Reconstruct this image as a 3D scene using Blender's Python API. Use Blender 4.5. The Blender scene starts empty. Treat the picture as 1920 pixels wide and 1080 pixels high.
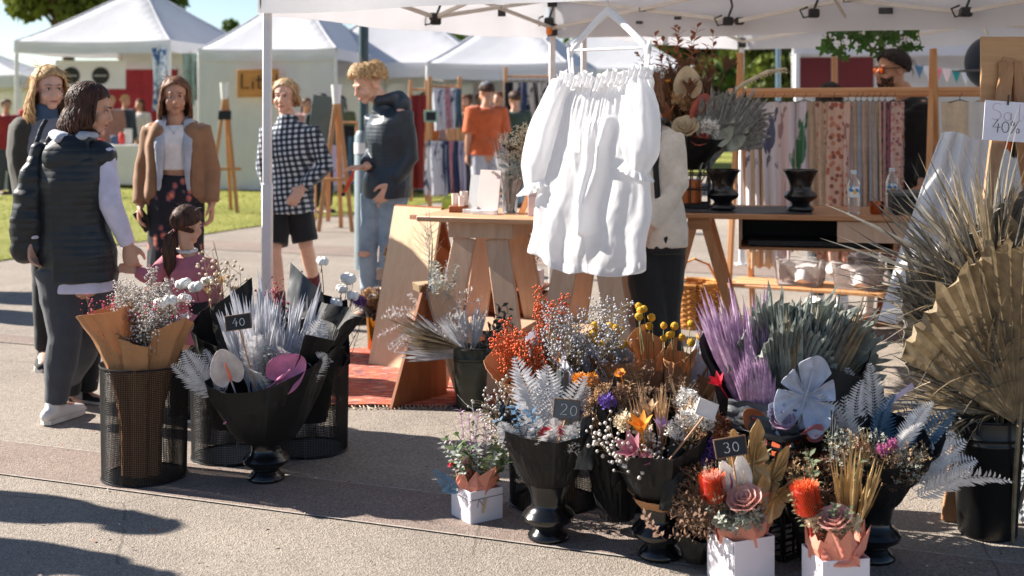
import bpy, math, random
from mathutils import Vector, Matrix, Quaternion, noise as mnoise
R = math.radians
random.seed(7)
scene = bpy.context.scene
COL = scene.collection
# ---------------------------------------------------------------- camera
CAM_H, FPX, HOR = 1.5, 2350.0, 198.0
cam_d = bpy.data.cameras.new('camera')
cam = bpy.data.objects.new('camera', cam_d); COL.objects.link(cam)
cam.location = (0, 0, CAM_H); cam.rotation_euler = (R(90), 0, 0)
cam_d.sensor_width = 36; cam_d.lens = 36 * FPX / 1920
cam_d.shift_y = -(540 - HOR) / 1920
cam_d.clip_start = 0.1; cam_d.clip_end = 2000
cam_d.dof.use_dof = True; cam_d.dof.focus_distance = 4.75; cam_d.dof.aperture_fstop = 2.9
scene.camera = cam
# ---------------------------------------------------------------- sky, sun, exposure
SUN_EL = R(33); SHX, SHY = 0.943, -0.333            # ground direction in which shadows fall
w = bpy.data.worlds.new('World'); scene.world = w; w.use_nodes = True
nt = w.node_tree; nt.nodes.clear()
sky = nt.nodes.new('ShaderNodeTexSky'); sky.sky_type = 'NISHITA'; sky.sun_disc = False
sky.sun_elevation = SUN_EL; sky.sun_rotation = math.atan2(-SHX, -SHY)
sky.air_density = 0.8; sky.dust_density = 0.12; sky.ozone_density = 1.1
bg = nt.nodes.new('ShaderNodeBackground'); bg.inputs['Strength'].default_value = 0.056
wo = nt.nodes.new('ShaderNodeOutputWorld')
nt.links.new(sky.outputs[0], bg.inputs[0]); nt.links.new(bg.outputs[0], wo.inputs[0])
sl = bpy.data.lights.new('sun', 'SUN'); sl.energy = 5.0; sl.angle = R(0.55); sl.color = (1.0, 0.925, 0.83)
so = bpy.data.objects.new('sun', sl); COL.objects.link(so)
so.rotation_euler = Vector((SHX * math.cos(SUN_EL), SHY * math.cos(SUN_EL), -math.sin(SUN_EL))).to_track_quat('-Z', 'Y').to_euler()
so.location = (-8, 6, 8)
vs = scene.view_settings
vs.view_transform = 'Standard'; vs.look = 'None'; vs.exposure = 1.4; vs.gamma = 1.0; vs.use_curve_mapping = False

# ---------------------------------------------------------------- helpers
def P(x, y, d):
    return Vector(((x - 960) / FPX * d, d, CAM_H - (y - HOR) / FPX * d))
def G(x, y, z=0.0):
    d = (CAM_H - z) * FPX / (y - HOR)
    return Vector(((x - 960) / FPX * d, d, z))
def lin(v):
    v /= 255.0
    return v / 12.92 if v <= 0.04045 else ((v + 0.055) / 1.055) ** 2.4
def c(r, g, b):
    return (lin(r), lin(g), lin(b))

class NB:
    """small node-graph helper"""
    def __init__(s, name):
        s.m = bpy.data.materials.new(name); s.m.use_nodes = True
        s.t = s.m.node_tree; s.t.nodes.clear()
        s.out = s.n('ShaderNodeOutputMaterial')
        s.p = s.n('ShaderNodeBsdfPrincipled')
        s.l(s.p.outputs[0], s.out.inputs[0])
        s._tc = None
    def n(s, typ, **kw):
        nd = s.t.nodes.new(typ)
        for k, v in kw.items(): setattr(nd, k, v)
        return nd
    def l(s, a, b): s.t.links.new(a, b)
    def co(s, scale=(1, 1, 1), rot=(0, 0, 0), loc=(0, 0, 0)):
        if s._tc is None: s._tc = s.n('ShaderNodeTexCoord')
        mp = s.n('ShaderNodeMapping')
        mp.inputs['Scale'].default_value = scale; mp.inputs['Rotation'].default_value = rot; mp.inputs['Location'].default_value = loc
        s.l(s._tc.outputs['Object'], mp.inputs[0])
        return mp.outputs[0]
    def noise(s, scale, detail=4, rough=0.55, vec=None, dist=0):
        nd = s.n('ShaderNodeTexNoise'); nd.inputs['Scale'].default_value = scale
        nd.inputs['Detail'].default_value = detail; nd.inputs['Roughness'].default_value = rough; nd.inputs['Distortion'].default_value = dist
        s.l(vec if vec is not None else s.co(), nd.inputs['Vector'])
        return nd.outputs['Fac']
    def vor(s, scale, vec=None, feature='F1', rnd=1.0):
        nd = s.n('ShaderNodeTexVoronoi', feature=feature); nd.inputs['Scale'].default_value = scale
        nd.inputs['Randomness'].default_value = rnd
        s.l(vec if vec is not None else s.co(), nd.inputs['Vector'])
        return nd
    def wave(s, scale, vec=None, dist=2, detail=2, dscale=1.0, axis='X', prof='SIN'):
        nd = s.n('ShaderNodeTexWave', bands_direction=axis, wave_profile=prof)
        nd.inputs['Scale'].default_value = scale; nd.inputs['Distortion'].default_value = dist
        nd.inputs['Detail'].default_value = detail; nd.inputs['Detail Scale'].default_value = dscale
        s.l(vec if vec is not None else s.co(), nd.inputs['Vector'])
        return nd.outputs['Fac']
    def ramp(s, fac, stops, interp='LINEAR'):
        nd = s.n('ShaderNodeValToRGB'); e = nd.color_ramp.elements; nd.color_ramp.interpolation = interp
        while len(e) < len(stops): e.new(0.5)
        for i, (pos, col) in enumerate(stops):
            e[i].position = pos; e[i].color = (*col, 1) if len(col) == 3 else col
        s.l(fac, nd.inputs[0]); return nd.outputs[0]
    def mix(s, fac, a, b, blend='MIX'):
        nd = s.n('ShaderNodeMix', data_type='RGBA', blend_type=blend)
        for sock, v in ((nd.inputs[0], fac), (nd.inputs[6], a), (nd.inputs[7], b)):
            if isinstance(v, (int, float)): sock.default_value = v
            elif isinstance(v, tuple): sock.default_value = (*v, 1) if len(v) == 3 else v
            else: s.l(v, sock)
        return nd.outputs[2]
    def math(s, op, a, b=None, clamp=False):
        nd = s.n('ShaderNodeMath', operation=op, use_clamp=clamp)
        for i, v in enumerate((a, b)):
            if v is None: continue
            if isinstance(v, (int, float)): nd.inputs[i].default_value = v
            else: s.l(v, nd.inputs[i])
        return nd.outputs[0]
    def rnd_value(s, col, amt, hue=0.0):
        oi = s.n('ShaderNodeObjectInfo'); hs = s.n('ShaderNodeHueSaturation')
        mr = s.n('ShaderNodeMapRange'); mr.inputs[3].default_value = 1 - amt; mr.inputs[4].default_value = 1 + amt
        s.l(oi.outputs['Random'], mr.inputs[0]); s.l(mr.outputs[0], hs.inputs['Value'])
        if hue:
            m2 = s.n('ShaderNodeMapRange'); m2.inputs[3].default_value = .5 - hue; m2.inputs[4].default_value = .5 + hue
            mm = s.math('FRACT', s.math('MULTIPLY', oi.outputs['Random'], 7.31)); s.l(mm, m2.inputs[0]); s.l(m2.outputs[0], hs.inputs['Hue'])
        if isinstance(col, tuple): hs.inputs['Color'].default_value = (*col, 1)
        else: s.l(col, hs.inputs['Color'])
        return hs.outputs[0]
    def color(s, col):
        if isinstance(col, tuple): s.p.inputs['Base Color'].default_value = (*col, 1)
        else: s.l(col, s.p.inputs['Base Color'])
        s._col = col
    def bump(s, h, strength=0.3, dist=0.01):
        b = s.n('ShaderNodeBump'); b.inputs['Strength'].default_value = strength; b.inputs['Distance'].default_value = dist
        s.l(h, b.inputs['Height']); s.l(b.outputs[0], s.p.inputs['Normal']); s._bump = b.outputs[0]
    def set(s, **kw):
        for k, v in kw.items(): s.p.inputs[k.replace('_', ' ')].default_value = v
    def translucent(s, fac):
        tr = s.n('ShaderNodeBsdfTranslucent'); mx = s.n('ShaderNodeMixShader'); mx.inputs[0].default_value = fac
        if isinstance(s._col, tuple): tr.inputs[0].default_value = (*s._col, 1)
        else: s.l(s._col, tr.inputs[0])
        s.l(s.p.outputs[0], mx.inputs[1]); s.l(tr.outputs[0], mx.inputs[2]); s.l(mx.outputs[0], s.out.inputs[0])

MATS = {}
def mat(name, col, rough=0.6, var=0.18, vs=9, bump=0.0, bs=60, metal=0, tr=0, sheen=0, rnd=0.0, hue=0.0, spec=0.5, col2=None, coat=0, stretch=(1, 1, 1), bdist=0.01):
    if name in MATS: return MATS[name]
    b = NB(name)
    col2 = col2 or tuple(min(1, x * (1 + var)) for x in col); lo = tuple(x * (1 - var) for x in col)
    f = b.noise(vs, 5, 0.6, b.co(stretch))
    cc = b.ramp(f, [(0.3, lo), (0.7, col2)])
    if rnd or hue: cc = b.rnd_value(cc, rnd, hue)
    b.color(cc)
    b.set(Roughness=rough, Metallic=metal, Specular_IOR_Level=spec)
    if sheen: b.set(Sheen_Weight=sheen)
    if coat: b.set(Coat_Weight=coat, Coat_Roughness=0.1)
    if bump: b.bump(b.noise(bs, 4, 0.6, b.co(stretch)), bump, bdist)
    if tr: b.translucent(tr)
    MATS[name] = b.m
    return b.m

def frame_from(t, side):
    t = t.normalized(); s = side - t * side.dot(t)
    if s.length < 1e-5:
        s = Vector((1, 0, 0)) - t * t.x
        if s.length < 1e-3: s = Vector((0, 1, 0)) - t * t.y
    s.normalize(); return s, t.cross(s)

class MB:
    """collects faces of ONE mesh"""
    def __init__(s): s.v = []; s.f = []; s.mi = []; s.cur = 0
    def add(s, vs_, fs):
        o = len(s.v); s.v.extend([tuple(x) for x in vs_])
        for f in fs: s.f.append(tuple(i + o for i in f)); s.mi.append(s.cur)
        return s
    def xf(s, M, start=0):
        s.v[start:] = [tuple(M @ Vector(x)) for x in s.v[start:]]; return s
    def box(s, cx, cy, cz, sx, sy, sz, M=None, bev=0.003):
        hx, hy, hz = sx / 2, sy / 2, sz / 2; b = min(bev, hx * .4, hy * .4, hz * .4)
        vs_ = []; idx = {}
        for ax in range(3):
            for sg in (-1, 1):
                h = [hx, hy, hz]; o1, o2 = [(1, 2), (0, 2), (0, 1)][ax]
                for a in (-1, 1):
                    for d in (-1, 1):
                        p = [0, 0, 0]; p[ax] = sg * h[ax]; p[o1] = a * (h[o1] - b); p[o2] = d * (h[o2] - b)
                        key = [0, 0, 0]; key[ax] = sg; key[o1] = a; key[o2] = d
                        idx[(ax, tuple(key))] = len(vs_); vs_.append(Vector(p) + Vector((cx, cy, cz)))
        fs = []
        def k(ax, x, y, z): return idx[(ax, (x, y, z))]
        for sg in (-1, 1):
            q = [k(0, sg, -1, -1), k(0, sg, 1, -1), k(0, sg, 1, 1), k(0, sg, -1, 1)]; fs.append(q if sg > 0 else q[::-1])
            q = [k(1, -1, sg, -1), k(1, 1, sg, -1), k(1, 1, sg, 1), k(1, -1, sg, 1)]; fs.append(q[::-1] if sg > 0 else q)
            q = [k(2, -1, -1, sg), k(2, 1, -1, sg), k(2, 1, 1, sg), k(2, -1, 1, sg)]; fs.append(q if sg > 0 else q[::-1])
        for a in (-1, 1):
            for d in (-1, 1):
                q = [k(0, a, d, -1), k(1, a, d, -1), k(1, a, d, 1), k(0, a, d, 1)]; fs.append(q if a * d > 0 else q[::-1])
                q = [k(0, a, -1, d), k(0, a, 1, d), k(2, a, 1, d), k(2, a, -1, d)]; fs.append(q if a * d > 0 else q[::-1])
                q = [k(1, -1, a, d), k(2, -1, a, d), k(2, 1, a, d), k(1, 1, a, d)]; fs.append(q if a * d > 0 else q[::-1])
                for e in (-1, 1):
                    q = [k(0, a, d, e), k(1, a, d, e), k(2, a, d, e)]; fs.append(q if a * d * e > 0 else q[::-1])
        if M is not None: vs_ = [M @ p for p in vs_]
        return s.add(vs_, fs)
    def beam(s, a, b, w_, h_, side=Vector((0, 0, 1)), bev=0.003):
        """rectangular bar from a to b; h_ measured along side"""
        a, b = Vector(a), Vector(b); t = (b - a); L = t.length; sd, ot = frame_from(t, Vector(side)); t.normalize()
        M = Matrix((( *[ot[0], sd[0], t[0]], (a[0] + b[0]) / 2), (ot[1], sd[1], t[1], (a[1] + b[1]) / 2), (ot[2], sd[2], t[2], (a[2] + b[2]) / 2), (0, 0, 0, 1)))
        return s.box(0, 0, 0, w_, h_, L, M, bev)
    def tube(s, pts, r, n=6, cap=True, side=Vector((1, 0, 0)), rounded=False):
        pts = [Vector(p) for p in pts]; m = len(pts)
        rr = [r] * m if isinstance(r, (int, float)) else list(r)
        rr = [(q, q) if isinstance(q, (int, float)) else q for q in rr]
        if rounded:
            t0 = (pts[0] - pts[1]).normalized(); t1 = (pts[-1] - pts[-2]).normalized()
            k0 = (rr[0][0] + rr[0][1]) / 2; k1 = (rr[-1][0] + rr[-1][1]) / 2
            pre = [(pts[0] + t0 * k0 * a, (rr[0][0] * b, rr[0][1] * b)) for a, b in ((.98, .2), (.8, .6), (.45, .89))]
            post = [(pts[-1] + t1 * k1 * a, (rr[-1][0] * b, rr[-1][1] * b)) for a, b in ((.45, .89), (.8, .6), (.98, .2))]
            pts = [p for p, _ in pre] + pts + [p for p, _ in post]; rr = [q for _, q in pre] + rr + [q for _, q in post]; m = len(pts)
        vs_ = []; sd = Vector(side)
        for i in range(m):
            t = pts[min(i + 1, m - 1)] - pts[max(i - 1, 0)]
            if t.length < 1e-9: t = Vector((0, 0, 1))
            a, b = frame_from(t, sd)
            for k in range(n):
                an = 2 * math.pi * k / n
                vs_.append(pts[i] + a * (math.cos(an) * rr[i][0]) + b * (math.sin(an) * rr[i][1]))
        fs = [(i * n + k, i * n + (k + 1) % n, (i + 1) * n + (k + 1) % n, (i + 1) * n + k) for i in range(m - 1) for k in range(n)]
        if cap: fs.append(tuple(range(n))[::-1]); fs.append(tuple((m - 1) * n + k for k in range(n)))
        return s.add(vs_, fs)
    def lathe(s, prof, n=32, M=None, closed=False):
        vs_ = []; m = len(prof)
        for r_, z in prof:
            for k in range(n):
                a = 2 * math.pi * k / n; vs_.append(Vector((r_ * math.cos(a), r_ * math.sin(a), z)))
        fs = [(i * n + k, i * n + (k + 1) % n, (i + 1) * n + (k + 1) % n, (i + 1) * n + k) for i in range(m - 1) for k in range(n)]
        if not closed: fs.append(tuple(range(n))[::-1]); fs.append(tuple((m - 1) * n + k for k in range(n)))
        if M is not None: vs_ = [M @ p for p in vs_]
        return s.add(vs_, fs)
    def ell(s, cc, rad, nu=16, nv=10, M=None):
        if isinstance(rad, (int, float)): rad = (rad, rad, rad)
        vs_ = [Vector((0, 0, rad[2]))]; cc = Vector(cc)
        for i in range(1, nv):
            th = math.pi * i / nv
            for k in range(nu):
                a = 2 * math.pi * k / nu
                vs_.append(Vector((rad[0] * math.sin(th) * math.cos(a), rad[1] * math.sin(th) * math.sin(a), rad[2] * math.cos(th))))
        vs_.append(Vector((0, 0, -rad[2]))); last = len(vs_) - 1
        fs = [(0, 1 + k, 1 + (k + 1) % nu) for k in range(nu)]
        for i in range(nv - 2):
            for k in range(nu):
                a, b = 1 + i * nu + k, 1 + i * nu + (k + 1) % nu
                fs.append((a, a + nu, b + nu, b))
        o = 1 + (nv - 2) * nu
        fs += [(o + k, last, o + (k + 1) % nu) for k in range(nu)]
        vs_ = [(M @ (p + cc)) if M is not None else p + cc for p in vs_]
        return s.add(vs_, fs)
    def octa(s, cc, r_):
        """cheap faceted ball (20 triangles)"""
        t = 1.618; k = r_ / 1.902
        V = [(-1, t, 0), (1, t, 0), (-1, -t, 0), (1, -t, 0), (0, -1, t), (0, 1, t), (0, -1, -t), (0, 1, -t), (t, 0, -1), (t, 0, 1), (-t, 0, -1), (-t, 0, 1)]
        F = [(0, 11, 5), (0, 5, 1), (0, 1, 7), (0, 7, 10), (0, 10, 11), (1, 5, 9), (5, 11, 4), (11, 10, 2), (10, 7, 6), (7, 1, 8), (3, 9, 4), (3, 4, 2), (3, 2, 6), (3, 6, 8), (3, 8, 9), (4, 9, 5), (2, 4, 11), (6, 2, 10), (8, 6, 7), (9, 8, 1)]
        return s.add([(cc[0] + x * k, cc[1] + y * k, cc[2] + z * k) for x, y, z in V], F)
    def sheet(s, fn, nu, nv, thick=0.0, wrap=False):
        """fn(u,v) -> point, u,v in 0..1; optional thickness by offsetting along the normal"""
        pts = [[Vector(fn(i / nu, j / nv)) for j in range(nv + 1)] for i in range(nu + 1)]
        n2 = nv + 1
        flat = [p for row in pts for p in row]
        fs = [(i * n2 + j, (i + 1) * n2 + j, (i + 1) * n2 + j + 1, i * n2 + j + 1) for i in range(nu) for j in range(nv)]
        if thick:
            off = []
            for i in range(nu + 1):
                for j in range(nv + 1):
                    du = pts[min(i + 1, nu)][j] - pts[max(i - 1, 0)][j]; dv = pts[i][min(j + 1, nv)] - pts[i][max(j - 1, 0)]
                    n_ = du.cross(dv)
                    if n_.length > 1e-12: n_.normalize()
                    off.append(pts[i][j] - n_ * thick)
            N = len(flat); flat += off
            fs2 = [tuple(N + q for q in f[::-1]) for f in fs]
            rim = []
            for i in range(nu):
                rim.append((i * n2, N + i * n2, N + (i + 1) * n2, (i + 1) * n2)); a, b = i * n2 + nv, (i + 1) * n2 + nv; rim.append((a, b, N + b, N + a))
            for j in range(nv):
                rim.append((j, j + 1, N + j + 1, N + j)); a, b = nu * n2 + j, nu * n2 + j + 1; rim.append((a, N + a, N + b, b))
            fs = fs + fs2 + rim
        return s.add(flat, fs)
    def prism(s, poly, t, M=None):
        """2-D outline (x,y) extruded t in z"""
        n = len(poly); vs_ = [Vector((x, y, t / 2)) for x, y in poly] + [Vector((x, y, -t / 2)) for x, y in poly]
        fs = [tuple(range(n)), tuple(range(2 * n - 1, n - 1, -1))] + [(i, i + n, (i + 1) % n + n, (i + 1) % n) for i in range(n)]
        if M is not None: vs_ = [M @ p for p in vs_]
        return s.add(vs_, fs)
    def quadslab(s, a, b, cc, d, t, bev=0):
        a, b, cc, d = map(Vector, (a, b, cc, d)); n_ = (b - a).cross(d - a).normalized() * t
        return s.add([a, b, cc, d, a - n_, b - n_, cc - n_, d - n_], [(0, 1, 2, 3), (7, 6, 5, 4), (0, 4, 5, 1), (1, 5, 6, 2), (2, 6, 7, 3), (3, 7, 4, 0)])
    def mesh(s, name, smooth=True, ang=38):
        me = bpy.data.meshes.new(name); me.from_pydata(s.v, [], s.f)
        if smooth:
            me.polygons.foreach_set('use_smooth', [True] * len(me.polygons))
            try: me.set_sharp_from_angle(angle=R(ang))
            except Exception: pass
        if any(s.mi): me.polygons.foreach_set('material_index', s.mi)
        me.update(); return me
    def build(s, name, m, parent=None, smooth=True, ang=38):
        me = s.mesh(name, smooth, ang)
        for mm in (m if isinstance(m, (list, tuple)) else [m]): me.materials.append(mm)
        o = bpy.data.objects.new(name, me); COL.objects.link(o)
        if parent: o.parent = parent
        return o

def tag(o, label=None, cat=None, group=None, kind=None):
    if label: o['label'] = label
    if cat: o['category'] = cat
    if group: o['group'] = group
    if kind: o['kind'] = kind
    return o
def thing(name, label, cat, loc=(0, 0, 0), rz=0, group=None):
    o = bpy.data.objects.new(name, None); COL.objects.link(o)
    o.location = loc; o.rotation_euler = (0, 0, rz); o.empty_display_size = 0.05
    return tag(o, label, cat, group)
def inst(name, me, parent, loc=(0, 0, 0), d=(0, 0, 1), roll=0.0, sc=1.0):
    """an object that shares mesh me, its +Z laid along d"""
    o = bpy.data.objects.new(name, me); COL.objects.link(o); o.parent = parent
    z = Vector(d).normalized(); yv = Vector((0, 1, 0)) - z * z.y          # broad side (local -Y) turned to the front
    if yv.length < .15: yv = Vector((0, 0, 1)) - z * z.z
    yv.normalize(); xv = yv.cross(z); q = Matrix(((xv.x, yv.x, z.x), (xv.y, yv.y, z.y), (xv.z, yv.z, z.z))).to_quaternion() @ Quaternion((0, 0, 1), roll)
    o.rotation_mode = 'QUATERNION'; o.rotation_quaternion = q; o.location = loc
    o.scale = (sc, sc, sc) if isinstance(sc, (int, float)) else sc
    return o
def withmat(me, *ms):
    for m in ms: me.materials.append(m)
    return me
def copy_tree(o, parent=None):
    q = o.copy(); COL.objects.link(q); q.parent = parent
    for ch in list(o.children): copy_tree(ch, q)
    return q
def rotm(axis, deg): return Matrix.Rotation(R(deg), 4, axis)
def T(x, y=None, z=None):
    return Matrix.Translation(Vector((x, y, z)) if y is not None else Vector(x))
def strokes(lines, sc, wd, M, name, m, parent, flat=0.001):
    """handwriting: polylines in a unit box drawn as thin raised strokes"""
    mb = MB()
    for ln in lines:
        pts = [M @ Vector((x * sc, y * sc, 0)) for x, y in ln]
        mb.tube(pts, wd, 5)
    return mb.build(name, m, parent)
def arc(cx, cy, rx, ry, a0, a1, n=10):
    return [(cx + rx * math.cos(R(a0 + (a1 - a0) * i / n)), cy + ry * math.sin(R(a0 + (a1 - a0) * i / n))) for i in range(n + 1)]
GLYPH = {
 '4': [[(.45, 1), (.05, .4), (.65, .42)], [(.5, .7), (.45, 0)]],
 '0': [arc(.33, .45, .27, .42, 90, 450, 16)],
 '2': [arc(.3, .72, .26, .25, 170, -40, 10) + [(.05, .03), (.6, .06)]],
 '3': [arc(.28, .74, .25, .22, 150, -80, 9) + arc(.28, .27, .28, .26, 85, -150, 10)],
 '%': [arc(.15, .75, .13, .17, 0, 360, 10), [(.62, 1), (.1, 0)], arc(.58, .22, .13, .18, 0, 360, 10)],
 'o': [arc(.28, .25, .2, .24, 0, 360, 12)], 'f': [arc(.42, .8, .2, .2, 60, 180, 6) + [(.22, 0)], [(.05, .5), (.42, .52)]],
 'S': [arc(.35, .75, .25, .22, 40, 250, 9) + arc(.32, .28, .28, .26, 80, -140, 9)],
 'a': [arc(.26, .25, .2, .24, 0, 360, 12), [(.48, .5), (.48, .08), (.6, .02)]], 'l': [[(.2, 1), (.2, .1), (.35, .02)]],
 'e': [[(.1, .26), (.46, .3)] + arc(.28, .26, .2, .24, 10, 310, 10)],
 'L': [[(.1, 1), (.08, .05), (.55, .08)]], 'i': [[(.2, .5), (.2, 0)], [(.2, .68), (.2, .72)]], 't': [[(.25, .9), (.25, .05), (.4, .02)], [(.05, .6), (.48, .62)]],
}
def write(text, sc, wd, M, m, parent, adv=0.78, name='lettering'):
    lines = []; x = 0
    for ch in text:
        if ch in GLYPH:
            lines += [[(px + x, py) for px, py in ln] for ln in GLYPH[ch]]
        x += adv if ch not in 'il ' else adv * .55
    return strokes(lines, sc, wd, M, name, m, parent)
# ================================================================ SETTING
U2 = Vector((0.8355, -0.5495, 0)); V2 = Vector((0.5495, 0.8355, 0)); O2 = Vector((-1.363, 6.815, 0))
def UV(u, v, z=0.0): return O2 + U2 * u + V2 * v + Vector((0, 0, z))

def aggregate(name, base, dark, light, red=None):
    b = NB(name)
    v = b.vor(150); v2 = b.vor(310)
    peb = b.ramp(v.outputs['Color'], [(0.0, dark), (0.45, base), (1.0, light)])
    peb2 = b.ramp(v2.outputs['Color'], [(0.0, dark), (0.5, base), (1.0, light)])
    cc = b.mix(0.45, peb, peb2)
    big = b.noise(1.3, 6, 0.62)
    cc = b.mix(1.0, cc, b.ramp(big, [(0.3, (.80, .79, .79)), (0.7, (1.1, 1.09, 1.06))]), 'MULTIPLY')
    st = b.noise(5.5, 5, 0.7)
    cc = b.mix(b.ramp(st, [(0.62, (0, 0, 0)), (0.76, (.35, .35, .35))]), cc, dark)
    if red: cc = b.mix(b.ramp(b.vor(95).outputs['Color'], [(0.45, (0, 0, 0)), (0.8, (.5, .5, .5))]), cc, red)
    ed = b.n('ShaderNodeTexVoronoi', feature='DISTANCE_TO_EDGE'); ed.inputs['Scale'].default_value = 0.55
    wv = b.n('ShaderNodeMix', data_type='VECTOR'); wv.inputs[0].default_value = .06; b.l(b.co(), wv.inputs[4]); nn = b.n('ShaderNodeTexNoise'); nn.inputs['Scale'].default_value = 3; nn.inputs['Detail'].default_value = 6; b.l(b.co(), nn.inputs['Vector']); b.l(nn.outputs['Color'], wv.inputs[5]); b.l(wv.outputs[1], ed.inputs['Vector'])
    crk = b.math('MULTIPLY', b.math('LESS_THAN', ed.outputs['Distance'], .0022), b.math('GREATER_THAN', b.noise(.8, 2), .5)); cc = b.mix(b.math('MULTIPLY', crk, .55), cc, dark)
    spots = b.vor(9); cc = b.mix(b.math('MULTIPLY', b.math('LESS_THAN', spots.outputs['Distance'], .09), .35), cc, dark)
    b.color(cc); b.set(Roughness=0.88, Specular_IOR_Level=0.3)
    h = b.math('ADD', b.math('MULTIPLY', v.outputs['Distance'], 0.6), b.math('MULTIPLY', v2.outputs['Distance'], 0.3))
    b.bump(b.math('ADD', h, b.math('MULTIPLY', b.noise(45, 4), 0.5)), 0.75, 0.006)
    return b.m
M_PATH = aggregate('pale aggregate', c(146, 136, 126), c(90, 83, 78), c(186, 177, 166))
M_BAND = aggregate('red aggregate', c(141, 127, 118), c(87, 78, 74), c(178, 165, 156), c(128, 104, 95))
def lawn_mat():
    b = NB('lawn'); f = b.noise(0.9, 6, .65); g = b.noise(60, 3, .7)
    cc = b.mix(g, b.ramp(f, [(.3, c(116, 124, 50)), (.7, c(154, 156, 76))]), b.ramp(f, [(.3, c(136, 142, 62)), (.7, c(186, 180, 104))]))
    b.color(cc); b.set(Roughness=.8, Specular_IOR_Level=.2); b.bump(b.noise(160, 3, .8), .9, .03); return b.m
M_LAWN = lawn_mat()
mb = MB(); mb.add([(-400, -60, 0), (400, -60, 0), (400, 700, 0), (-400, 700, 0)], [(0, 1, 2, 3)])
tag(mb.build('path', M_PATH), 'pale exposed aggregate concrete path in sun', kind='structure')
# lawn sheet left of the line that the photo shows (path edge), plus a far lawn behind the stalls
LE0, LED = Vector((-4.93, 12.07, 0)), Vector((0.46, 0.888, 0))
le = lambda t, off=0.0: LE0 + LED * t + Vector((-LED.y, LED.x, 0)) * off
def lawn_edge(i): return le(i, 0.04 * math.sin(i * 1.7) + 0.03 * math.sin(i * 4.1))
mb = MB(); pts = [lawn_edge(-14 + i * .8) for i in range(38)]
far = [Vector((120, 60, 0)), Vector((300, 500, 0)), Vector((-300, 500, 0)), Vector((-300, -2, 0))]
mb.add([(p.x, p.y, .012) for p in pts + far], [tuple(range(len(pts) + 4))])
tag(mb.build('lawn', M_LAWN), 'sunlit mown lawn between the path and the far marquees', kind='structure')
mb = MB()
for i in range(15000):
    t = random.uniform(-9, 14); o = random.random() ** 1.6 * 7 - .05; p = le(t, o); a = random.uniform(0, 6.28); h = random.uniform(.02, .055); w_ = .006 + .002 * o
    dx, dy = math.cos(a) * w_, math.sin(a) * w_; lx, ly = random.uniform(-.02, .02), random.uniform(-.02, .02)
    mb.add([(p.x - dx, p.y - dy, .01), (p.x + dx, p.y + dy, .01), (p.x + lx, p.y + ly, h)], [(0, 1, 2)])
tag(mb.build('grass', mat('grass blades', c(160, 164, 82), .7, .3, 3, tr=.3), smooth=False), 'short grass blades on the lawn', 'grass', kind='stuff')
# paving bands with pale joints
BD = Vector((0.9345, -0.356, 0)); BN = Vector((0.356, 0.9345, 0))
def band(start, width, L, nm='paving_band'):
    a = start - BD * 14; b = start + BD * L; n_ = BN * width
    m = MB(); m.add([(q.x, q.y, .004) for q in (a, b, b + n_, a + n_)], [(0, 1, 2, 3)])
    o = tag(m.build(nm, M_BAND), 'reddish aggregate band crossing the path', kind='structure')
    for k in (0, 1):
        q0 = a + n_ * k; q1 = b + n_ * k; m = MB(); e = BN * .005
        m.add([(q.x, q.y, .0052) for q in (q0 - e, q1 - e, q1 + e, q0 + e)], [(0, 1, 2, 3)])
        m.build('joint_line', mat('pale joint', c(164, 155, 146), .85, .3, 30), o)
band(G(0, 890), .40, 14)
band(G(560, 476), .75, 16)
band(G(0, 642), .22, 14)
# ---------------------------------------------------------------- materials shared by the stalls
M_CANVAS = mat('white canopy fabric', c(232, 232, 235), .75, .04, 2.2, bump=.12, bs=14, tr=.48)
M_CANVAS_B = mat('white marquee fabric', c(228, 228, 232), .7, .05, 1.2, bump=.25, bs=3, tr=.3, bdist=.03)
M_WALL = mat('marquee wall fabric', c(228, 228, 230), .8, .05, 1.5, bump=.25, bs=4, tr=.3, bdist=.04)
M_ALU = mat('cream aluminium', c(205, 198, 188), .38, .06, 12, metal=.35)
M_LEGW = mat('white powder coat', c(222, 220, 220), .42, .05, 12)
M_BLK = mat('black plastic', c(22, 22, 24), .35, .2, 20)
M_BLKMATT = mat('black matt', c(26, 27, 29), .7, .2, 20)
def wood(name, a, b_, scale=1.0, rough=.55, axis=(1, 14, 14)):
    if name in MATS: return MATS[name]
    n = NB(name); f = n.noise(3.2 * scale, 6, .62, n.co(axis), .6); g = n.noise(22 * scale, 4, .6, n.co(axis))
    cc = n.mix(n.math('MULTIPLY', g, .4), n.ramp(f, [(.28, a), (.72, b_)]), a)
    n.color(n.rnd_value(cc, .08)); n.set(Roughness=rough, Specular_IOR_Level=.35); n.bump(g, .12, .003); MATS[name] = n.m; return n.m
M_WOOD = wood('oiled timber x', c(150, 104, 70), c(186, 138, 98))
M_WOODZ = wood('oiled timber z', c(158, 110, 74), c(192, 144, 104), axis=(14, 14, 1))
M_PLY = wood('pale plywood', c(212, 182, 144), c(232, 206, 172), axis=(10, 10, 1))
M_PLYP = wood('pinkish plywood', c(182, 150, 126), c(208, 178, 152), axis=(10, 10, 1))
M_PLYD = wood('brown board', c(120, 66, 36), c(158, 92, 52), axis=(8, 8, 1))
M_RACK = wood('pine rack', c(186, 132, 88), c(214, 162, 114), axis=(12, 12, 1))

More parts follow.
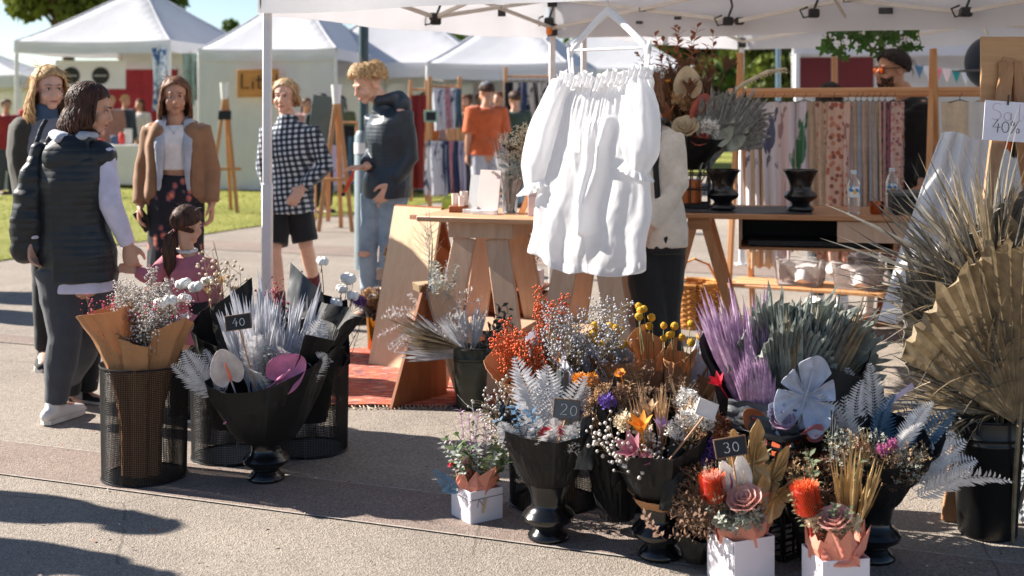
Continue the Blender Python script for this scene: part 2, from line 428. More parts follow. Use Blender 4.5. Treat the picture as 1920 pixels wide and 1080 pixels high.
def marquee(label, org, u, v, zval=2.0, drop=.34, rise=.95, cm=None, legm=None, walls=(), group=None, truss=True, lw=.042, name='market_tent', legs=(0, 1, 2, 3), sag=.02, cat='tent'):
    """org: ground corner; u, v: the two sides as vectors"""
    t = thing(name, label, cat, org, 0, group); cm = cm or M_CANVAS; legm = legm or M_LEGW
    u = Vector(u); v = Vector(v); ze = zval + drop; N = 20
    seed = random.random() * 50
    def roof(a, b):
        A, B = 2 * a - 1, 2 * b - 1; m = max(abs(A), abs(B)); lo = min(abs(A), abs(B))
        h = rise * (1 - m) ** 1.12 - sag * (1 - (lo / max(m, 1e-6)) ** 2) * m * 2.2
        ww = .018 * mnoise.noise(Vector((a * 5 + seed, b * 5, 0)))
        p = u * a + v * b; return (p.x, p.y, ze + h + ww * (1 - m))
    m = MB(); m.sheet(roof, N, N, .003); m.build('roof', cm, t, ang=60)
    cs = [Vector((0, 0, 0)), u, u + v, v]; ctr = (u + v) / 2
    for ca, cb in ((0, 0), (1, 0), (1, 1), (0, 1)):
        m = MB(); m.tube([Vector(roof(ca + (.5 - ca) * k / 12, cb + (.5 - cb) * k / 12)) + Vector((0, 0, .002)) for k in range(13)], (.011 if not truss else .006), 5); m.build('seam', cm, t)
    for k in range(4):
        a, b = cs[k], cs[(k + 1) % 4]; out = ((a + b) / 2 - ctr).normalized()
        def val(s_, q):
            p = a.lerp(b, s_) + out * (.02 + .012 * q * math.sin(s_ * 23 + seed + k) + .01 * q)
            sg = sag * 1.1 * (1 - (2 * s_ - 1) ** 2)
            return (p.x, p.y, ze - sg - drop * q - .006 * math.sin(s_ * 17 + k) * q)
        m = MB(); m.sheet(val, 30, 3, .002); m.build('valance', cm, t, ang=60)
    for k in legs:
        q = cs[k].lerp(ctr, .012); m = MB(); m.box(q.x, q.y, ze / 2 - .03, lw, lw, ze - .06, bev=.006)
        m.box(q.x, q.y, .55, lw + .008, lw + .008, 1.06, bev=.006)
        lg = m.build('leg', legm, t)
        m = MB(); m.box(q.x, q.y, .006, .12, .12, .012); m.build('foot_plate', legm, lg)
        if truss:
            m = MB(); m.box(q.x, q.y, zval + .06, lw + .03, lw + .03, .09, bev=.008); m.build('slider', M_BLK, lg)
            m = MB(); m.box(q.x, q.y, ze - .07, lw + .026, lw + .026, .08, bev=.008); m.build('bracket', M_BLK, lg)
    if truss:
        zl, zu = zval + .07, ze - .05
        for k in range(4):
            a, b = cs[k].lerp(ctr, .02), cs[(k + 1) % 4].lerp(ctr, .02)
            n = 2 if (b - a).length < 3.6 else 3
            side = (ctr - (a + b) / 2).normalized() * .02
            for i in range(n):
                p, q = a.lerp(b, i / n), a.lerp(b, (i + 1) / n); mid = (p + q) / 2
                for s_, (z0, z1) in enumerate(((zl, zu), (zu, zl))):
                    m = MB(); o = side * (s_ * 1.2); m.beam(p + Vector((0, 0, z0)) + o, q + Vector((0, 0, z1)) + o, .014, .028); m.build('truss_bar', M_ALU, t)
                m = MB(); m.box(*(mid + Vector((0, 0, (zl + zu) / 2))), .05, .05, .03); m.build('pivot', M_BLK, t)
                if i:
                    for z in (zl, zu): m = MB(); m.box(p.x, p.y, z, .06, .06, .05, bev=.01); m.build('joint', M_BLK, t)
        for k in range(4):   # ribs to the centre
            m = MB(); m.beam(cs[k].lerp(ctr, .03) + Vector((0, 0, ze - .05)), ctr + Vector((0, 0, ze + rise - .1)), .018, .028); m.build('rib', M_ALU, t)
            m = MB(); mid_ = (cs[k] + cs[(k + 1) % 4]) / 2
            m.beam(mid_.lerp(ctr, .03) + Vector((0, 0, zl)), ctr + Vector((0, 0, ze + rise * .45)), .016, .026); m.build('rib', M_ALU, t)
        m = MB(); m.box(ctr.x, ctr.y, ze + rise * .7 - .05, .05, .05, rise * .55); m.build('centre_pole', M_ALU, t)
    for k in walls:
        a, b = cs[k].lerp(ctr, .006), cs[(k + 1) % 4].lerp(ctr, .006)
        def wl(s_, q):
            p = a.lerp(b, s_); o = ((a + b) / 2 - ctr).normalized() * .015 * math.sin(s_ * 31 + k) * (.3 + q); p = p + o
            return (p.x, p.y, ze - .02 - (ze - .05) * q)
        m = MB(); m.sheet(wl, 40, 6, .002); m.build('wall', M_WALL, t, ang=60)
    return t
# main stall canopy
MAIN = marquee('large white canopy over the flower stall with its near pole beside the plaid shirt', O2, U2 * 4.5, V2 * 3.0, 2.0, .34, 1.0, lw=.046)
# little dark weights, strap and roof patches under the main canopy
def local(p): return Vector(p) - O2
for (u_, v_, z_) in ((.03, 1.54, 2.05), (.03, 2.93, 2.12), (1.45, 2.93, 2.07), (2.05, 2.93, 2.1), (3.0, 2.95, 2.07)):
    m = MB(); q = local(UV(u_, v_, z_)); m.box(q.x, q.y, q.z, .07, .05, .06, bev=.012); m.tube([q + Vector((0, 0, .02)), q + Vector((.03, 0, .1)), q + Vector((.02, .02, .17))], .008, 6)
    m.tube([q + Vector((-.02, 0, -.02)), q + Vector((-.07, -.01, -.03)), q + Vector((-.09, 0, .02)), q + Vector((-.04, 0, .04))], .007, 6); m.build('strap_clip', M_BLK, MAIN)
for (u_, v_, z_, w_) in ((.02, 2.32, 2.16, .055), (2.5, 2.985, 2.1, .09), (.75, 2.985, 2.09, .05), (1.05, 2.985, 2.11, .05)):
    m = MB(); q = local(UV(u_, v_, z_)); m.box(q.x, q.y, q.z, w_, .012, w_ * (1.4 if w_ == .055 else .45)); m.build('fastening_patch', mat('dark grey strap', c(70, 70, 72), .8), MAIN)
m = MB(); q = local(UV(.05, 2.9, 2.02)); m.lathe([(.012, 0), (.022, .01), (.022, .045), (.012, .055)], 12, T(q)); m.build('orange_knob', mat('orange plastic', c(226, 118, 22), .4), MAIN)
# second canopy behind, right
SECOND = marquee('white canopy right behind the flower stall, over the clothing rack', UV(.18, 3.12), U2 * 4.5, V2 * 3.0, 2.03, .3, .95, lw=.042)
# background marquees
def bgtent(label, fx, fy_d, u, v, zval, rise, walls=(), drop=.26):
    q = P(fx, 300, fy_d); return marquee(label, (q.x, q.y, 0), u, v, zval, drop, rise, M_CANVAS_B, M_LEGW, walls, 'white marquees across the lawn', truss=False, lw=.06, sag=.035)
rot = lambda vec, a: Vector((vec[0] * math.cos(R(a)) - vec[1] * math.sin(R(a)), vec[0] * math.sin(R(a)) + vec[1] * math.cos(R(a)), 0))
bgtent('white peaked marquee at far left with the round black signs under it', 28, 23.5, rot((3.0, 0), -6), rot((0, 3.0), -6) + Vector((.7, 0, 0)), 2.5, 1.15, (2,), .22)
bgtent('white marquee with a pale closed side wall and timber name board', 372, 22.0, rot((2.5, 0), -9), rot((0, 3.4), -9), 2.3, 1.2, (0, 3), .2)
bgtent('white marquee right behind the slim dark lamp post', 548, 23.5, rot((3.6, 0), -4), rot((0, 3.4), -4), 2.06, 1.35, (2,), .28)
bgtent('white marquee above the patterned shirts on racks', 800, 22.0, rot((2.45, .0), -4), rot((.0, 3.2), -4) + Vector((.5, 0, 0)), 1.98, 1.15, (2,), .28)
bgtent('distant white marquee seen above the dress hanger', 985, 30.0, rot((3.9, 0), -3), rot((0, 3.4), -3), 2.15, 1.3, (2,), .28)
bgtent('grey white marquee cut off by the left edge of the picture', -260, 30.0, rot((3.8, 0), 0), rot((0, 3.0), 0), 1.95, .8, (2,), .3)
FR = bgtent('white walled marquee behind the man in sunglasses', 1490, 15.0, rot((4.4, 0), -14), rot((0, 3.2), -14), 2.12, .95, (2, 3), .26)
bgtent('far white marquee at the right edge above the bunting', 1730, 20.0, rot((5.2, 0), -4), rot((0, 3.2), -4), 2.35, .9, (2,), .3)

# plant bits fallen on the paving
mb = MB(); rg_ = random.Random(5)
for i in range(210):
    p = G(rg_.uniform(0, 1900), rg_.uniform(790, 1120)); a = rg_.uniform(0, 6.28); l = rg_.uniform(.003, .012); w_ = l * rg_.uniform(.2, .5); dx, dy = Vector((math.cos(a), math.sin(a), 0)) * l, Vector((-math.sin(a), math.cos(a), 0)) * w_; p.z = .008
    mb.cur = rg_.randrange(3); mb.add([p - dx, p - dy + Vector((0, 0, .003)), p + dx, p + dy], [(0, 1, 2, 3)])
tag(mb.build('plant_litter', [mat('litter brown', c(84, 62, 46), .9), mat('litter pale', c(196, 184, 168), .9), mat('litter rust', c(150, 84, 56), .9)], smooth=False), 'scattered petals and leaf bits on the paving', 'litter', kind='stuff')
# ---------------------------------------------------------------- trees
def leafball(mb, cc, r_, n, sz, squash=.8):
    for _ in range(n):
        d = Vector((random.gauss(0, 1), random.gauss(0, 1), random.gauss(0, 1))).normalized() * (r_ * random.uniform(.55, 1.08))
        d.z *= squash; p = Vector(cc) + d
        q = Quaternion((random.random() - .5, random.random() - .5, random.random() - .5, random.random() - .5)).normalized()
        s_ = sz * random.uniform(.6, 1.3)
        mb.add([p + q @ Vector(k) * s_ for k in ((-.5, 0, 0), (0, -.28, .05), (.55, 0, 0), (0, .28, .05))], [(0, 1, 2, 3)])
M_LEAF = mat('tree leaves', c(74, 96, 40), .55, .45, .8, tr=.3, spec=.3)
M_LEAF2 = mat('olive leaves', c(96, 106, 42), .55, .45, .8, tr=.3, spec=.3)
M_BARK = mat('bark', c(84, 70, 58), .9, .35, 6, bump=.6, bs=20)
def tree(label, px, d, zc, rx, rz_, n, m=None, sz=.4):
    x = (px - 960) / FPX * d; t = thing('broadleaf_tree', label, 'tree', (x, d, 0), 0, 'trees behind the market')
    mb = MB(); pts = [Vector((0, 0, 0)), Vector((.1, 0, zc * .3)), Vector((-.05, .05, zc * .6)), Vector((0, 0, zc))]
    mb.tube(pts, [.32, .25, .2, .1], 9)
    cl = []
    for i in range(n):
        a = random.uniform(0, 6.283); e = random.uniform(-.9, 1.0); rr = random.uniform(.45, .95)
        cc = Vector((math.cos(a) * rx * rr * math.cos(e), math.sin(a) * rx * rr * math.cos(e), zc + math.sin(e) * rz_ * rr)); cl.append(cc)
        mb.tube([pts[2], pts[2].lerp(cc, .5) + Vector((0, 0, .3)), cc], [.1, .06, .02], 5)
    mb.build('trunk', M_BARK, t)
    mb = MB()
    for cc in cl: leafball(mb, cc, rx * random.uniform(.2, .36), 230, sz)
    mb.build('crown', m or M_LEAF, t, smooth=False)
tree('tall sunlit tree above the far left marquee', 128, 44, 6.3, 2.6, 2.9, 40, M_LEAF2, .34)
tree('dark tree filling the gap right of the far left marquee', 250, 52, 6.6, 2.4, 2.8, 24, M_LEAF, .36)
tree('small treetop between two white marquees', 452, 70, 4.6, 1.6, 1.9, 18, M_LEAF, .3)
tree('dark tree behind the marquee beside the back tent pole', 945, 42, 3.2, 1.9, 1.5, 24, M_LEAF, .3)
tree('tree behind the bouquet of dark palm on the desk', 1330, 36, 2.6, 1.9, 1.9, 26, M_LEAF, .28)
tree('green tree beside the far thin pole, left of the white walled marquee', 1450, 30, 2.6, 1.2, 1.7, 26, M_LEAF2, .25)
tree('green tree peeking out above the white hanger', 1150, 46, 3.0, 2.6, 1.5, 22, M_LEAF2, .3)
# ---------------------------------------------------------------- lamp posts
def lamp_post(label, px, d, h, sleeve=True, r_=.045, colr=c(46, 66, 70)):
    x = (px - 960) / FPX * d; t = thing('lamp_post', label, 'pole', (x, d, 0)); mm = mat('dark green pole %d' % px, colr, .4, .12, 6)
    m = MB(); m.lathe([(r_, 0), (r_, h), (r_ * .8, h + .02)], 16); m.build('pole', mm, t)
    m = MB(); m.tube([(0, 0, h), (0, -.3, h + .5), (0, -.9, h + .6)], r_ * .6, 8); m.build('arm', mm, t)
    m = MB(); m.box(0, -1.15, h + .6, .22, .6, .1, bev=.03); m.build('lamp_head', mm, t)
    if sleeve:
        m = MB(); m.lathe([(.085, 0), (.085, 1.22), (.06, 1.27)], 20); s_ = m.build('sleeve', mat('grey pole sleeve', c(120, 134, 140), .5, .12, 8), t)
        m = MB(); m.lathe([(.089, 1.06), (.089, 1.16)], 20); m.build('white_band', M_LEGW, s_)
lamp_post('slim dark pole with a grey sleeve behind the boy in the navy jacket', 682, 11.5, 5.5)
lamp_post('thin blue grey pole behind the scarf rack', 1459, 17, 6, False, .035, c(74, 98, 112))
# ================================================================ STALL FURNITURE
def plank_leg(mb, a, b, w_, t_, side): mb.beam(a, b, t_, w_, side)
def sheetcloth(mb, w_, h_, amp, folds, seed, taper=1.0, thick=.003, nu=40, nv=14, wav=1.0):
    def fn(a, b):
        x = (a - .5) * w_ * (taper + (1 - taper) * (1 - b)) ; k = .35 + .65 * b
        y = amp * k * (math.sin(a * folds * 6.283 + seed) + .45 * math.sin(a * folds * 14.1 + seed * 2 + b * 2 * wav))
        return (x + amp * .5 * math.sin(b * 4 + seed + a * 9), y, -h_ * b + .01 * math.sin(a * 17 + seed) * b)
    mb.sheet(fn, nu, nv, thick)
# ---- left tall table of plywood on trestles
TL = Vector((-.45, 6.62, 0)); TLa = R(-18)
tb = thing('trestle_table', 'tall plywood table with slab legs behind the white dress', 'table', TL, TLa)
m = MB(); m.box(.52, .28, .905, 1.14, .62, .03, bev=.006); m.build('table_top', wood('table plank', c(178, 132, 98), c(206, 164, 128)), tb)
for x0 in (.2, .78):
    m = MB(); m.box(x0 + .08, .28, .845, .36, .46, .085, bev=.004); m.build('cross_beam', M_PLYP, tb)
    for (xa, xb, ya, yb) in ((x0 - .02, x0 - .16, .10, .02), (x0 + .16, x0 + .30, .10, .02), (x0 - .02, x0 - .16, .46, .55), (x0 + .16, x0 + .30, .46, .55)):
        m = MB(); m.beam((xa, ya, .80), (xb, yb, .004), .035, .125, (1, 0, 0)); m.build('leg', M_PLYP, tb)
    m = MB(); m.box(x0 + .07, .28, .30, .40, .46, .03); m.build('shelf', M_PLYP, tb)
# ---- low crate stand under it with potted plant
cr = thing('timber_crate', 'open timber crate standing under the tall plywood table', 'crate', P(950, 640, 7.6).xy.to_3d(), R(-15))
for k in range(3):
    for s_ in (-1, 1):
        m = MB(); m.box(0, s_ * .17, .06 + k * .13, .46, .014, .09); m.build('slat', M_PLYD, cr)
        m = MB(); m.box(s_ * .225, 0, .06 + k * .13, .014, .33, .09); m.build('slat', M_PLYD, cr)
m = MB(); m.box(0, 0, .40, .48, .36, .016); m.build('top_board', M_PLYD, cr)
# ---- plywood A-boards
def aboard(label, A, B, top_a, top_b, back_dx, m1, m2, slot=True):
    t = thing('a_frame_board', label, 'sandwich board', A); L = lambda q: Vector(q) - Vector(A)
    mb = MB(); mb.quadslab(L(A), L(B), L(top_b), L(top_a), .018); f = mb.build('front_panel', m1, t, smooth=False)
    off = Vector(back_dx); mb = MB(); mb.quadslab(L(A) + off, L(B) + off, L(top_b) + Vector((0, .02, 0)), L(top_a) + Vector((0, .02, 0)), .018); mb.build('back_panel', m2, t, smooth=False)
    if slot:
        n_ = (L(B) - L(A)).cross(L(top_a) - L(A)).normalized(); up = (L(top_a) - L(A)).normalized(); ctr = (L(top_a) + L(top_b)) / 2 - up * .06 + n_ * .002
        r_ = (L(B) - L(A)).normalized(); mb = MB(); mb.quadslab(ctr - r_ * .045 - up * .012, ctr + r_ * .045 - up * .012, ctr + r_ * .045 + up * .012, ctr - r_ * .045 + up * .012, .002); mb.build('hand_slot', M_PLYD, f, smooth=False)
    return t
aboard('pale plywood A-frame board with a hand slot, left of the tall table', Vector((-.83, 7.23, 0)), Vector((-.53, 7.02, 0)), Vector((-.70, 7.45, .905)), Vector((-.41, 7.25, .905)), (.28, .48, 0), M_PLY, M_PLYD)
aboard('low brown A-frame board at the end of the orange rug', G(734, 768), G(838, 742), P(796, 533, 6.35), P(832, 530, 6.5), (.34, .1, 0), M_PLYD, M_PLYP, False)
m = MB(); m.quadslab(P(785, 535, 6.33), P(842, 530, 6.5), P(843, 545, 6.52), P(787, 549, 6.35), -.05)
tag(m.build('timber_ledge', M_PLY, smooth=False), 'pale timber strip lying on top of the low brown board', 'plank')
# ---- rug
def rug_mat():
    b = NB('woven rug'); s_ = b.n('ShaderNodeSeparateXYZ'); b.l(b.co(), s_.inputs[0])
    st = b.wave(7, b.co(), 4, 3, 2.4, 'Y'); zz = b.noise(26, 3, .6, b.co((.5, 3, 1)))
    cc = b.ramp(st, [(.1, c(190, 84, 52)), (.4, c(214, 112, 74)), (.62, c(164, 64, 44)), (.85, c(206, 120, 88))])
    cc = b.mix(b.ramp(zz, [(.5, (0, 0, 0)), (.56, (.85, .85, .85))]), cc, c(78, 70, 88)); cc = b.mix(b.ramp(b.noise(9, 3, .6, b.co((1, 4, 1))), [(.55, (0, 0, 0)), (.62, (.7, .7, .7))]), cc, c(224, 176, 150)); b.color(cc); b.set(Roughness=.95); b.bump(b.noise(300, 2), .5, .006); return b.m
rg = thing('woven_rug', 'orange red patterned woven rug lying on the path', 'rug', (-.95, 6.22, 0), R(2))
m = MB()
m.sheet(lambda a, b: (a * 1.75 - .02 + .012 * math.sin(b * 9), b * 1.45 + .01 * math.sin(a * 11), .012 + .004 * math.sin(a * 13 + b * 7)), 40, 30, .006); m.build('pile', rug_mat(), rg)
m = MB()
for i in range(90):
    x = i * 1.73 / 90; m.tube([(x, 0, .01), (x + random.uniform(-.01, .01), -.03, .008), (x + random.uniform(-.02, .02), -.055, .006)], .0025, 4)
m.build('fringe', mat('cream fringe', c(190, 172, 150), .9), rg)
# ---- right desk on crossed trestles
DK = P(1262, 400, 7.0); DK.z = 0; DKa = math.atan2(6.55 - 7.0, 2.35)
dk = thing('trestle_desk', 'long oiled timber desk on splayed trestles with an open compartment', 'table', DK, DKa); HT = .90
m = MB(); m.box(1.05, .32, HT - .014, 2.3, .68, .028, bev=.006); m.build('table_top', M_WOOD, dk)
for x0 in (.14, 1.62):
    for y0 in (.03, .58):
        for s_ in (-1, 1):
            m = MB(); m.beam((x0 + s_ * .03, y0, HT - .03), (x0 + s_ * .27, y0, .003), .032, .052, (1, 0, 0)); m.build('leg', M_WOODZ, dk)
    m = MB(); m.box(x0, .305, HT - .06, .12, .60, .06); m.build('cross_beam', M_WOOD, dk)
    m = MB(); m.box(x0 + .155, .305, .42, .02, .52, .05); m.build('stretcher', M_WOODZ, dk)
dr = bpy.data.objects.new('compartment', None); COL.objects.link(dr); dr.parent = dk; dr.location = (.36, .02, HT - .028 - .17)
for nm, bx in (('compartment_floor', (.42, .2, .007, .84, .4, .014)), ('compartment_side', (.007, .2, .085, .014, .4, .17)), ('compartment_side', (.833, .2, .085, .014, .4, .17))):
    m = MB(); m.box(*bx); m.build(nm, M_WOOD, dr)
m = MB(); m.box(.42, .39, .085, .81, .012, .168); m.build('compartment_back', M_BLKMATT, dr)
m = MB(); m.box(.40, .17, .035, .70, .28, .03); m.build('black_tray', M_BLKMATT, dr)
m = MB(); m.box(1.12, .02, HT - .09, .46, .018, .115); m.build('drawer_front', M_PLYP, dk)
def DP(x, y, z=0.0): return Matrix.Translation(DK) @ Matrix.Rotation(DKa, 4, 'Z') @ Vector((x, y, HT + z))
m = MB(); m.sheet(lambda a, b: (a * .78, b * .5, .004 + .003 * math.sin(a * 9)), 10, 6, .003)
o = m.build('desk_mat', mat('slate mat', c(58, 62, 66), .6, .15, 12)); o.location = DP(-.02, .03); o.rotation_euler.z = DKa; tag(o, 'dark slate mat under the black urns on the desk', 'mat')
# urns
URN = [(.0, 0), (.066, 0), (.074, .008), (.074, .018), (.06, .03), (.05, .042), (.055, .052), (.088, .072), (.093, .088), (.08, .105), (.062, .118), (.06, .135), (.068, .17), (.085, .205), (.097, .222), (.099, .232), (.093, .234), (.08, .21), (.058, .15), (.0, .14)]
M_URN = mat('black glazed ceramic', c(17, 18, 20), .2, .3, 14, spec=.6, bump=.03, bs=40)
ME_URN = withmat(MB().lathe(URN, 36).mesh('urn', ang=50), M_URN)
def urn(label, loc, sc=1.0, rz=0, tilt=None):
    o = bpy.data.objects.new('urn', ME_URN); COL.objects.link(o); o.location = loc; o.scale = (sc, sc, sc); o.rotation_euler = (tilt or (0, 0, rz))
    return tag(o, label, 'urn', 'black footed urns')
urn('black footed urn on the desk beside the wire basket bouquet', DP(.27, .2, .008), .98)
urn('empty black footed urn standing alone in the middle of the desk', DP(.70, .17, .008), 1.0)
# bottles
def bottle(label, loc):
    t = thing('water_bottle', label, 'bottle', loc, 0, 'water bottles on the desk')
    g = NB('clear plastic %d' % len(bpy.data.materials)); g.color((.93, .96, .98)); g.set(Roughness=.06, Transmission_Weight=.9, IOR=1.25)
    prof = [(.0, 0), (.028, 0), (.033, .006)]
    for i in range(9): prof += [(.0335, .012 + i * .016), (.0312, .02 + i * .016)]
    prof += [(.0335, .16), (.033, .178), (.024, .2), (.0135, .213), (.0135, .222)]
    m = MB(); m.lathe(prof, 22); m.build('body', g.m, t, ang=70)
    m = MB(); m.lathe([(.016, .222), (.016, .24), (.013, .243)], 18); m.build('cap', mat('pale cap', c(200, 206, 210), .4), t)
    lb = NB('bottle label %d' % len(bpy.data.materials)); v = lb.vor(55); lb.color(lb.ramp(v.outputs['Color'], [(.0, c(40, 120, 170)), (.3, c(222, 224, 226)), (.7, c(226, 226, 226)), (.9, c(226, 170, 60))], 'CONSTANT')); lb.set(Roughness=.4)
    m = MB(); m.lathe([(.0342, .095), (.0342, .155)], 22, closed=True); m.build('label_sleeve', lb.m, t)
bottle('clear water bottle near the front of the desk', DP(.985, .12))
bottle('clear water bottle behind the black box on the desk', DP(1.22, .42))
m = MB(); m.lathe([(0, 0), (.03, 0), (.036, .01), (.04, .07), (.037, .07), (.034, .01), (0, .008)], 24); o = m.build('copper_cup', mat('copper', c(196, 112, 72), .25, .15, 12, metal=1)); o.location = DP(1.11, .14); tag(o, 'small copper cup beside the black box', 'cup')
bb = thing('black_box', 'flat black cash box at the right of the desk', 'box', DP(1.4, .22), DKa)
m = MB(); m.box(0, 0, .05, .42, .28, .10, bev=.006); m.build('body', M_BLKMATT, bb)
m = MB(); m.box(0, 0, .113, .43, .29, .022, bev=.006); m.build('lid', mat('dark grey lid', c(74, 76, 76), .55), bb)
# ---- clothing rack behind the desk
RK0, RK1 = P(1388, 175, 8.55), P(1750, 158, 7.95); RKd = (RK1 - RK0); RKd.z = 0; RKl = RKd.length; RKa = math.atan2(RKd.y, RKd.x)
rk = thing('clothing_rack', 'pine clothing rack with a low shelf hung with scarves', 'clothes rack', (RK0.x, RK0.y, 0), RKa)
BZ = 1.60
for x0 in (0.0, RKl):
    for s_ in (-1, 1):
        m = MB(); m.beam((x0 + s_ * .012, s_ * .26, 0), (x0 + s_ * .012, -s_ * .05, 1.86), .032, .046, (0, 1, 0)); m.build('post', M_RACK, rk)
m = MB(); m.tube([(-.08, 0, BZ), (RKl + .5, 0, BZ)], .018, 12); m.build('rail', wood('rack rail', c(190, 136, 96), c(214, 164, 120)), rk)
m = MB(); m.tube([(-.02, .10, BZ - .03), (RKl + .5, .10, BZ - .03)], .014, 12); m.build('rail', wood('rack rail', c(190, 136, 96), c(214, 164, 120)), rk)
for k in range(4):
    m = MB(); m.box(RKl / 2, -.16 + k * .11, .30, RKl + .12, .095, .02); m.build('shelf_plank', M_RACK, rk)
def RP(x, y, z): return Matrix.Translation((RK0.x, RK0.y, 0)) @ Matrix.Rotation(RKa, 4, 'Z') @ Vector((x, y, z))
def print_mat(name, base, spots, scale=14, thr=.55, kind='vor'):
    b = NB(name)
    if kind == 'vor':
        v = b.vor(scale, b.co((1, 1, 1))); f = b.math('LESS_THAN', v.outputs['Distance'], thr); sp = b.ramp(v.outputs['Color'], [(i / max(1, len(spots) - 1), s_) for i, s_ in enumerate(spots)], 'CONSTANT')
        b.color(b.mix(f, base, sp))
    elif kind == 'noise':
        f = b.noise(scale, 3, .55, b.co((1, 1, .6)), 1.4); b.color(b.mix(b.ramp(f, [(thr, (0, 0, 0)), (thr + .04, (1, 1, 1))]), base, spots[0]))
    else:
        f = b.wave(scale, b.co(), 6, 2, 1.2, 'X'); b.color(b.mix(b.ramp(f, [(thr, (0, 0, 0)), (thr + .08, (1, 1, 1))]), base, spots[0]))
    b.set(Roughness=.85, Sheen_Weight=.2); b.translucent(.2); return b.m
PM = {
 'dust_lace': mat('dusty beige lace', c(206, 182, 158), .9, .16, 30, bump=.5, bs=70, tr=.25),
 'sand': mat('sand linen', c(214, 188, 158), .9, .1, 6, bump=.2, bs=200, tr=.25),
 'marble': print_mat('white and grey marble print', c(222, 216, 220), [c(92, 96, 122)], 6, .56, 'noise'),
 'pinkm': print_mat('pale pink print', c(220, 200, 200), [c(166, 132, 134)], 8, .58, 'noise'),
 'leaf': print_mat('green leaf print', c(216, 208, 218), [c(70, 122, 92)], 4.5, .57, 'noise'),
 'floral': print_mat('rust floral print', c(214, 182, 164), [c(176, 98, 76), c(204, 136, 112), c(150, 92, 84), c(190, 160, 120)], 26, .42),
 'floral2': print_mat('pink floral print', c(208, 180, 170), [c(160, 100, 110), c(196, 140, 130), c(120, 96, 110)], 34, .42),
 'grey': mat('grey blue knit', c(142, 146, 158), .9, .15, 30, bump=.4, bs=90),
 'plum': print_mat('plum print', c(150, 90, 116), [c(100, 58, 88), c(196, 150, 160)], 24, .4),
 'taupe': mat('taupe fringe cloth', c(186, 160, 142), .9, .15, 30, bump=.5, bs=90, tr=.2),
}
def garment(label, M, w_, h_, m_, folds=1.5, amp=.02, cat='scarf', name='hanging_scarf', group='scarves on the pine rack', fringe=False, rz=0):
    t = thing(name, label, cat, M, rz, group); sd = random.uniform(0, 6)
    mb = MB(); sheetcloth(mb, w_, h_, amp, folds, sd, taper=.92); mb.build('cloth', m_, t, ang=70)
    mb = MB(); mb.tube([(0, 0, 0), (0, 0, .03), (.012, 0, .045), (.012, 0, .062), (-.008, 0, .07)], .0025, 5); mb.tube([(-w_ * .35, 0, -.006), (0, 0, .012), (w_ * .35, 0, -.006)], .004, 5); mb.build('hanger', mat('hanger wire', c(90, 86, 84), .4, metal=.6), t)
    for s_ in ((-1, 1) if fringe else ()):
        mb = MB(); e = [(s_ * (w_ / 2) * (.92 + .08 * (1 - i * .02 / h_)), amp * math.sin(sd), -i * .02) for i in range(int(h_ / .02))]; mb.tube(e, .002, 4)
        for i in range(int(h_ / .012)):
            z = -i * .012; dx = (w_ / 2) * (.92 + .08 * (1 - i * .012 / h_)); mb.tube([(s_ * dx, amp * math.sin(sd), z), (s_ * (dx + .014), amp * math.sin(sd) + random.uniform(-.012, .012), z - .014)], .0025, 4)
        tag(mb.build('fringe', m_, t), kind='stuff')
    return t
rack_list = [  # x along rail, width, length, material, label, fringe
 (.07, .08, 1.0, 'marble', 'white and blue grey scarf at the left end of the pine rack', False),
 (.16, .15, 1.12, 'sand', 'sand coloured scarf with a fringed edge, second from the rack left end', True),
 (.28, .13, 1.08, 'marble', 'white marbled scarf left of the pale pink one on the rack', False),
 (.37, .10, 1.05, 'pinkm', 'pale pink scarf between marbled and taupe ones', False),
 (.46, .07, 1.0, 'taupe', 'narrow taupe scarf just left of the green leaf print', False),
 (.58, .17, .95, 'leaf', 'white scarf with large green leaves printed on it', False),
 (.72, .10, 1.0, 'dust_lace', 'beige lace scarf between the leaf print and the floral one', True),
 (.86, .20, 1.05, 'floral', 'wide rust floral scarf in the middle of the rack', False),
 (1.0, .08, 1.0, 'pinkm', 'pale pink scarf just right of the rust floral one', False),
 (1.07, .06, .98, 'dust_lace', 'narrow beige lace scarf, first of the tight right cluster', True),
 (1.125, .05, .98, 'grey', 'grey blue knitted scarf in the tight right cluster', False),
 (1.18, .06, .98, 'taupe', 'taupe fringed scarf in the tight right cluster', True),
 (1.235, .05, .96, 'grey', 'second grey blue scarf in the tight right cluster', False),
 (1.29, .06, .96, 'dust_lace', 'beige lace scarf left of the plum printed one', True),
 (1.345, .06, 1.0, 'plum', 'plum printed scarf near the right end of the rack', False),
 (1.42, .11, 1.02, 'floral2', 'pink floral fringed scarf hung last before the right rack post', True),
]
for x, w_, h_, k, lb, fr in rack_list:
    s_ = x / 1.47 * (RKl * .80) + .04
    garment(lb, RP(s_, random.uniform(-.012, .012), BZ - .075), w_ * 1.12, h_, PM[k], 1.2 + w_ * 3, .012 + w_ * .06, fringe=fr, rz=RKa + R(random.uniform(-12, 12)))
# garments further right on the rail
for x, w_, h_, m_, lb in ((RKl + .16, .2, .75, mat('cream lace', c(224, 208, 186), .9, .1, 30, tr=.3), 'cream lace top hung right of the double rack post'), (RKl + .30, .2, .7, mat('white cotton', c(228, 226, 226), .9, .04, 8, tr=.3), 'white cotton top hung next to the orange one'), (RKl + .42, .11, .3, mat('burnt orange cloth', c(196, 88, 34), .85, .25, 16), 'small burnt orange top at the right end of the rail'), (RKl + .485, .05, .34, mat('dark olive cloth', c(66, 64, 52), .9, .2, 16), 'dark olive top beside the burnt orange one')):
    garment(lb, RP(x, 0, BZ - .075), w_, h_, m_, 1.5, .02, 'top', 'knit_garment', 'tops at the end of the pine rack', rz=RKa)
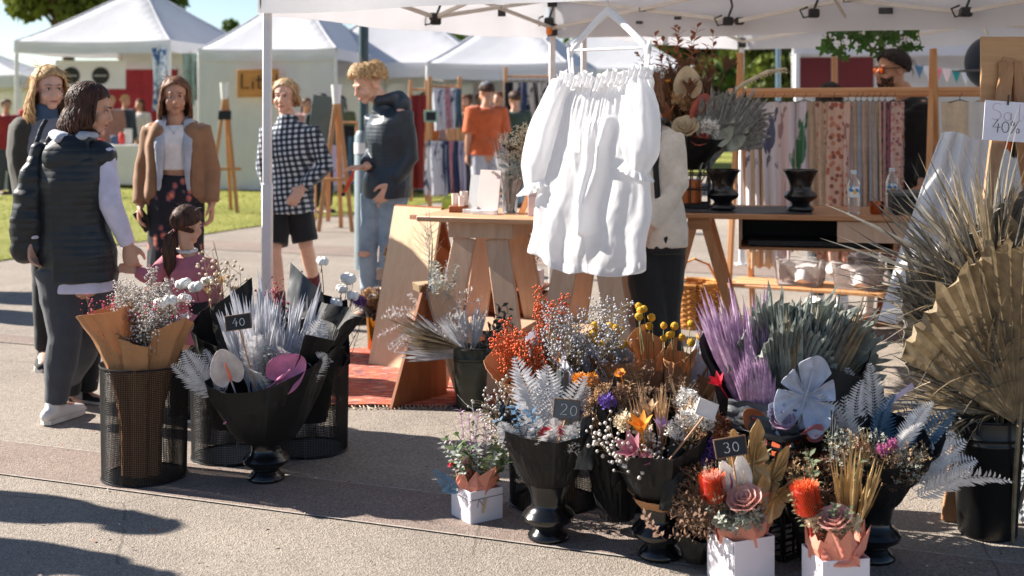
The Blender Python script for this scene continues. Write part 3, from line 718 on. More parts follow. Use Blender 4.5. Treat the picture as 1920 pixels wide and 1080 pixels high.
# things on the low shelf
def shelf(x, y, z=.312): return RP(x, y, z)
M_WIRE = mat('white wire', c(212, 206, 204), .45, .1, 20)
def wire_basket(label, loc, rz, sx=.3, sy=.2, sz=.17):
    t = thing('wire_basket', label, 'basket', loc, rz, 'white wire baskets'); mb = MB()
    for i in range(26):
        a = i / 25
        for s_ in (-1, 1): mb.tube([((a - .5) * sx * .86, s_ * sy * .43, 0), ((a - .5) * sx, s_ * sy / 2, sz)], .002, 4)
    for i in range(16):
        a = i / 15
        for s_ in (-1, 1): mb.tube([(s_ * sx * .43, (a - .5) * sy * .86, 0), (s_ * sx / 2, (a - .5) * sy, sz)], .002, 4)
    mb.box(0, 0, .002, sx * .86, sy * .86, .004); mb.build('wire_sides', M_WIRE, t)
    mb = MB(); h = sz; mb.tube([(-sx / 2, -sy / 2, h), (sx / 2, -sy / 2, h), (sx / 2, sy / 2, h), (-sx / 2, sy / 2, h), (-sx / 2, -sy / 2, h)], .005, 6); mb.build('rim', M_WIRE, t)
    mb = MB(); mb.sheet(lambda a, b: ((a - .5) * sx * .8, (b - .5) * sy * .8, sz * (.78 + .15 * math.sin(a * 7) * math.sin(b * 6))), 12, 8, sz * .6); mb.build('folded_linen', mat('folded linen', c(206, 196, 194), .9, .1, 10), t)
wire_basket('white wire basket of linen, left one on the low rack shelf', shelf(.42, -.02), RKa)
wire_basket('white wire basket of linen, right one on the low rack shelf', shelf(.80, -.02), RKa)
wire_basket('white wire basket standing behind the right one', shelf(.74, .16), RKa, .28, .14, .24)
wc = thing('slatted_crate', 'small slatted timber crate at the right end of the rack shelf', 'crate', shelf(1.26, -.05), RKa)
for k in range(3):
    for s_ in (-1, 1):
        m = MB(); m.box(0, s_ * .1, .03 + k * .055, .30, .01, .04); m.build('slat', M_RACK, wc)
        m = MB(); m.box(s_ * .145, 0, .03 + k * .055, .01, .19, .04); m.build('slat', M_RACK, wc)
m = MB(); m.box(0, 0, .005, .29, .19, .01); m.build('base', M_RACK, wc)
m = MB(); m.ell((0, 0, .13), (.2, .13, .12), 20, 12); o = m.build('linen_bag', mat('grey beige linen', c(176, 164, 150), .9, .1, 6, bump=.5, bs=14), None); o.location = shelf(1.27, -.05, .47); tag(o, 'grey beige linen bag slumped on the slatted crate', 'bag')
# wicker basket and boots on the ground behind the desk
wk = thing('wicker_basket', 'golden wicker basket on the ground behind the left desk legs', 'basket', G(1302, 612), R(10)); mb = MB()
for k in range(16):
    z = .012 + k * .018; rr = .15 + .025 * k / 16
    mb.tube([(math.cos(a * .2618) * (rr + .006 * (-1) ** (a + k)), math.sin(a * .2618) * (rr + .006 * (-1) ** (a + k)), z) for a in range(25)], .0095, 5)
mb.build('weave', mat('wicker', c(190, 132, 66), .7, .3, 30, bump=.4, bs=80), wk)
mb = MB(); mb.tube([(math.cos(a * .2618) * .178, math.sin(a * .2618) * .178, .3) for a in range(25)], .012, 6); mb.tube([(-.17, 0, .29), (-.1, 0, .42), (0, 0, .46), (.1, 0, .42), (.17, 0, .29)], .009, 6); mb.build('handle', mat('wicker', c(190, 132, 66), .7, .3, 30), wk)
# ---- right easel with sale card
EZ = G(1779, 978); ez = thing('easel', 'brown timber easel at the right edge carrying the sale card', 'easel', EZ, 0)
apex = P(1892, 92, 5.0) - EZ
for b_ in (Vector((0, 0, 0)), P(2105, 930, 4.75) - EZ, P(1990, 640, 6.2) - EZ):
    b_ = Vector((b_.x, b_.y, 0.0)); m = MB(); m.beam(b_, apex + (b_ - apex) * .02, .022, .055, (1, 0, 0)); m.build('leg', wood('easel timber', c(144, 104, 72), c(176, 134, 98), axis=(12, 12, 1)), ez)
q = P(1895, 130, 4.99) - EZ; m = MB(); m.box(q.x, q.y, q.z, .24, .018, .26); m.build('back_board', wood('easel board', c(160, 122, 86), c(188, 150, 112)), ez)
for dx in (-.03, .03):
    m = MB(); m.box(q.x + dx - .01, q.y - .02, q.z - .07, .034, .014, .2); m.build('clamp_bar', wood('easel timber', c(150, 92, 50), c(182, 118, 70)), ez)
sc_ = thing('sale_card', 'white handwritten forty percent off card clipped to the easel', 'sign', P(1842, 262, 4.88), 0)
MS = Matrix.Rotation(R(90), 4, 'X') @ Matrix.Rotation(R(-4), 4, 'Z')
m = MB(); m.box(.15, 0, .078, .30, .003, .155, Matrix.Rotation(R(4), 4, 'Y')); m.build('card', mat('white card', c(226, 224, 236), .7, .03, 6), sc_)
INK = mat('brown ink', c(78, 64, 62), .8)
write('40% off', .05, .0014, T(.035, -.0025, .03) @ MS, INK, sc_, .72)
write('Sale', .068, .0011, T(.03, -.0025, .078) @ MS, mat('faint pink ink', c(196, 176, 180), .8), sc_, .72)
m = MB(); m.tube([(.098, -.004, .135), (.10, -.006, .175)], .004, 6); m.build('clip', M_BLK, sc_)
def crease(x, z, sd): return mnoise.noise(Vector((x * 9 + sd, z * 2.3, sd))) * .6 + mnoise.noise(Vector((x * 21, z * 4.5 + sd, 3))) * .4
# ---- white dress on the easel side
M_WHITE = mat('white cotton gauze', c(240, 240, 242), .85, .02, 9, bump=.14, bs=14, tr=.5, sheen=.2, stretch=(3, 3, .8), bdist=.01)
wd = thing('white_garment', 'plain white dress draped over the easel behind the sale card', 'dress', P(1808, 250, 5.25), R(-8)); m = MB()
def wdress(a, b):
    x = .11 - (1 - a) * (.2 + .25 * b ** .9); return (x, .045 * (math.sin(a * 27 + 2 * b) + .8 * crease(a, b * .8, 3)) * (.3 + b) + .05 * math.sin(a * 3.14) * -1, -.8 * b + .012 * math.sin(a * 7) - .02 * a * (1 - b))
m.sheet(wdress, 50, 24, .003); m.build('cloth', M_WHITE, wd, ang=70)
# ---- the white dress on a hanger (front of the stall)
HG = P(1140, 92, 5.66); M_HG = mat('white painted wood', c(226, 224, 226), .4, .03, 12)
hg = thing('clothes_hanger', 'white wooden hanger hooked on the front canopy edge', 'hanger', HG, R(-44)); m = MB()
sh = [(-.225, 0, -.012), (-.2, 0, .02), (-.12, 0, .085), (-.05, 0, .14), (0, 0, .172), (.05, 0, .14), (.12, 0, .085), (.2, 0, .02), (.225, 0, -.012)]
m.tube(sh, [(.009, .014), (.010, .017), (.010, .016), (.010, .018), (.012, .023), (.010, .018), (.010, .016), (.010, .017), (.009, .014)], 10, side=Vector((0, 1, 0)), rounded=True); m.build('shoulders', M_HG, hg)
m = MB(); m.tube([(-.205, 0, .0), (.205, 0, .0)], .0065, 8); m.build('bar', M_HG, hg)
m = MB(); m.tube([(0, 0, .18), (0, 0, .25), (.02, 0, .275), (.012, 0, .31), (-.02, 0, .315), (-.035, 0, .29)], .003, 6); m.build('hook', mat('chrome', c(180, 180, 184), .2, metal=1), hg)
dr_ = thing('summer_dress', 'white off-shoulder cotton dress hanging from the white wooden hanger', 'dress', HG, R(-44))
def ridge(x, z, sd): return 1 - abs(2 * mnoise.noise(Vector((x * 7 + z * 1.3 + sd, z * .8, sd)))) ** .9
def half_w(b):   # half width of the body of the dress down its length
    pts = [(0, .19), (.06, .198), (.2, .215), (.45, .24), (.7, .26), (.93, .272), (1, .266)]
    for (b0, w0), (b1, w1) in zip(pts, pts[1:]):
        if b <= b1: return w0 + (w1 - w0) * (b - b0) / (b1 - b0)
    return pts[-1][1]
def dress_body(sgn):
    def fn(a, b):
        A = 2 * a - 1; x = A * half_w(b); ztop = -.125 + .02 * abs(math.sin(A * 6.5)) - .028 * (1 - abs(A)) + .012 * A
        hem = -1.02 + .055 * A * A - .018 * A + .010 * math.sin(A * 7)
        z = ztop + (hem - ztop) * b; th = math.sqrt(max(0, 1 - A * A)); bulge = (.04 + .035 * b) * th
        g = math.exp(-((b - .05) / .035) ** 2) * -.02; k = min(1, b * 3)
        fold = .018 * k * (ridge(x, z, 1.3 + sgn) - .55) + .010 * crease(x * 1.6, z, 2.0) + .014 * math.sin(A * 13 + 3.0 * b + sgn) * b
        if b < .3: fold += .005 * math.sin(A * 70 + 3 * math.sin(A * 9)) * (1 - b / .3)
        fold += .0022 * mnoise.noise(Vector((x * 50, z * 24, sgn)))
        v_ = -.06 * math.exp(-((abs(A - .1) - .35 * (.75 - b)) / .10) ** 2) * (1 if .2 < b < .8 else .3) * k
        return (x + .01 * math.sin(z * 22 + A * 5) * b, sgn * (bulge + fold * th ** .4 + g) + v_ * .6 * th, z)
    return fn
m = MB(); m.sheet(dress_body(-1), 150, 110); m.sheet(dress_body(1), 60, 40); m.build('dress_body', M_WHITE, dr_, ang=75)
for s_ in (-1, 1):
    LS = .50 if s_ < 0 else .40
    def slv(a, b):
        an = a * 6.283; cx = s_ * ((.18 if s_ < 0 else .145) + (.085 if s_ < 0 else .055) * math.sin(min(b, 1) * 1.9)); cz = -.13 - LS * b
        r1 = (.045 + .034 * math.sin(b * 2.5)) * (1 - .3 * max(0, (b - .8) / .2)); r2 = r1 * .7
        k = 1 + .2 * (ridge(an * .10 + .3 * s_, cz * 1.3, 5 + s_) - .5) + .07 * math.sin(an * 6 + b * 3) + .03 * mnoise.noise(Vector((an * 4, cz * 30, s_)))
        return (cx + math.cos(an) * r1 * k, math.sin(an) * r2 * k - .03, cz + .03 * math.cos(an) * s_ * -b)
    m = MB(); m.sheet(slv, 64, 40); m.build('sleeve', M_WHITE, dr_, ang=75)
    def cuff(a, b):
        an = a * 6.283; r_ = .05 + .022 * b + .008 * math.sin(an * 14) * b; return (s_ * ((.18 if s_ < 0 else .145) + (.085 if s_ < 0 else .055) * math.sin(1.9)) + math.cos(an) * r_, math.sin(an) * r_ * .72 - .03, -.125 - LS - .035 * b + .03 * math.cos(an) * -s_)
    m = MB(); m.sheet(cuff, 60, 4); m.build('cuff_frill', M_WHITE, dr_, ang=75)
    m = MB(); x = s_ * .165; m.tube([(x, -.005, -.13), (x + s_ * .012, -.012, .0), (x + s_ * .018, 0, .035), (x + s_ * .012, .014, .0), (x + .0, .01, -.12)], [(.006, .002)] * 5, 6); m.build('strap_loop', M_WHITE, dr_)
def frill(a, b):
    A = 2 * a - 1; x = A * .215; z = -.125 + .02 * abs(math.sin(A * 6.5)) - .028 * (1 - abs(A)) + .012 * A
    return (x, -.062 * math.sqrt(max(0, 1 - A * A * .96)) - .012 - .016 * math.sin(A * 62 + 2 * b) * (.3 + abs(b - .35)), z + .026 - .06 * b + .008 * math.sin(A * 41))
m = MB(); m.sheet(frill, 130, 6); m.build('neck_frill', M_WHITE, dr_, ang=75)
for ch in dr_.children:      # the wind swings the dress to the left
    for vv in ch.data.vertices:
        vv.co.x *= 1.3
        if vv.co.z < -.1: vv.co.x += .16 * (vv.co.z + .1)
def hemband(a, b):
    p = Vector(dress_body(-1)(a, .955 + .04 * b)); return (p.x * 1.3 + .16 * (p.z + .1), p.y - .0025, p.z)
m = MB(); m.sheet(hemband, 150, 3); m.build('hem', M_WHITE, dr_, ang=75)
def placket(a, b):
    p = Vector(dress_body(-1)(.5 + .018 * (a - .5), .02 + .26 * b)); return (p.x * 1.3 + .16 * (p.z + .1), p.y - .004, p.z)
m = MB(); m.sheet(placket, 4, 24); m.build('placket', M_WHITE, dr_, ang=75)
m = MB(); m.box(-.04, -.13, -.42, .05, .004, .1, Matrix.Rotation(R(5), 4, 'Y')); m.build('paper_tag', mat('pale paper tag', c(226, 224, 218), .8, .03), dr_)
m = MB(); m.tube([(.0, -.1, -.15), (-.02, -.115, -.25), (-.036, -.13, -.37)], .0016, 4); m.build('tag_string', mat('grey string', c(140, 138, 150), .9), dr_)
# ================================================================ FLORAL PIECES (meshes shared between pieces)
MC = {}
def cached(key, fn, *ms):
    k = (key, tuple(m.name for m in ms))
    if k not in MC: MC[k] = withmat(fn(), *ms)
    return MC[k]
def blade(mb, d, n_, L, w_, fold=.3, curl=0.0, base=0.0, seg=5, tip=.15, O=Vector((0, 0, 0)), peak=.55):
    """V-folded leaf blade along d with normal n_"""
    d = d.normalized(); sd = d.cross(n_).normalized(); n_ = sd.cross(d).normalized(); vs_ = []
    for i in range(seg + 1):
        t = i / seg; wt = w_ * (t / peak if t < peak else max(0, (1 - (t - peak) / (1 - peak))) ** .8) ; wt = max(wt, w_ * .12 if t < .5 else w_ * .03)
        p = O + d * (base + (L - base) * t) + n_ * (curl * t * t)
        vs_ += [p - sd * wt + n_ * fold * wt, p, p + sd * wt + n_ * fold * wt]
    fs = []
    for i in range(seg):
        a = i * 3; fs += [(a, a + 1, a + 4, a + 3), (a + 1, a + 2, a + 5, a + 4)]
    mb.add(vs_, fs)
def me_fern(v):
    random.seed(100 + v); mb = MB(); L = .36; n = 19; cv = (.10, .03, -.06, .16)[v % 4]; sx = (.03, -.05, .06, .0)[v % 4]
    path = lambda t: Vector((sx * t * t, -cv * t * t * 1.0, L * t * (1 - .12 * t)))
    mb.tube([path(i / 10) for i in range(11)], [.0022 - .0016 * i / 10 for i in range(11)], 4)
    for i in range(n):
        t = .12 + .88 * i / n; p = path(t); tn = (path(min(1, t + .02)) - path(t - .02)).normalized()
        wl = .085 * math.sin(min(1, (1 - t) * 1.25 + .05) * 1.57) ** .9 * (.55 + .45 * min(1, t * 3.2))
        for s_ in (-1, 1):
            d = (Vector((s_, 0, 0)) * .86 + tn * .52 + Vector((0, random.uniform(-.22, .18), 0))).normalized()
            blade(mb, d, Vector((0, -1, 0)), wl * random.uniform(.85, 1.1), .0062 * (.5 + wl / .1), .25, -.12 * wl, 0, 3, O=p, peak=.35)
    return mb.mesh('fern', ang=80)
def me_spear(v, nb=9, spread=11, L=.42, w_=.0085, fray=.06):
    random.seed(200 + v); mb = MB()
    for i in range(nb):
        a = R((i / (nb - 1) - .5) * 2 * spread + random.uniform(-1.2, 1.2)); l = L * (1 - .22 * abs(i / (nb - 1) - .5) * 2) * random.uniform(1 - fray * 3, 1 + fray)
        blade(mb, Vector((math.sin(a), random.uniform(-.03, .03), math.cos(a))), Vector((0, -1, 0)), l, w_, .75 * (-1) ** i, random.uniform(-.05, .02), .02, 5, peak=.62)
    mb.tube([(0, 0, -.12), (0, 0, .05)], .004, 5)
    return mb.mesh('palm_spear', ang=30)
def me_fan(v, nb=24, spread=66, L=.5, drop=.1):
    """pleated fan: joined folds that split into tips"""
    random.seed(300 + v); mb = MB(); RS = (.04, .2, .4, .6, .8); ln = [L * (1 - .16 * abs((i + .5) / nb - .5) * 2) * random.uniform(.84, 1.04) for i in range(nb)]; bend = [random.uniform(-.5, 1.2) for _ in range(nb)]
    n2 = 2 * nb + 1
    def pt(j, rr, off=0.0):
        a = R(((j / (2 * nb)) - .5) * 2 * spread); h = (-1) ** j * .011 * rr / (L * .66)
        return Vector((math.sin(a) * rr, h - drop * (rr / L) ** 2 + off + .02 * math.sin(j * .5) * rr / L, math.cos(a) * rr))
    mb.add([pt(j, r_ * L) for r_ in RS for j in range(n2)], [(i * n2 + j, i * n2 + j + 1, (i + 1) * n2 + j + 1, (i + 1) * n2 + j) for i in range(len(RS) - 1) for j in range(n2 - 1)])
    for k in range(nb):
        r0 = RS[-1] * L; a, b, d = pt(2 * k, r0), pt(2 * k + 1, r0), pt(2 * k + 2, r0); q = r0 + (ln[k] - r0) * .55; o = -drop * .35 * bend[k]; m1 = pt(2 * k + 1, q, o * .35); w1 = (d - a) * .32; tip = pt(2 * k + 1, ln[k], o) + Vector((random.uniform(-.012, .012), 0, 0))
        mb.add([a, b, d, m1 - w1, m1, m1 + w1, tip], [(0, 1, 4, 3), (1, 2, 5, 4), (3, 4, 6), (4, 5, 6)])
    mb.tube([(0, 0, -.3), (0, .01, -.1), (0, 0, .06)], .007, 6)
    return mb.mesh('fan_palm_leaf', ang=20)
def me_ragged(v):
    """long dry drooping strands"""
    random.seed(350 + v); mb = MB()
    for i in range(34):
        a = random.uniform(0, 6.28); l = random.uniform(.25, .55); e = random.uniform(.15, .9)
        d = Vector((math.cos(a) * e, math.sin(a) * e, 1)).normalized(); cr = random.uniform(-.22, .1)
        blade(mb, d, Vector((-d.z * math.cos(a), -d.z * math.sin(a), e)), l, random.uniform(.004, .009), .6, cr, 0, 7, peak=.4)
    return mb.mesh('dry_palm_tuft', ang=40)
def me_berry(v, n=46, r_=.0058, L=.3, spread=.09):
    random.seed(400 + v); mb = MB()
    mb.cur = 0; mb.tube([(0, 0, -.1), (.004, 0, L * .5), (0, .004, L)], [.002, .0016, .001], 4)
    for i in range(n):
        t = random.uniform(.3, 1.05); a = random.uniform(0, 6.28); rr = spread * random.uniform(.2, 1) * (1.1 - .55 * t) ** .6
        p = Vector((math.cos(a) * rr, math.sin(a) * rr, L * t + rr * .5)); b0 = Vector((0, 0, L * t - rr * .35))
        mb.cur = 0; mb.tube([b0, b0.lerp(p, .5) + Vector((0, 0, .004)), p], .0008, 3, cap=False)
        mb.cur = 1; mb.octa(p, r_ * random.uniform(.75, 1.2))
    return mb.mesh('berry_spray', ang=180)
def me_mist(v, n=130, L=.22, spread=.1, fs=.007):
    """fine filler blossom"""
    random.seed(450 + v); mb = MB(); mb.tube([(0, 0, -.1), (0, 0, L * .6)], .002, 4)
    for i in range(n):
        t = random.uniform(.35, 1.0); a = random.uniform(0, 6.28); rr = spread * math.sqrt(random.random()) * (1.15 - .5 * t)
        p = Vector((math.cos(a) * rr, math.sin(a) * rr, L * t + rr * .25))
        if i % 3 == 0: mb.cur = 0; mb.tube([(0, 0, L * t * .6), p], .0007, 3, cap=False)
        mb.cur = 1; q = Quaternion((random.gauss(0, 1), random.gauss(0, 1), random.gauss(0, 1), random.gauss(0, 1))).normalized(); s_ = fs * random.uniform(.6, 1.3)
        for k in range(3):
            an = k * 2.094
            mb.add([p, p + q @ Vector((math.cos(an - .5) * s_, math.sin(an - .5) * s_, .3 * s_)), p + q @ Vector((math.cos(an) * s_ * 1.35, math.sin(an) * s_ * 1.35, .1 * s_)), p + q @ Vector((math.cos(an + .5) * s_, math.sin(an + .5) * s_, .3 * s_))], [(0, 1, 2, 3)])
    return mb.mesh('filler_sprig', ang=20)
def me_sprig(v, n=18, L=.26, lw=.012, ll=.034):
    """stem with small oval leaves"""
    random.seed(500 + v); mb = MB(); cv = random.uniform(-.05, .05)
    path = lambda t: Vector((cv * t * t, -.05 * t * t, L * t)); mb.tube([path(i / 6) for i in range(7)], .0016, 4)
    for i in range(n):
        t = .15 + .85 * i / n; a = i * 2.4; d = Vector((math.cos(a), math.sin(a), .7)); blade(mb, d, Vector((-math.cos(a), -math.sin(a), 1.4)), ll * random.uniform(.7, 1.2), lw * random.uniform(.7, 1.1), .2, -.01, 0, 4, O=path(t), peak=.45)
    return mb.mesh('leaf_sprig', ang=60)
def me_twig(v, n=7, L=.34):
    random.seed(550 + v); mb = MB(); mb.tube([(0, 0, -.05), (.01, 0, L * .5), (-.01, 0, L)], [.003, .002, .001], 5)
    for i in range(n):
        t = random.uniform(.3, .95); a = random.uniform(0, 6.28); l = random.uniform(.05, .12); b0 = Vector((0, 0, L * t)); e = b0 + Vector((math.cos(a) * l, math.sin(a) * l, l * .9)); mb.tube([b0, b0.lerp(e, .5) + Vector((0, 0, -.008)), e], [.0016, .001, .0006], 4)
    return mb.mesh('bare_twig')
def me_rose(v):
    random.seed(600 + v); mb = MB()
    for ring, (n, rr, h, tilt) in enumerate(((3, .009, .036, 4), (4, .016, .038, 12), (5, .024, .036, 24), (6, .031, .03, 44))):
        for k in range(n):
            a = 6.283 * k / n + ring * .7; wd_ = 6.283 / n * .75
            def pt(u, w2):
                an = a + (u - .5) * 2 * wd_; fl = math.sin(R(tilt)) * .03 * w2 ** 1.6; r2 = rr * (.55 + .5 * math.sin(w2 * 1.9)) + fl; z = h * w2 * (1 - .35 * (2 * u - 1) ** 2 * w2)
                return (math.cos(an) * r2, math.sin(an) * r2, z)
            mb.sheet(pt, 6, 5, .0008)
    mb.tube([(0, 0, -.14), (0, 0, .004)], .003, 5)
    return mb.mesh('rose_bloom', ang=60)
def me_banksia(v, r_=.028, h=.062):
    random.seed(650 + v); mb = MB(); mb.cur = 0; mb.lathe([(.006, -.1), (.006, -.004), (r_ * .8, 0), (r_ * .82, h * .9), (r_ * .5, h), (.002, h)], 16)
    mb.cur = 1
    for i in range(30):
        for j in range(15):
            a = 6.283 * i / 30 + .1 * (j % 2); z = h * (.03 + .94 * j / 14); d = Vector((math.cos(a), math.sin(a), .6)); p = Vector((math.cos(a) * r_ * .78, math.sin(a) * r_ * .78, z)); s_ = Vector((-math.sin(a), math.cos(a), 0)) * .0014
            e = p + d * random.uniform(.008, .013); mb.add([p - s_, p + s_, e + s_ * .8 + Vector((0, 0, .003)), e - s_ * .8 + Vector((0, 0, .003))], [(0, 1, 2, 3)])
    mb.cur = 2
    for i in range(90):
        a = random.uniform(0, 6.28); rr = r_ * .85 * math.sqrt(random.random()); mb.tube([(math.cos(a) * rr * .8, math.sin(a) * rr * .8, h * .96), (math.cos(a) * rr, math.sin(a) * rr, h + random.uniform(.006, .013))], .0014, 3)
    return mb.mesh('banksia_bloom', ang=40)
def me_daisy(v, n=26, r_=.028):
    random.seed(700 + v); mb = MB(); mb.cur = 1; mb.ell((0, 0, .008), (r_ * .38, r_ * .38, r_ * .25), 10, 6); mb.cur = 0
    for ring, (e, l) in enumerate(((.25, 1.0), (.7, .85), (1.4, .6))):
        for k in range(n // (ring + 1)):
            a = 6.283 * k / (n // (ring + 1)) + ring * .3; d = Vector((math.cos(a), math.sin(a), e)); blade(mb, d, Vector((-math.cos(a) * e, -math.sin(a) * e, 1)), r_ * l * random.uniform(.85, 1.1), r_ * .16, .2, .004, 0, 3, peak=.6)
    mb.tube([(0, 0, -.15), (0, 0, 0)], .0018, 4)
    return mb.mesh('everlasting_bloom', ang=50)
def me_billy(v):
    random.seed(750 + v); mb = MB(); mb.cur = 1; mb.tube([(0, 0, -.3), (.008, 0, -.1), (0, 0, 0)], .0016, 4); mb.cur = 0
    mb.ell((0, 0, .012), .0135, 14, 10)
    for i in range(150):
        d = Vector((random.gauss(0, 1), random.gauss(0, 1), random.gauss(0, 1))).normalized(); mb.octa(Vector((0, 0, .012)) + d * .0132, .0017)
    return mb.mesh('billy_button')
def me_cotton(v):
    random.seed(800 + v); mb = MB(); mb.cur = 0
    for k in range(4):
        a = 1.571 * k + .3; cc = Vector((math.cos(a) * .018, math.sin(a) * .018, .022)); s0 = len(mb.v); mb.ell(cc, (.021, .021, .023), 14, 10)
        for i in range(s0, len(mb.v)):
            p = Vector(mb.v[i]); mb.v[i] = tuple(p + (p - cc) * .22 * mnoise.noise(p * 90))
    mb.cur = 1
    for k in range(5):
        a = 1.2566 * k; d = Vector((math.cos(a), math.sin(a), .35)); blade(mb, d, Vector((-.3 * math.cos(a), -.3 * math.sin(a), 1)), .034, .009, .4, .008, 0, 4, O=Vector((0, 0, 0)), peak=.35)
    mb.tube([(0, 0, -.05), (0, 0, .005)], .003, 5)
    return mb.mesh('cotton_boll', ang=70)
def me_anth(v):
    mb = MB(); mb.cur = 0
    def hrt(a, b):
        an = (a - .5) * 2 * math.pi; r_ = .06 * (1.15 - .55 * abs(math.sin(an / 2)) ** .6) if False else .062 * (1 - .42 * math.exp(-(((abs(an) - math.pi) / .32) ** 2)) + .22 * math.exp(-((an / .5) ** 2)))
        return (math.sin(an) * r_ * b * .88, -.012 * b * b + .01 * math.cos(an * 2) * b, math.cos(an) * r_ * b + .035)
    mb.sheet(hrt, 40, 6, .0015); mb.cur = 1; mb.tube([(0, -.006, -.0), (.004, -.025, .03), (.004, -.034, .07)], [.005, .0055, .003], 8, rounded=True)
    mb.cur = 0; mb.tube([(0, .004, -.22), (0, .004, .0)], .003, 5)
    return mb.mesh('anthurium', ang=60)
def me_monstera(v, sc=1.0):
    """broad leaf with deep slits, base at the origin"""
    random.seed(850 + v); mb = MB(); N = 260; slit = (R(34), R(78)); cz = .075
    def rad(an):
        a = abs(an); r_ = .094 * (1 + .12 * math.cos(a) ** 2 + .22 * math.exp(-(a / .4) ** 2)) * (1 - .6 * math.exp(-((a - math.pi) / .3) ** 2)) * (1 + .04 * math.sin(an * 3 + 1))
        for k, q in enumerate(slit): r_ *= 1 - (.72 - .06 * k) * math.exp(-((a - q) / .062) ** 4)
        return r_
    def fn(u, w2):
        an = (u - .5) * 2 * math.pi; r_ = rad(an) * w2; x, z = math.sin(an) * r_ * .9, cz + math.cos(an) * r_
        return (x, -.32 * abs(x) + .05 * math.sin(z * 10) - .02 * w2 * w2 + .006 * math.sin(an * 9) * w2, z)
    mb.sheet(fn, N, 8, .0012); mb.tube([(0, 0, -.2), (0, .0, 0), (0, .018, cz), (0, .02, cz + .09)], [.004, .0035, .003, .001], 5)
    return mb.mesh('monstera_leaf', ang=60)
def me_lily(v):
    """closed dried bell/petal cluster"""
    random.seed(900 + v); mb = MB()
    for k in range(6):
        a = 1.047 * k; d = Vector((math.cos(a) * .45, math.sin(a) * .45, 1)); blade(mb, d, Vector((-math.cos(a), -math.sin(a), .45)), .075, .017, .35, -.012, 0, 5, peak=.5)
    mb.tube([(0, 0, -.2), (0, 0, .005)], .003, 5); return mb.mesh('bell_bloom', ang=60)
def me_goldstrip(v):
    random.seed(950 + v); mb = MB()
    for i in range(16):
        a = random.uniform(0, 6.28); e = random.uniform(.02, .16); d = Vector((math.cos(a) * e, math.sin(a) * e, 1)); blade(mb, d, Vector((math.cos(a), math.sin(a), 0)), random.uniform(.16, .24), .006, .9, random.uniform(-.02, .03), 0, 6, O=Vector((math.cos(a) * .012, math.sin(a) * .012, 0)), peak=.5)
    return mb.mesh('gilded_leaf_bundle', ang=35)

# ---- colours of dried flowers
F = lambda n, col, **k: mat(n, col, k.pop('rough', .7), k.pop('var', .22), k.pop('vs', 25), tr=k.pop('tr', .2), rnd=k.pop('rnd', .14), **k)
D_BLUE = F('ice blue dyed palm', c(198, 198, 204)); D_SILV = F('silver fern', c(202, 201, 203), rnd=.12); D_WHITEF = F('bleached fern', c(234, 232, 232), rnd=.05)
D_TEAL = F('blue dyed fern', c(74, 108, 136)); D_PURP = F('purple dyed palm', c(168, 126, 172), hue=.02, col2=c(226, 196, 218)); D_GREYG = F('grey green palm', c(118, 128, 126), col2=c(168, 174, 164), rnd=.25)
D_TAN = F('tan dried palm', c(124, 108, 86), col2=c(174, 156, 126)); D_DARK = F('charcoal dried palm', c(84, 84, 82), col2=c(126, 120, 110), rnd=.3); D_STEM = F('dry stem', c(120, 104, 76), tr=0)
D_OLIVE = F('dusty green leaf', c(112, 122, 92)); D_GREEN = F('leaf green', c(82, 104, 58)); D_SAGE = F('sage leaf', c(164, 168, 154)); D_BROWN = F('brown dried leaf', c(112, 82, 62)); D_RUST = F('rust dried leaf', c(150, 92, 60))
D_WBER = F('pale silver berry', c(196, 188, 182), tr=0, rough=.45, spec=.5); D_GBER = F('grey berry', c(170, 170, 176), tr=0, rough=.45); D_PBER = F('magenta berry', c(196, 40, 92), tr=0, rough=.4); D_OBER = F('burnt orange berry', c(206, 84, 22), tr=0, rough=.5, rnd=.1)
D_COTTON = F('cotton fluff', c(240, 236, 230), tr=.15, rough=.95, rnd=.03); D_ROSE = F('pink rose petal', c(252, 206, 196), col2=c(253, 222, 212), tr=.5, rnd=.05); D_BANK = F('orange banksia', c(224, 104, 52), tr=.1); D_BANKT = F('pale banksia crown', c(228, 170, 150), tr=.1); D_BANKC = F('red banksia core', c(150, 30, 20), tr=0)
D_YEL = F('billy button yellow', c(206, 158, 42), tr=0, rough=.85); D_GOLD = mat('gilded leaf', c(204, 172, 120), .4, .25, 20, metal=.4, rnd=.1); D_PINKL = F('dusty pink leaf', c(196, 120, 158)); D_ANTH = F('pale anthurium', c(204, 196, 192), rough=.35); D_SPAD = F('coral spadix', c(226, 120, 92), tr=0)
D_ICE = F('ice blue monstera', c(192, 200, 218), rough=.5); D_LILAC = F('lilac petal', c(176, 144, 170)); D_CREAM = F('cream petal', c(224, 208, 178)); D_MAUVE = F('mauve petal', c(178, 116, 130)); D_VIO = F('violet statice', c(92, 66, 150)); D_ORNG = F('orange petal', c(226, 146, 44)); D_RED = F('red petal', c(196, 44, 62)); D_WHT = F('white petal', c(232, 230, 226)); D_FUCH = F('fuchsia petal', c(184, 96, 146)); D_PAMP = F('straw', c(196, 160, 120)); D_SALM = F('salmon petal', c(222, 120, 104)); D_HYD = F('slate blue hydrangea', c(74, 90, 124))
PK_KRAFT = mat('kraft paper', c(196, 146, 102), .7, .1, 7, bump=.25, bs=26, tr=.28, rnd=.05); PK_BLACK = mat('black tissue card', c(13, 14, 16), .6, .25, 6, bump=.25, bs=20, rnd=.1, spec=.35); PK_PEACH = mat('peach tissue paper', c(238, 164, 140), .7, .07, 8, bump=.2, bs=24, tr=.35); PK_WHITE = mat('white tissue paper', c(226, 228, 236), .75, .05, 8, bump=.2, bs=30, tr=.4); PK_CHAR = mat('charcoal card', c(64, 68, 72), .55, .12, 7)
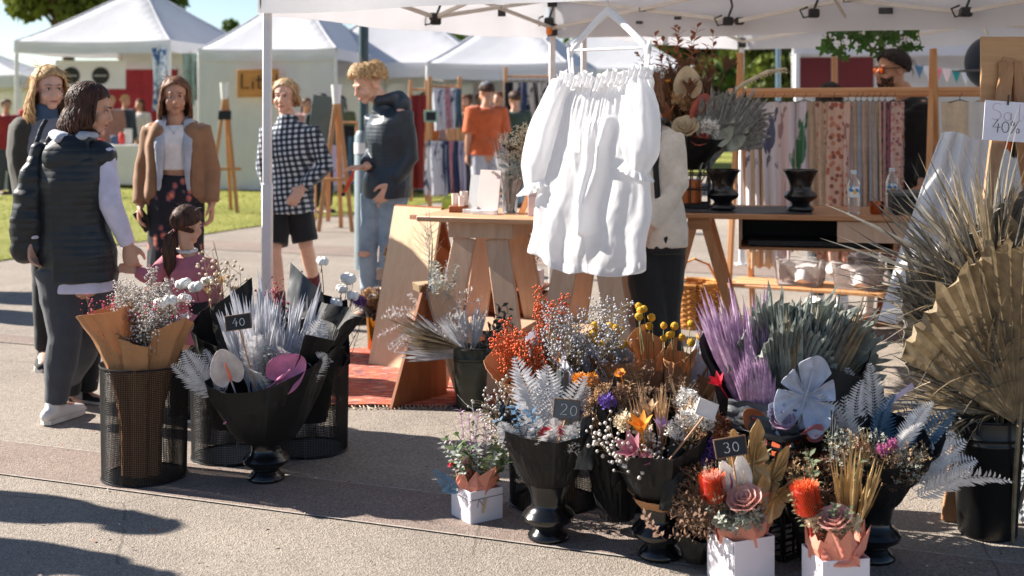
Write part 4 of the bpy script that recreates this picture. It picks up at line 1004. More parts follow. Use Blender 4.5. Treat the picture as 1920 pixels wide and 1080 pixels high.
STEMG = mat('green stem', c(110, 116, 80), .8)

KIT = {
 'fern': lambda v: (me_fern, (v % 4,)), 'spear': lambda v: (me_spear, (v % 3,)), 'fan': lambda v: (me_fan, (v % 3,)), 'ragged': lambda v: (me_ragged, (v % 3,)), 'berry': lambda v: (me_berry, (v % 4,)),
 'bigberry': lambda v: (me_berry, (v % 3 + 10, 95, .0072, .3, .062)), 'fewberry': lambda v: (me_berry, (v % 3 + 20, 16, .0085, .28, .09)), 'mist': lambda v: (me_mist, (v % 4,)), 'cluster': lambda v: (me_mist, (v % 3 + 10, 150, .09, .045, .008)), 'sprig': lambda v: (me_sprig, (v % 4,)), 'bigsprig': lambda v: (me_sprig, (v % 3 + 10, 16, .3, .016, .06)),
 'twig': lambda v: (me_twig, (v % 3,)), 'rose': lambda v: (me_rose, (v % 2,)), 'banksia': lambda v: (me_banksia, (0,)), 'daisy': lambda v: (me_daisy, (v % 2,)), 'billy': lambda v: (me_billy, (0,)), 'cotton': lambda v: (me_cotton, (v % 2,)), 'anth': lambda v: (me_anth, (0,)), 'monstera': lambda v: (me_monstera, (0,)), 'lily': lambda v: (me_lily, (v % 2,)), 'gold': lambda v: (me_goldstrip, (v % 2,)), 'broom': lambda v: (me_spear, (v % 4 + 40, 12, 5.0, .42, .0095, .07)), 'wheat': lambda v: (me_spear, (v % 3 + 30, 14, 9, .3, .0032, .1)),
}
PARTNAME = {'fern': 'fern_frond', 'spear': 'palm_spear', 'broom': 'palm_spear', 'fan': 'fan_palm_leaf', 'ragged': 'dry_palm_tuft', 'berry': 'berry_spray', 'bigberry': 'berry_spray', 'fewberry': 'berry_sprig', 'mist': 'filler_sprig', 'cluster': 'blossom_cluster', 'sprig': 'leaf_sprig', 'bigsprig': 'leaf_sprig', 'twig': 'bare_twig', 'rose': 'rose', 'banksia': 'banksia', 'daisy': 'everlasting', 'billy': 'billy_button', 'cotton': 'cotton_boll', 'anth': 'anthurium', 'monstera': 'monstera_leaf', 'lily': 'bell_flower', 'gold': 'gilded_leaf_bundle', 'wheat': 'straw_bundle'}
def piece(kind, ms, parent, loc, d, roll=0.0, sc=1.0, v=0):
    fn, args = KIT[kind](v); ms = ms if isinstance(ms, (list, tuple)) else (ms,)
    me = cached((kind, args), lambda: fn(*args), *ms)
    return inst(PARTNAME[kind], me, parent, loc, d, roll, sc)
def face_roll(d): return 0.0
def pdir(az, tilt):
    return Vector((math.cos(R(az)) * math.sin(R(tilt)), math.sin(R(az)) * math.sin(R(tilt)), math.cos(R(tilt))))
def spray(parent, rng, kind, ms, n, az, tilt, off, sc, z0=0.0, roll=None, jit=.02, x0=0.0, y0=0.0):
    """n pieces fanned out: az/tilt/off/sc are (lo, hi) ranges"""
    for i in range(n):
        a = az[0] + (az[1] - az[0]) * ((i + rng.uniform(.2, .8)) / n); t = rng.uniform(*tilt); d = pdir(a, t)
        p = Vector((x0 + rng.uniform(-jit, jit), y0 + rng.uniform(-jit, jit), z0)) + d * rng.uniform(*off)
        # roll so that the broad side looks outwards/front
        piece(kind, ms, parent, p, d, rng.uniform(*(roll if roll else (-.5, .5))), rng.uniform(*sc), rng.randrange(12))
def paper(parent, m, z0, r0, r1, hf, hb, front=-90, n=9, jag=.05, seed=0, span=1.02, name='wrap', lean=(0, 0), flare=1.0, start=90, wob=.02, skew=0.0, lpow=1.0):
    """folded sheet: irregular n-sided cone, lower in front"""
    rg_ = random.Random(seed); corner = sorted(rg_.uniform(-.25, .25) + k for k in range(n)); cj = [rg_.uniform(-1, 1) for _ in range(n + 2)]
    def fn(a, b):
        an = R(start) + a * 2 * math.pi * span; k = a * n; i = min(int(k), n - 1); fr = k - i
        pol = 1 / math.cos(R(180 / n) * (2 * fr - 1) * .85) * .95
        hh = hf + (hb - hf) * (1 - math.cos(an - R(front))) / 2 + jag * ((cj[i] * (1 - fr) + cj[i + 1] * fr)) + skew * math.cos(an)
        r_ = (r0 + (r1 - r0) * b ** flare) * pol * (1 + .05 * b * cj[(i + 3) % n]) + wob * b * mnoise.noise(Vector((math.cos(an) * 2 + seed, math.sin(an) * 2, b * 2)))
        z = z0 + (hh - z0) * b; r_ += .0075 * b * (abs(mnoise.noise(Vector((an * 5 + seed, z * 16, seed)))) * 2 - .5) + .004 * mnoise.noise(Vector((an * 11, z * 40 + seed, 1)))
        return (math.cos(an) * r_ * (1 + .02 * a) + lean[0] * b ** lpow, math.sin(an) * r_ * (1 + .02 * a) + lean[1] * b ** lpow, z)
    mb = MB(); mb.sheet(fn, n * 9, 16, .0012); return mb.build(name, m, parent, ang=12)
def leafsheet(parent, m, pts, name='paper_sheet', t=.0012, bulge=.02):
    """loose paper sheet: quad given by four 3-D corners, slightly curved"""
    a, b, cc, d = [Vector(p) for p in pts]; n_ = (b - a).cross(d - a).normalized()
    mb = MB(); mb.sheet(lambda u, v: a.lerp(b, u).lerp(d.lerp(cc, u), v) + n_ * bulge * (math.sin(u * 3.14) + .4 * math.sin(v * 5)) + n_ * .012 * (abs(mnoise.noise(Vector((u * 4 + a.x * 9, v * 4 + a.z * 9, 2)))) * 2 - .4), 14, 14, t); return mb.build(name, m, parent, ang=40)
def price_tag(label, top, text, base=None, w_=.085, h_=.048, yaw=0, roll=-6, board=None, chalk=None, pix=True):
    """chalk board on a stick; top = centre of the board (world)"""
    t = thing('price_tag', label, 'price tag', top, R(yaw), 'price boards in the flowers')
    M = Matrix.Rotation(R(-10), 4, 'X') @ Matrix.Rotation(R(roll), 4, 'Y')
    m = MB(); m.box(0, 0, 0, w_, .006, h_, M, bev=.002); m.build('board', board or mat('chalk board', c(36, 38, 42), .75, .2, 30), t)
    m = MB()
    for (x, z, sx, sz) in ((0, h_ / 2, w_ + .004, .004), (0, -h_ / 2, w_ + .004, .004), (-w_ / 2, 0, .004, h_), (w_ / 2, 0, .004, h_)): m.box(x, -.001, z, sx, .0085, sz, M, bev=.001)
    m.build('frame', board if text is None else mat('thin wood frame', c(112, 84, 64), .7), t)
    m = MB(); m.tube([M @ Vector((.004, .006, .01)), M @ Vector((.0, .006, -h_ / 2)), M @ Vector((base if base else (-.01, .0, -.2)))], .0032, 6); m.build('stick', mat('tag stick', c(168, 128, 96), .7), t)
    if text: write(text, h_ * .58, .0013, M @ T(-w_ * .24, -.0046, -h_ * .28) @ Matrix.Rotation(R(90), 4, 'X'), mat('chalk', c(222, 222, 222), .9), t, .85)
    return t
# ---------------------------------------------------------------- containers
def me_meshbasket(r_=.172, h=.46, nv=150, nh=60):
    mb = MB(); q = .00135
    for i in range(nv):
        a = 6.28318 * i / nv; rr = r_ * (.96); mb.tube([(math.cos(a) * rr, math.sin(a) * rr, .01), (math.cos(a) * r_, math.sin(a) * r_, h)], q, 4, cap=False)
    for j in range(nh):
        z = .012 + (h - .02) * j / (nh - 1); rr = r_ * (.96 + .04 * z / h)
        mb.tube([(math.cos(6.28318 * i / 56) * rr, math.sin(6.28318 * i / 56) * rr, z) for i in range(57)], q, 4, cap=False)
    return mb.mesh('wire_mesh', ang=180)
M_MESH = mat('black wire', c(20, 20, 22), .35, .2, 10, metal=.3)
ME_MB = withmat(me_meshbasket(), M_MESH)
def ring(r_, z, t_, n=48): return MB().tube([(math.cos(6.28318 * i / n) * r_, math.sin(6.28318 * i / n) * r_, z) for i in range(n + 1)], t_, 8, cap=False)
ME_RIM = withmat(ring(.173, .46, .0042).mesh('rim'), M_MESH); ME_FOOT = withmat(ring(.166, .006, .005).mesh('base_ring'), M_MESH); ME_FLOOR = withmat(MB().lathe([(0, .004), (.165, .004), (.165, .007), (0, .007)], 40).mesh('floor_disc'), M_MESH)
def mesh_basket(label, loc, rz=0, sc=1.0):
    t = thing('mesh_basket', label, 'basket', loc, rz, 'black wire mesh baskets'); t.scale = (sc, sc, sc)
    for nm, me in (('wire_mesh', ME_MB), ('rim', ME_RIM), ('base_ring', ME_FOOT), ('floor_disc', ME_FLOOR)): inst(nm, me, t)
    return t
def bucket(label, loc, r0, r1, h, m_, name='flower_bucket'):
    t = thing(name, label, 'bucket', loc); m = MB(); k = lambda z: r0 + (r1 - r0) * z / h
    m.lathe([(0, .004), (r0 - .004, .004), (r0, .01), (k(h * .78), h * .78), (k(h * .785) + .004, h * .79), (k(h * .8) + .004, h * .8), (k(h * .81), h * .81), (k(h * .84), h * .84), (k(h * .845) + .003, h * .85), (k(h * .86), h * .86), (r1, h - .006), (r1 - .004, h - .01), (r0 - .004, .012), (0, .012)], 40); b = m.build('body', m_, t, ang=50)
    m = MB(); m.tube([(math.cos(6.28318 * i / 40) * r1, math.sin(6.28318 * i / 40) * r1, h) for i in range(41)], .005, 8, cap=False); m.build('rolled_rim', m_, t)
    return t
def plastic_crate(label, loc, rz, sx, sy, sz, seed=0, group='black crates'):
    t = thing('plastic_crate', label, 'crate', loc, rz, group); m_ = M_BLK
    for (cx, cy, w_, dp) in ((0, -sy / 2, sx, 0), (0, sy / 2, sx, 0), (-sx / 2, 0, sy, 1), (sx / 2, 0, sy, 1)):
        m = MB(); nb = max(4, int(w_ / .045))
        for i in range(nb + 1):
            o = (i / nb - .5) * (w_ - .012); m.box(cx + (0 if dp else o), cy + (o if dp else 0), sz / 2, .008, .008, sz - .01, bev=.001)
        for z, hh in ((.012, .024), (sz * .36, .01), (sz * .64, .01), (sz - .045, .012)): m.box(cx, cy, z, *((.011, w_ - .004, hh) if dp else (w_ - .004, .011, hh)), bev=.002)
        m.build('side_panel', m_, t)
        m = MB(); m.box(cx, cy, sz - .009, *((.026, w_ + .02, .018) if dp else (w_ + .02, .026, .0176)), bev=.004); m.build('rim', m_, t)
    m = MB()
    for i in range(8): m.box(0, (i / 7 - .5) * (sy - .03), .006, sx - .02, .02, .006, bev=.001)
    m.build('base_grid', m_, t); return t
def gift_box(label, loc, rz, s_=.13, h=.115, ribbon=True):
    t = thing('flower_box', label, 'box', loc, rz, 'white flower boxes'); mm = mat('white card box', c(226, 220, 226), .65, .04, 6); mb = MB(); w_ = .003
    for (x, y, a, b) in ((0, -s_ / 2, s_, w_), (0, s_ / 2, s_, w_), (-s_ / 2, 0, w_, s_ - .008), (s_ / 2, 0, w_, s_ - .008)): mb.box(x, y, h / 2, a, b, h, bev=.0008)
    mb.box(0, 0, .004, s_ - .004, s_ - .004, .004); mb.build('box_body', mm, t)
    mb = MB(); mb.box(0, 0, h * .55, s_ - .01, s_ - .01, .004); mb.build('inner_foam', D_BROWN, t)
    if ribbon:
        z = h * .74; e = s_ / 2 + .0035; mb = MB(); mb.tube([(-e, -e, z), (e, -e, z + .004), (e, e, z), (-e, e, z + .003), (-e, -e, z)], .0016, 5); mb.tube([(-e * .5, -e - .002, z), (-e * .62, -e - .006, z - .025)], .0016, 5); mb.tube([(-e * .5, -e - .002, z), (-e * .3, -e - .006, z - .02)], .0016, 5); mb.build('twine', mat('grey twine', c(150, 140, 138), .9), t)
        mb = MB(); mb.box(-e * .42, -e - .004, z - .03, .012, .0015, .05, Matrix.Rotation(R(14), 4, 'Y')); mb.build('kraft_label', mat('kraft label', c(202, 176, 146), .8), t)
    return t
def box_paper(parent, m, s_, h, n=9, rise=.06, seed=0):
    """pointed folds of tissue standing up round the rim of a box"""
    rg_ = random.Random(seed)
    for k in range(n):
        a = 6.283 * k / n + rg_.uniform(-.25, .25); r0 = s_ * .40; wd_ = s_ * rg_.uniform(.3, .45); b0 = Vector((math.cos(a) * r0, math.sin(a) * r0, h * .55)); r1 = s_ * rg_.uniform(.5, .8); sd = Vector((-math.sin(a), math.cos(a), 0)); up = h + rise * rg_.uniform(.7, 1.25)
        tip = Vector((math.cos(a) * r1, math.sin(a) * r1, up)) + sd * s_ * rg_.uniform(-.3, .3); sh = Vector((math.cos(a) * r0 * 1.15, math.sin(a) * r0 * 1.15, h + rise * rg_.uniform(.1, .5)))
        fold = Vector((math.cos(a), math.sin(a), 0)) * .012; mb = MB(); mb.add([b0 - sd * wd_, b0 + fold, b0 + sd * wd_, sh - sd * wd_ * .95, sh + fold * 2.2, sh + sd * wd_ * .9, tip], [(0, 1, 4, 3), (1, 2, 5, 4), (3, 4, 6), (4, 5, 6)]); mb.build('tissue_paper', m, parent, ang=15)
# ================================================================ FLOWER DISPLAY
def bq(label, loc, group=None, cat='bouquet', name='bouquet'):
    return thing(name, label, cat, loc, 0, group)
def RG(n): return random.Random(n)
def kraft(label, loc, lean, h, r1, seed, items, m=None, r0=.035, front=-90, hf=None, inner=None):
    """kraft paper sleeve with stems; lean = tip offset"""
    t = bq(label, loc, 'kraft wrapped bunches'); hf = hf or h * .86
    paper(t, m or PK_KRAFT, 0.0, r0, r1, hf, h, front, 5, .05, seed, 1.06, 'kraft_sleeve', lean, 2.6, wob=.015, lpow=3.0)
    if inner: paper(t, inner, h * .6, r0 + (r1 - r0) * .38, r1 * .9, hf + .01, h + .02, front + 30, 6, .05, seed + 5, .6, 'tissue_lining', lean, 1.2, start=20)
    ax = Vector((lean[0], lean[1], h)).normalized(); rg_ = RG(seed)
    for kind, ms, n, rad, z, sc, tl in items:
        for i in range(n):
            a = rg_.uniform(0, 6.283); rr = rad * math.sqrt(rg_.random()); tt = rg_.uniform(*z)
            p = Vector((lean[0] * tt ** 3, lean[1] * tt ** 3, h * tt)) + Vector((math.cos(a) * rr, math.sin(a) * rr, 0)); d = (ax + Vector((math.cos(a), math.sin(a), 0)) * rr / .1 * math.tan(R(tl))).normalized()
            piece(kind, ms, t, p, d, rg_.uniform(0, 6.28), rg_.uniform(*sc), rg_.randrange(12))
    return t
# ---- F1: front left mesh basket with kraft sleeves
b1 = Vector((-1.487, 5.07, 0)); mesh_basket('front left mesh basket holding three kraft paper bunches', b1)
kraft('kraft bunch with magenta berries leaning left in the front left basket', b1 + Vector((-.045, -.04, .02)), (-.10, -.04), .66, .10, 11,
      [('fewberry', (D_STEM, D_PBER), 9, .085, (.74, .9), (.4, .5), 18), ('berry', (D_STEM, D_WBER), 8, .08, (.7, .84), (.5, .7), 16)], hf=.66)
kraft('kraft bunch of silver berries in the middle of the front left basket', b1 + Vector((.0, .06, .02)), (-.005, .03), .62, .10, 12,
      [('bigberry', (D_STEM, D_WBER), 20, .10, (.8, .98), (.45, .62), 10)], hf=.62, inner=PK_WHITE)
kraft('kraft bunch with white cotton at the right of the front left basket', b1 + Vector((.04, -.03, .02)), (.08, -.03), .63, .095, 13,
      [('berry', (D_STEM, D_WBER), 12, .09, (.76, .9), (.45, .62), 12), ('cotton', (D_COTTON, D_BROWN), 3, .07, (1.06, 1.14), (.7, .85), 12), ('fewberry', (D_STEM, D_PBER), 5, .08, (.8, .95), (.4, .55), 14), ('sprig', D_SILV, 3, .08, (.6, .8), (.6, .8), 14)], hf=.62, inner=PK_WHITE)
kraft('plain kraft bunch at the front centre of the front left basket', b1 + Vector((.0, -.06, .02)), (.0, -.05), .58, .075, 14,
      [('berry', (D_STEM, D_WBER), 8, .06, (.74, .92), (.45, .6), 12)], hf=.55)
# ---- F2 / F3 baskets behind
b2 = Vector((-1.20, 5.36, 0)); mesh_basket('mesh basket behind the large urn bouquet, holding a black wrapped bunch', b2)
t = bq('black wrapped bunch with small golden buds behind the kraft bunches', b2 + Vector((0, 0, .03)), 'black wrapped bunches')
paper(t, PK_BLACK, .1, .08, .14, .50, .60, -90, 6, .05, 21, 1.02, 'black_sleeve', (-.03, -.03)); rg = RG(21)
spray(t, rg, 'fewberry', (D_STEM, D_CREAM), 3, (90, 270), (4, 14), (.5, .6), (.8, 1.0)); spray(t, rg, 'twig', D_STEM, 4, (60, 270), (3, 12), (.5, .58), (.8, 1.0)); spray(t, rg, 'cotton', (D_COTTON, D_BROWN), 3, (150, 220), (6, 14), (.68, .74), (.8, 1)); spray(t, rg, 'lily', D_PAMP, 3, (60, 180), (6, 14), (.64, .7), (.6, .8))
b3 = Vector((-.885, 5.47, 0)); mesh_basket('mesh basket at the right behind the large urn, nearest the rug', b3)
t = bq('tall black wrapped bunch with cotton branches leaning right', b3 + Vector((0, 0, .03)), 'black wrapped bunches')
paper(t, PK_BLACK, .1, .08, .15, .52, .62, -90, 6, .05, 22, 1.02, 'black_sleeve', (.02, 0)); rg = RG(22)
leafsheet(t, PK_CHAR, ((-.10, -.10, .42), (.11, -.09, .42), (.06, -.02, .66), (-.08, -.02, .79)), 'charcoal_sheet', bulge=.05)
leafsheet(t, PK_BLACK, ((.0, -.12, .30), (.19, -.08, .36), (.17, -.03, .63), (.06, -.05, .60)), 'black_sheet', bulge=-.03)
for (x, z) in ((.06, .78), (.17, .70), (.145, .66), (.12, .60), (.19, .63)):
    piece('cotton', (D_COTTON, D_BROWN), t, (x, -.03, z), (x * .8 + .1, -.2, 1), rg.uniform(0, 6), rg.uniform(.7, .95), 1)
    m = MB(); m.tube([(x * .25, 0, .45), (x * .75 + .02, -.01, z - .12), (x, -.03, z - .02)], [.003, .002, .0015], 5); m.build('stem', mat('brown twig', c(98, 72, 56), .8), t)
spray(t, rg, 'fewberry', (D_STEM, D_PBER), 7, (120, 240), (6, 18), (.44, .56), (.5, .75)); spray(t, rg, 'twig', D_BROWN, 4, (-40, 60), (10, 35), (.4, .5), (.6, .8))
# ---- F4: large urn bouquet, tag 40
u4 = Vector((-.985, 5.02, 0)); urn('black footed urn under the large black wrapped bouquet on the left', u4, 1.0)
t = bq('large black wrapped bouquet of ice blue palm with pale anthurium', u4 + Vector((0, 0, .13)), 'black wrapped bouquets in urns', 'bouquet')
paper(t, PK_BLACK, .03, .09, .262, .30, .46, -100, 10, .016, 41, 1.05, 'wrap', (.03, -.02), .62, wob=.02, skew=.045)
paper(t, PK_BLACK, .12, .10, .30, .36, .56, -150, 6, .05, 42, .42, 'outer_wrap', (.05, 0), .9, start=-60)
leafsheet(t, PK_BLACK, ((-.2, .10, .3), (-.06, .14, .32), (-.09, .16, .66), (-.25, .10, .54)), 'black_sheet', bulge=.03); rg = RG(44)
spray(t, rg, 'broom', D_BLUE, 22, (178, 2), (3, 26), (.2, .28), (.78, 1.02), roll=(-.5, .5), jit=.05)
spray(t, rg, 'broom', D_BLUE, 10, (200, 340), (2, 14), (.18, .26), (.7, .95), roll=(-.5, .5), jit=.06)
spray(t, rg, 'fern', D_SILV, 5, (330, 400), (14, 34), (.2, .3), (.75, 1.0)); spray(t, rg, 'fern', D_SILV, 6, (225, 320), (12, 28), (.24, .32), (.55, .75)); spray(t, rg, 'fern', D_SILV, 3, (180, 205), (34, 46), (.22, .28), (.6, .75))
spray(t, rg, 'bigsprig', D_SILV, 3, (290, 340), (14, 26), (.24, .3), (.5, .7)); spray(t, rg, 'sprig', D_GREYG, 7, (265, 335), (16, 28), (.25, .31), (.5, .7)); spray(t, rg, 'sprig', D_SILV, 5, (320, 350), (30, 40), (.26, .32), (.5, .7))
piece('anth', (D_ANTH, D_SPAD), t, (-.10, -.19, .315), (-.3, -.2, 1), .2, 1.15); piece('anth', (D_PINKL, D_PINKL), t, (.08, -.19, .31), (.85, -.25, .7), -.2, 1.35)
spray(t, rg, 'twig', D_DARK, 5, (270, 330), (18, 28), (.27, .32), (.4, .55))
price_tag('black chalk price board reading 40 in the large blue palm bouquet', P(447, 604, 4.86), '40', (.035, .03, -.26), .098, .056, roll=-8)
# ---- F5: small white box with peach paper
p5 = Vector((-.128, 4.57, 0)); gift_box('small white flower box tied with twine, leftmost of the front boxes', p5, R(33), .135, .118)
t = bq('posy with peach tissue and banksia bud in the leftmost white box', p5 + Vector((0, 0, .07)), 'boxed posies', 'posy', 'posy'); box_paper(t, PK_PEACH, .125, .05, 11, .075, 51); rg = RG(51)
spray(t, rg, 'sprig', D_LILAC, 7, (20, 200), (4, 24), (.06, .12), (.6, .8)); spray(t, rg, 'twig', D_SILV, 5, (20, 200), (4, 26), (.06, .12), (.55, .75)); spray(t, rg, 'bigsprig', D_GREEN, 9, (0, 360), (8, 34), (.02, .08), (.5, .75)); spray(t, rg, 'fern', D_OLIVE, 4, (-60, 60), (16, 36), (.05, .1), (.45, .6)); spray(t, rg, 'sprig', D_GREYG, 5, (180, 360), (14, 34), (.05, .1), (.6, .8))
piece('lily', D_CREAM, t, (-.05, -.04, .135), (-.35, -.3, 1), 0, .7); piece('daisy', (D_RED, D_RED), t, (-.09, -.03, .13), (-.7, -.5, .7), 0, .6); spray(t, rg, 'fern', D_TEAL, 2, (185, 205), (58, 66), (.05, .07), (.35, .45))
# ---- F6: urn with silver ferns, tag 20
u6 = Vector((.127, 4.34, 0)); urn('black footed urn with the silver fern bouquet, beside the leftmost white box', u6, .98)
t = bq('black wrapped bouquet of silver ferns with one red flower', u6 + Vector((0, 0, .14)), 'black wrapped bouquets in urns')
paper(t, PK_BLACK, .05, .075, .175, .245, .30, -100, 10, .018, 61, 1.05, 'wrap', (-.01, -.01), .7, wob=.02)
leafsheet(t, PK_CHAR, ((.08, -.10, .13), (.15, -.06, .13), (.165, .0, .33), (.115, -.11, .30)), 'charcoal_sheet', bulge=.02); leafsheet(t, PK_BLACK, ((-.11, -.05, .13), (-.09, .05, .14), (-.17, .02, .36), (-.20, -.05, .32)), 'black_sheet', bulge=.02); leafsheet(t, PK_CHAR, ((.0, .03, .2), (.08, .03, .2), (.07, .03, .43), (.03, .03, .44)), 'charcoal_sheet', bulge=.02); rg = RG(62)
spray(t, rg, 'fern', D_SILV, 6, (10, 170), (3, 30), (.14, .2), (.8, 1.0)); spray(t, rg, 'fern', D_SILV, 8, (190, 350), (10, 34), (.15, .2), (.5, .72)); spray(t, rg, 'sprig', D_TEAL, 4, (180, 240), (18, 36), (.12, .18), (.7, .9)); spray(t, rg, 'cluster', (D_STEM, D_WHT), 4, (290, 350), (22, 32), (.2, .23), (.7, .9)); spray(t, rg, 'cluster', (D_STEM, D_CREAM), 2, (240, 270), (22, 28), (.2, .22), (.6, .8)); spray(t, rg, 'berry', (D_STEM, D_WBER), 4, (140, 210), (22, 40), (.14, .2), (.7, .9)); spray(t, rg, 'spear', D_GREYG, 4, (-30, 60), (14, 34), (.12, .18), (.5, .7))
piece('daisy', (D_RED, D_SALM), t, (-.015, -.125, .255), (-.1, -.7, .7), 0, 1.0); piece('daisy', (D_SALM, D_RED), t, (.035, -.118, .262), (.3, -.7, .7), 0, .8); spray(t, rg, 'twig', D_PAMP, 4, (150, 200), (28, 45), (.12, .18), (.5, .7))
price_tag('slate price board reading 20 above the silver fern bouquet', P(1062, 768, 4.24), '20', (-.03, .03, -.2), .086, .066, roll=6, board=mat('slate board', c(92, 96, 98), .7, .15, 20))
# ---- F7: middle mesh basket with orange and silver berries
b7 = Vector((.158, 4.74, 0)); mesh_basket('mesh basket in the middle, holding orange and silver berry bunches', b7)
kraft('kraft bunch of burnt orange berries on the left of the middle basket', b7 + Vector((-.04, -.04, .02)), (-.12, -.04), .58, .10, 71, [('bigberry', (D_STEM, D_OBER), 14, .075, (.62, .86), (.5, .7), 10)], hf=.5)
kraft('kraft bunch of burnt orange and silver berries in the middle of the basket', b7 + Vector((-.01, .04, .02)), (-.01, .03), .58, .095, 72, [('bigberry', (D_STEM, D_OBER), 10, .075, (.5, 1.0), (.45, .62), 10), ('berry', (D_STEM, D_GBER), 5, .08, (.65, .9), (.55, .75), 12)], hf=.47, inner=PK_WHITE)
kraft('kraft bunch of grey silver berries on the right of the middle basket', b7 + Vector((.045, -.02, .02)), (.09, -.02), .57, .11, 73, [('berry', (D_STEM, D_GBER), 24, .095, (.6, .95), (.55, .9), 11), ('sprig', D_HYD, 3, .07, (.55, .7), (.6, .8), 12)], hf=.47, inner=PK_WHITE)
t = bq('black tissue sleeve bunch at the back of the middle basket', b7 + Vector((.02, .12, .02)), 'black wrapped bunches'); paper(t, PK_BLACK, .1, .07, .13, .46, .5, -90, 7, .03, 74, 1.04, 'black_sleeve', (0, .02)); spray(t, RG(74), 'mist', (D_STEM, D_GREYG), 5, (0, 360), (4, 20), (.36, .46), (.7, .9))
# ---- F8: wire crate with billy buttons
c8 = Vector((.58, 4.80, 0)); plastic_crate('black lattice crate behind the mixed dried bouquet', c8, R(14), .36, .30, .34)
for k, (dx, dy, lean, h, r1, nb) in enumerate(((-.11, -.03, (-.09, -.03), .66, .085, 12), (-.03, .03, (-.03, .0), .70, .07, 8), (.04, -.02, (.02, -.02), .68, .065, 7), (.10, .03, (.09, .0), .66, .075, 6))):
    kraft(('kraft sleeve of yellow billy buttons, leftmost in the lattice crate', 'kraft sleeve of yellow billy buttons, second from left in the lattice crate', 'plain kraft sleeve of billy buttons, third from left in the lattice crate', 'kraft sleeve of billy buttons, rightmost in the lattice crate')[k], c8 + Vector((dx, dy, .015)), lean, h - .1, r1, 81 + k, [('billy', (D_YEL, STEMG), nb, .07, (1.0, 1.16), (.95, 1.15), 8)], hf=(h - .1) * (.9, .84, .92, .8)[k], r0=.03, inner=PK_WHITE if k in (0, 3) else None)
# ---- F9: mixed dried bouquet
u9 = Vector((.492, 4.17, 0)); urn('black footed urn with the mixed dried bouquet, front centre', u9, 1.02)
t = bq('black wrapped bouquet of mixed dried flowers with violet statice', u9 + Vector((0, 0, .14)), 'black wrapped bouquets in urns')
paper(t, PK_BLACK, .05, .08, .17, .235, .36, -100, 8, .03, 91, 1.05, 'wrap', (-.01, -.02), .75, wob=.03); paper(t, PK_KRAFT, .03, .07, .105, .085, .10, -90, 6, .02, 93, 1.0, 'kraft_collar', (0, -.01))
leafsheet(t, PK_BLACK, ((-.02, -.13, .06), (.09, -.12, .06), (.11, -.12, .22), (.02, -.15, .29)), 'black_fold', bulge=.03); leafsheet(t, PK_BLACK, ((-.16, -.03, .1), (-.1, .08, .14), (-.14, .08, .45), (-.21, -.02, .36)), 'black_sheet', bulge=.02); rg = RG(92)
spray(t, rg, 'mist', (D_STEM, D_BROWN), 3, (30, 180), (6, 30), (.2, .28), (.7, .9)); spray(t, rg, 'mist', (D_STEM, D_PAMP), 3, (-40, 40), (20, 38), (.16, .22), (.7, .9)); spray(t, rg, 'wheat', D_PAMP, 7, (40, 330), (4, 22), (.16, .24), (.7, .95)); spray(t, rg, 'fewberry', (D_STEM, D_WBER), 7, (170, 250), (26, 44), (.13, .2), (.6, .85)); spray(t, rg, 'sprig', D_BROWN, 4, (0, 360), (12, 32), (.16, .24), (.7, .9)); spray(t, rg, 'cluster', (D_STEM, D_WHT), 6, (-70, 30), (14, 28), (.26, .33), (.8, 1.1)); spray(t, rg, 'cluster', (D_STEM, D_VIO), 5, (-45, -5), (30, 40), (.22, .26), (.6, .8)); spray(t, rg, 'cluster', (D_STEM, D_RUST), 6, (-25, 50), (24, 38), (.24, .3), (.8, 1.1)); spray(t, rg, 'cluster', (D_STEM, D_CREAM), 4, (150, 250), (14, 30), (.24, .32), (.7, .9)); spray(t, rg, 'cluster', (D_STEM, D_BROWN), 3, (80, 200), (10, 26), (.28, .38), (.7, .9)); spray(t, rg, 'fewberry', (D_STEM, D_WBER), 4, (230, 300), (18, 30), (.14, .2), (.5, .7))
for kk, mm, p_, d_, s_ in (('lily', D_ORNG, (-.07, -.11, .29), (-.2, -.3, 1), 1.1), ('lily', D_MAUVE, (-.085, -.14, .235), (-.5, -.5, .6), 1.25), ('daisy', (D_MAUVE, D_BROWN), (-.06, -.13, .22), (-.3, -.8, .5), 1.0), ('lily', D_LILAC, (-.01, -.09, .30), (.1, -.3, 1), .7), ('lily', D_PAMP, (-.04, -.06, .34), (-.1, -.1, 1), .8), ('daisy', (D_ORNG, D_RUST), (-.13, .03, .46), (-.3, -.5, .8), .8), ('cluster', (D_STEM, D_VIO), (-.165, .0, .34), (-.3, -.3, 1), .7), ('daisy', (D_CREAM, D_ORNG), (.075, -.07, .30), (.2, -.5, .9), .7), ('daisy', (D_WHT, D_ORNG), (.1, -.03, .31), (.3, -.4, .9), .7)):
    piece(kk, mm, t, p_, d_, 0, s_)
t = bq('loose brown dried flowers with an orange bloom behind the mixed bouquet', Vector((.37, 4.42, .0)), 'loose dried bunches'); paper(t, PK_BLACK, .05, .06, .13, .36, .46, -90, 7, .03, 95, 1.04, 'black_sleeve', (-.02, 0)); rg = RG(95); spray(t, rg, 'mist', (D_STEM, D_BROWN), 4, (0, 360), (4, 22), (.34, .42), (.7, .9)); spray(t, rg, 'cluster', (D_STEM, D_PAMP), 6, (100, 280), (6, 20), (.38, .48), (.7, .9)); spray(t, rg, 'cluster', (D_STEM, D_ORNG), 2, (150, 210), (8, 14), (.48, .52), (.6, .7)); spray(t, rg, 'cluster', (D_STEM, D_VIO), 1, (200, 210), (20, 24), (.42, .44), (.6, .7)); spray(t, rg, 'sprig', D_PAMP, 3, (0, 360), (6, 20), (.34, .42), (.5, .7))
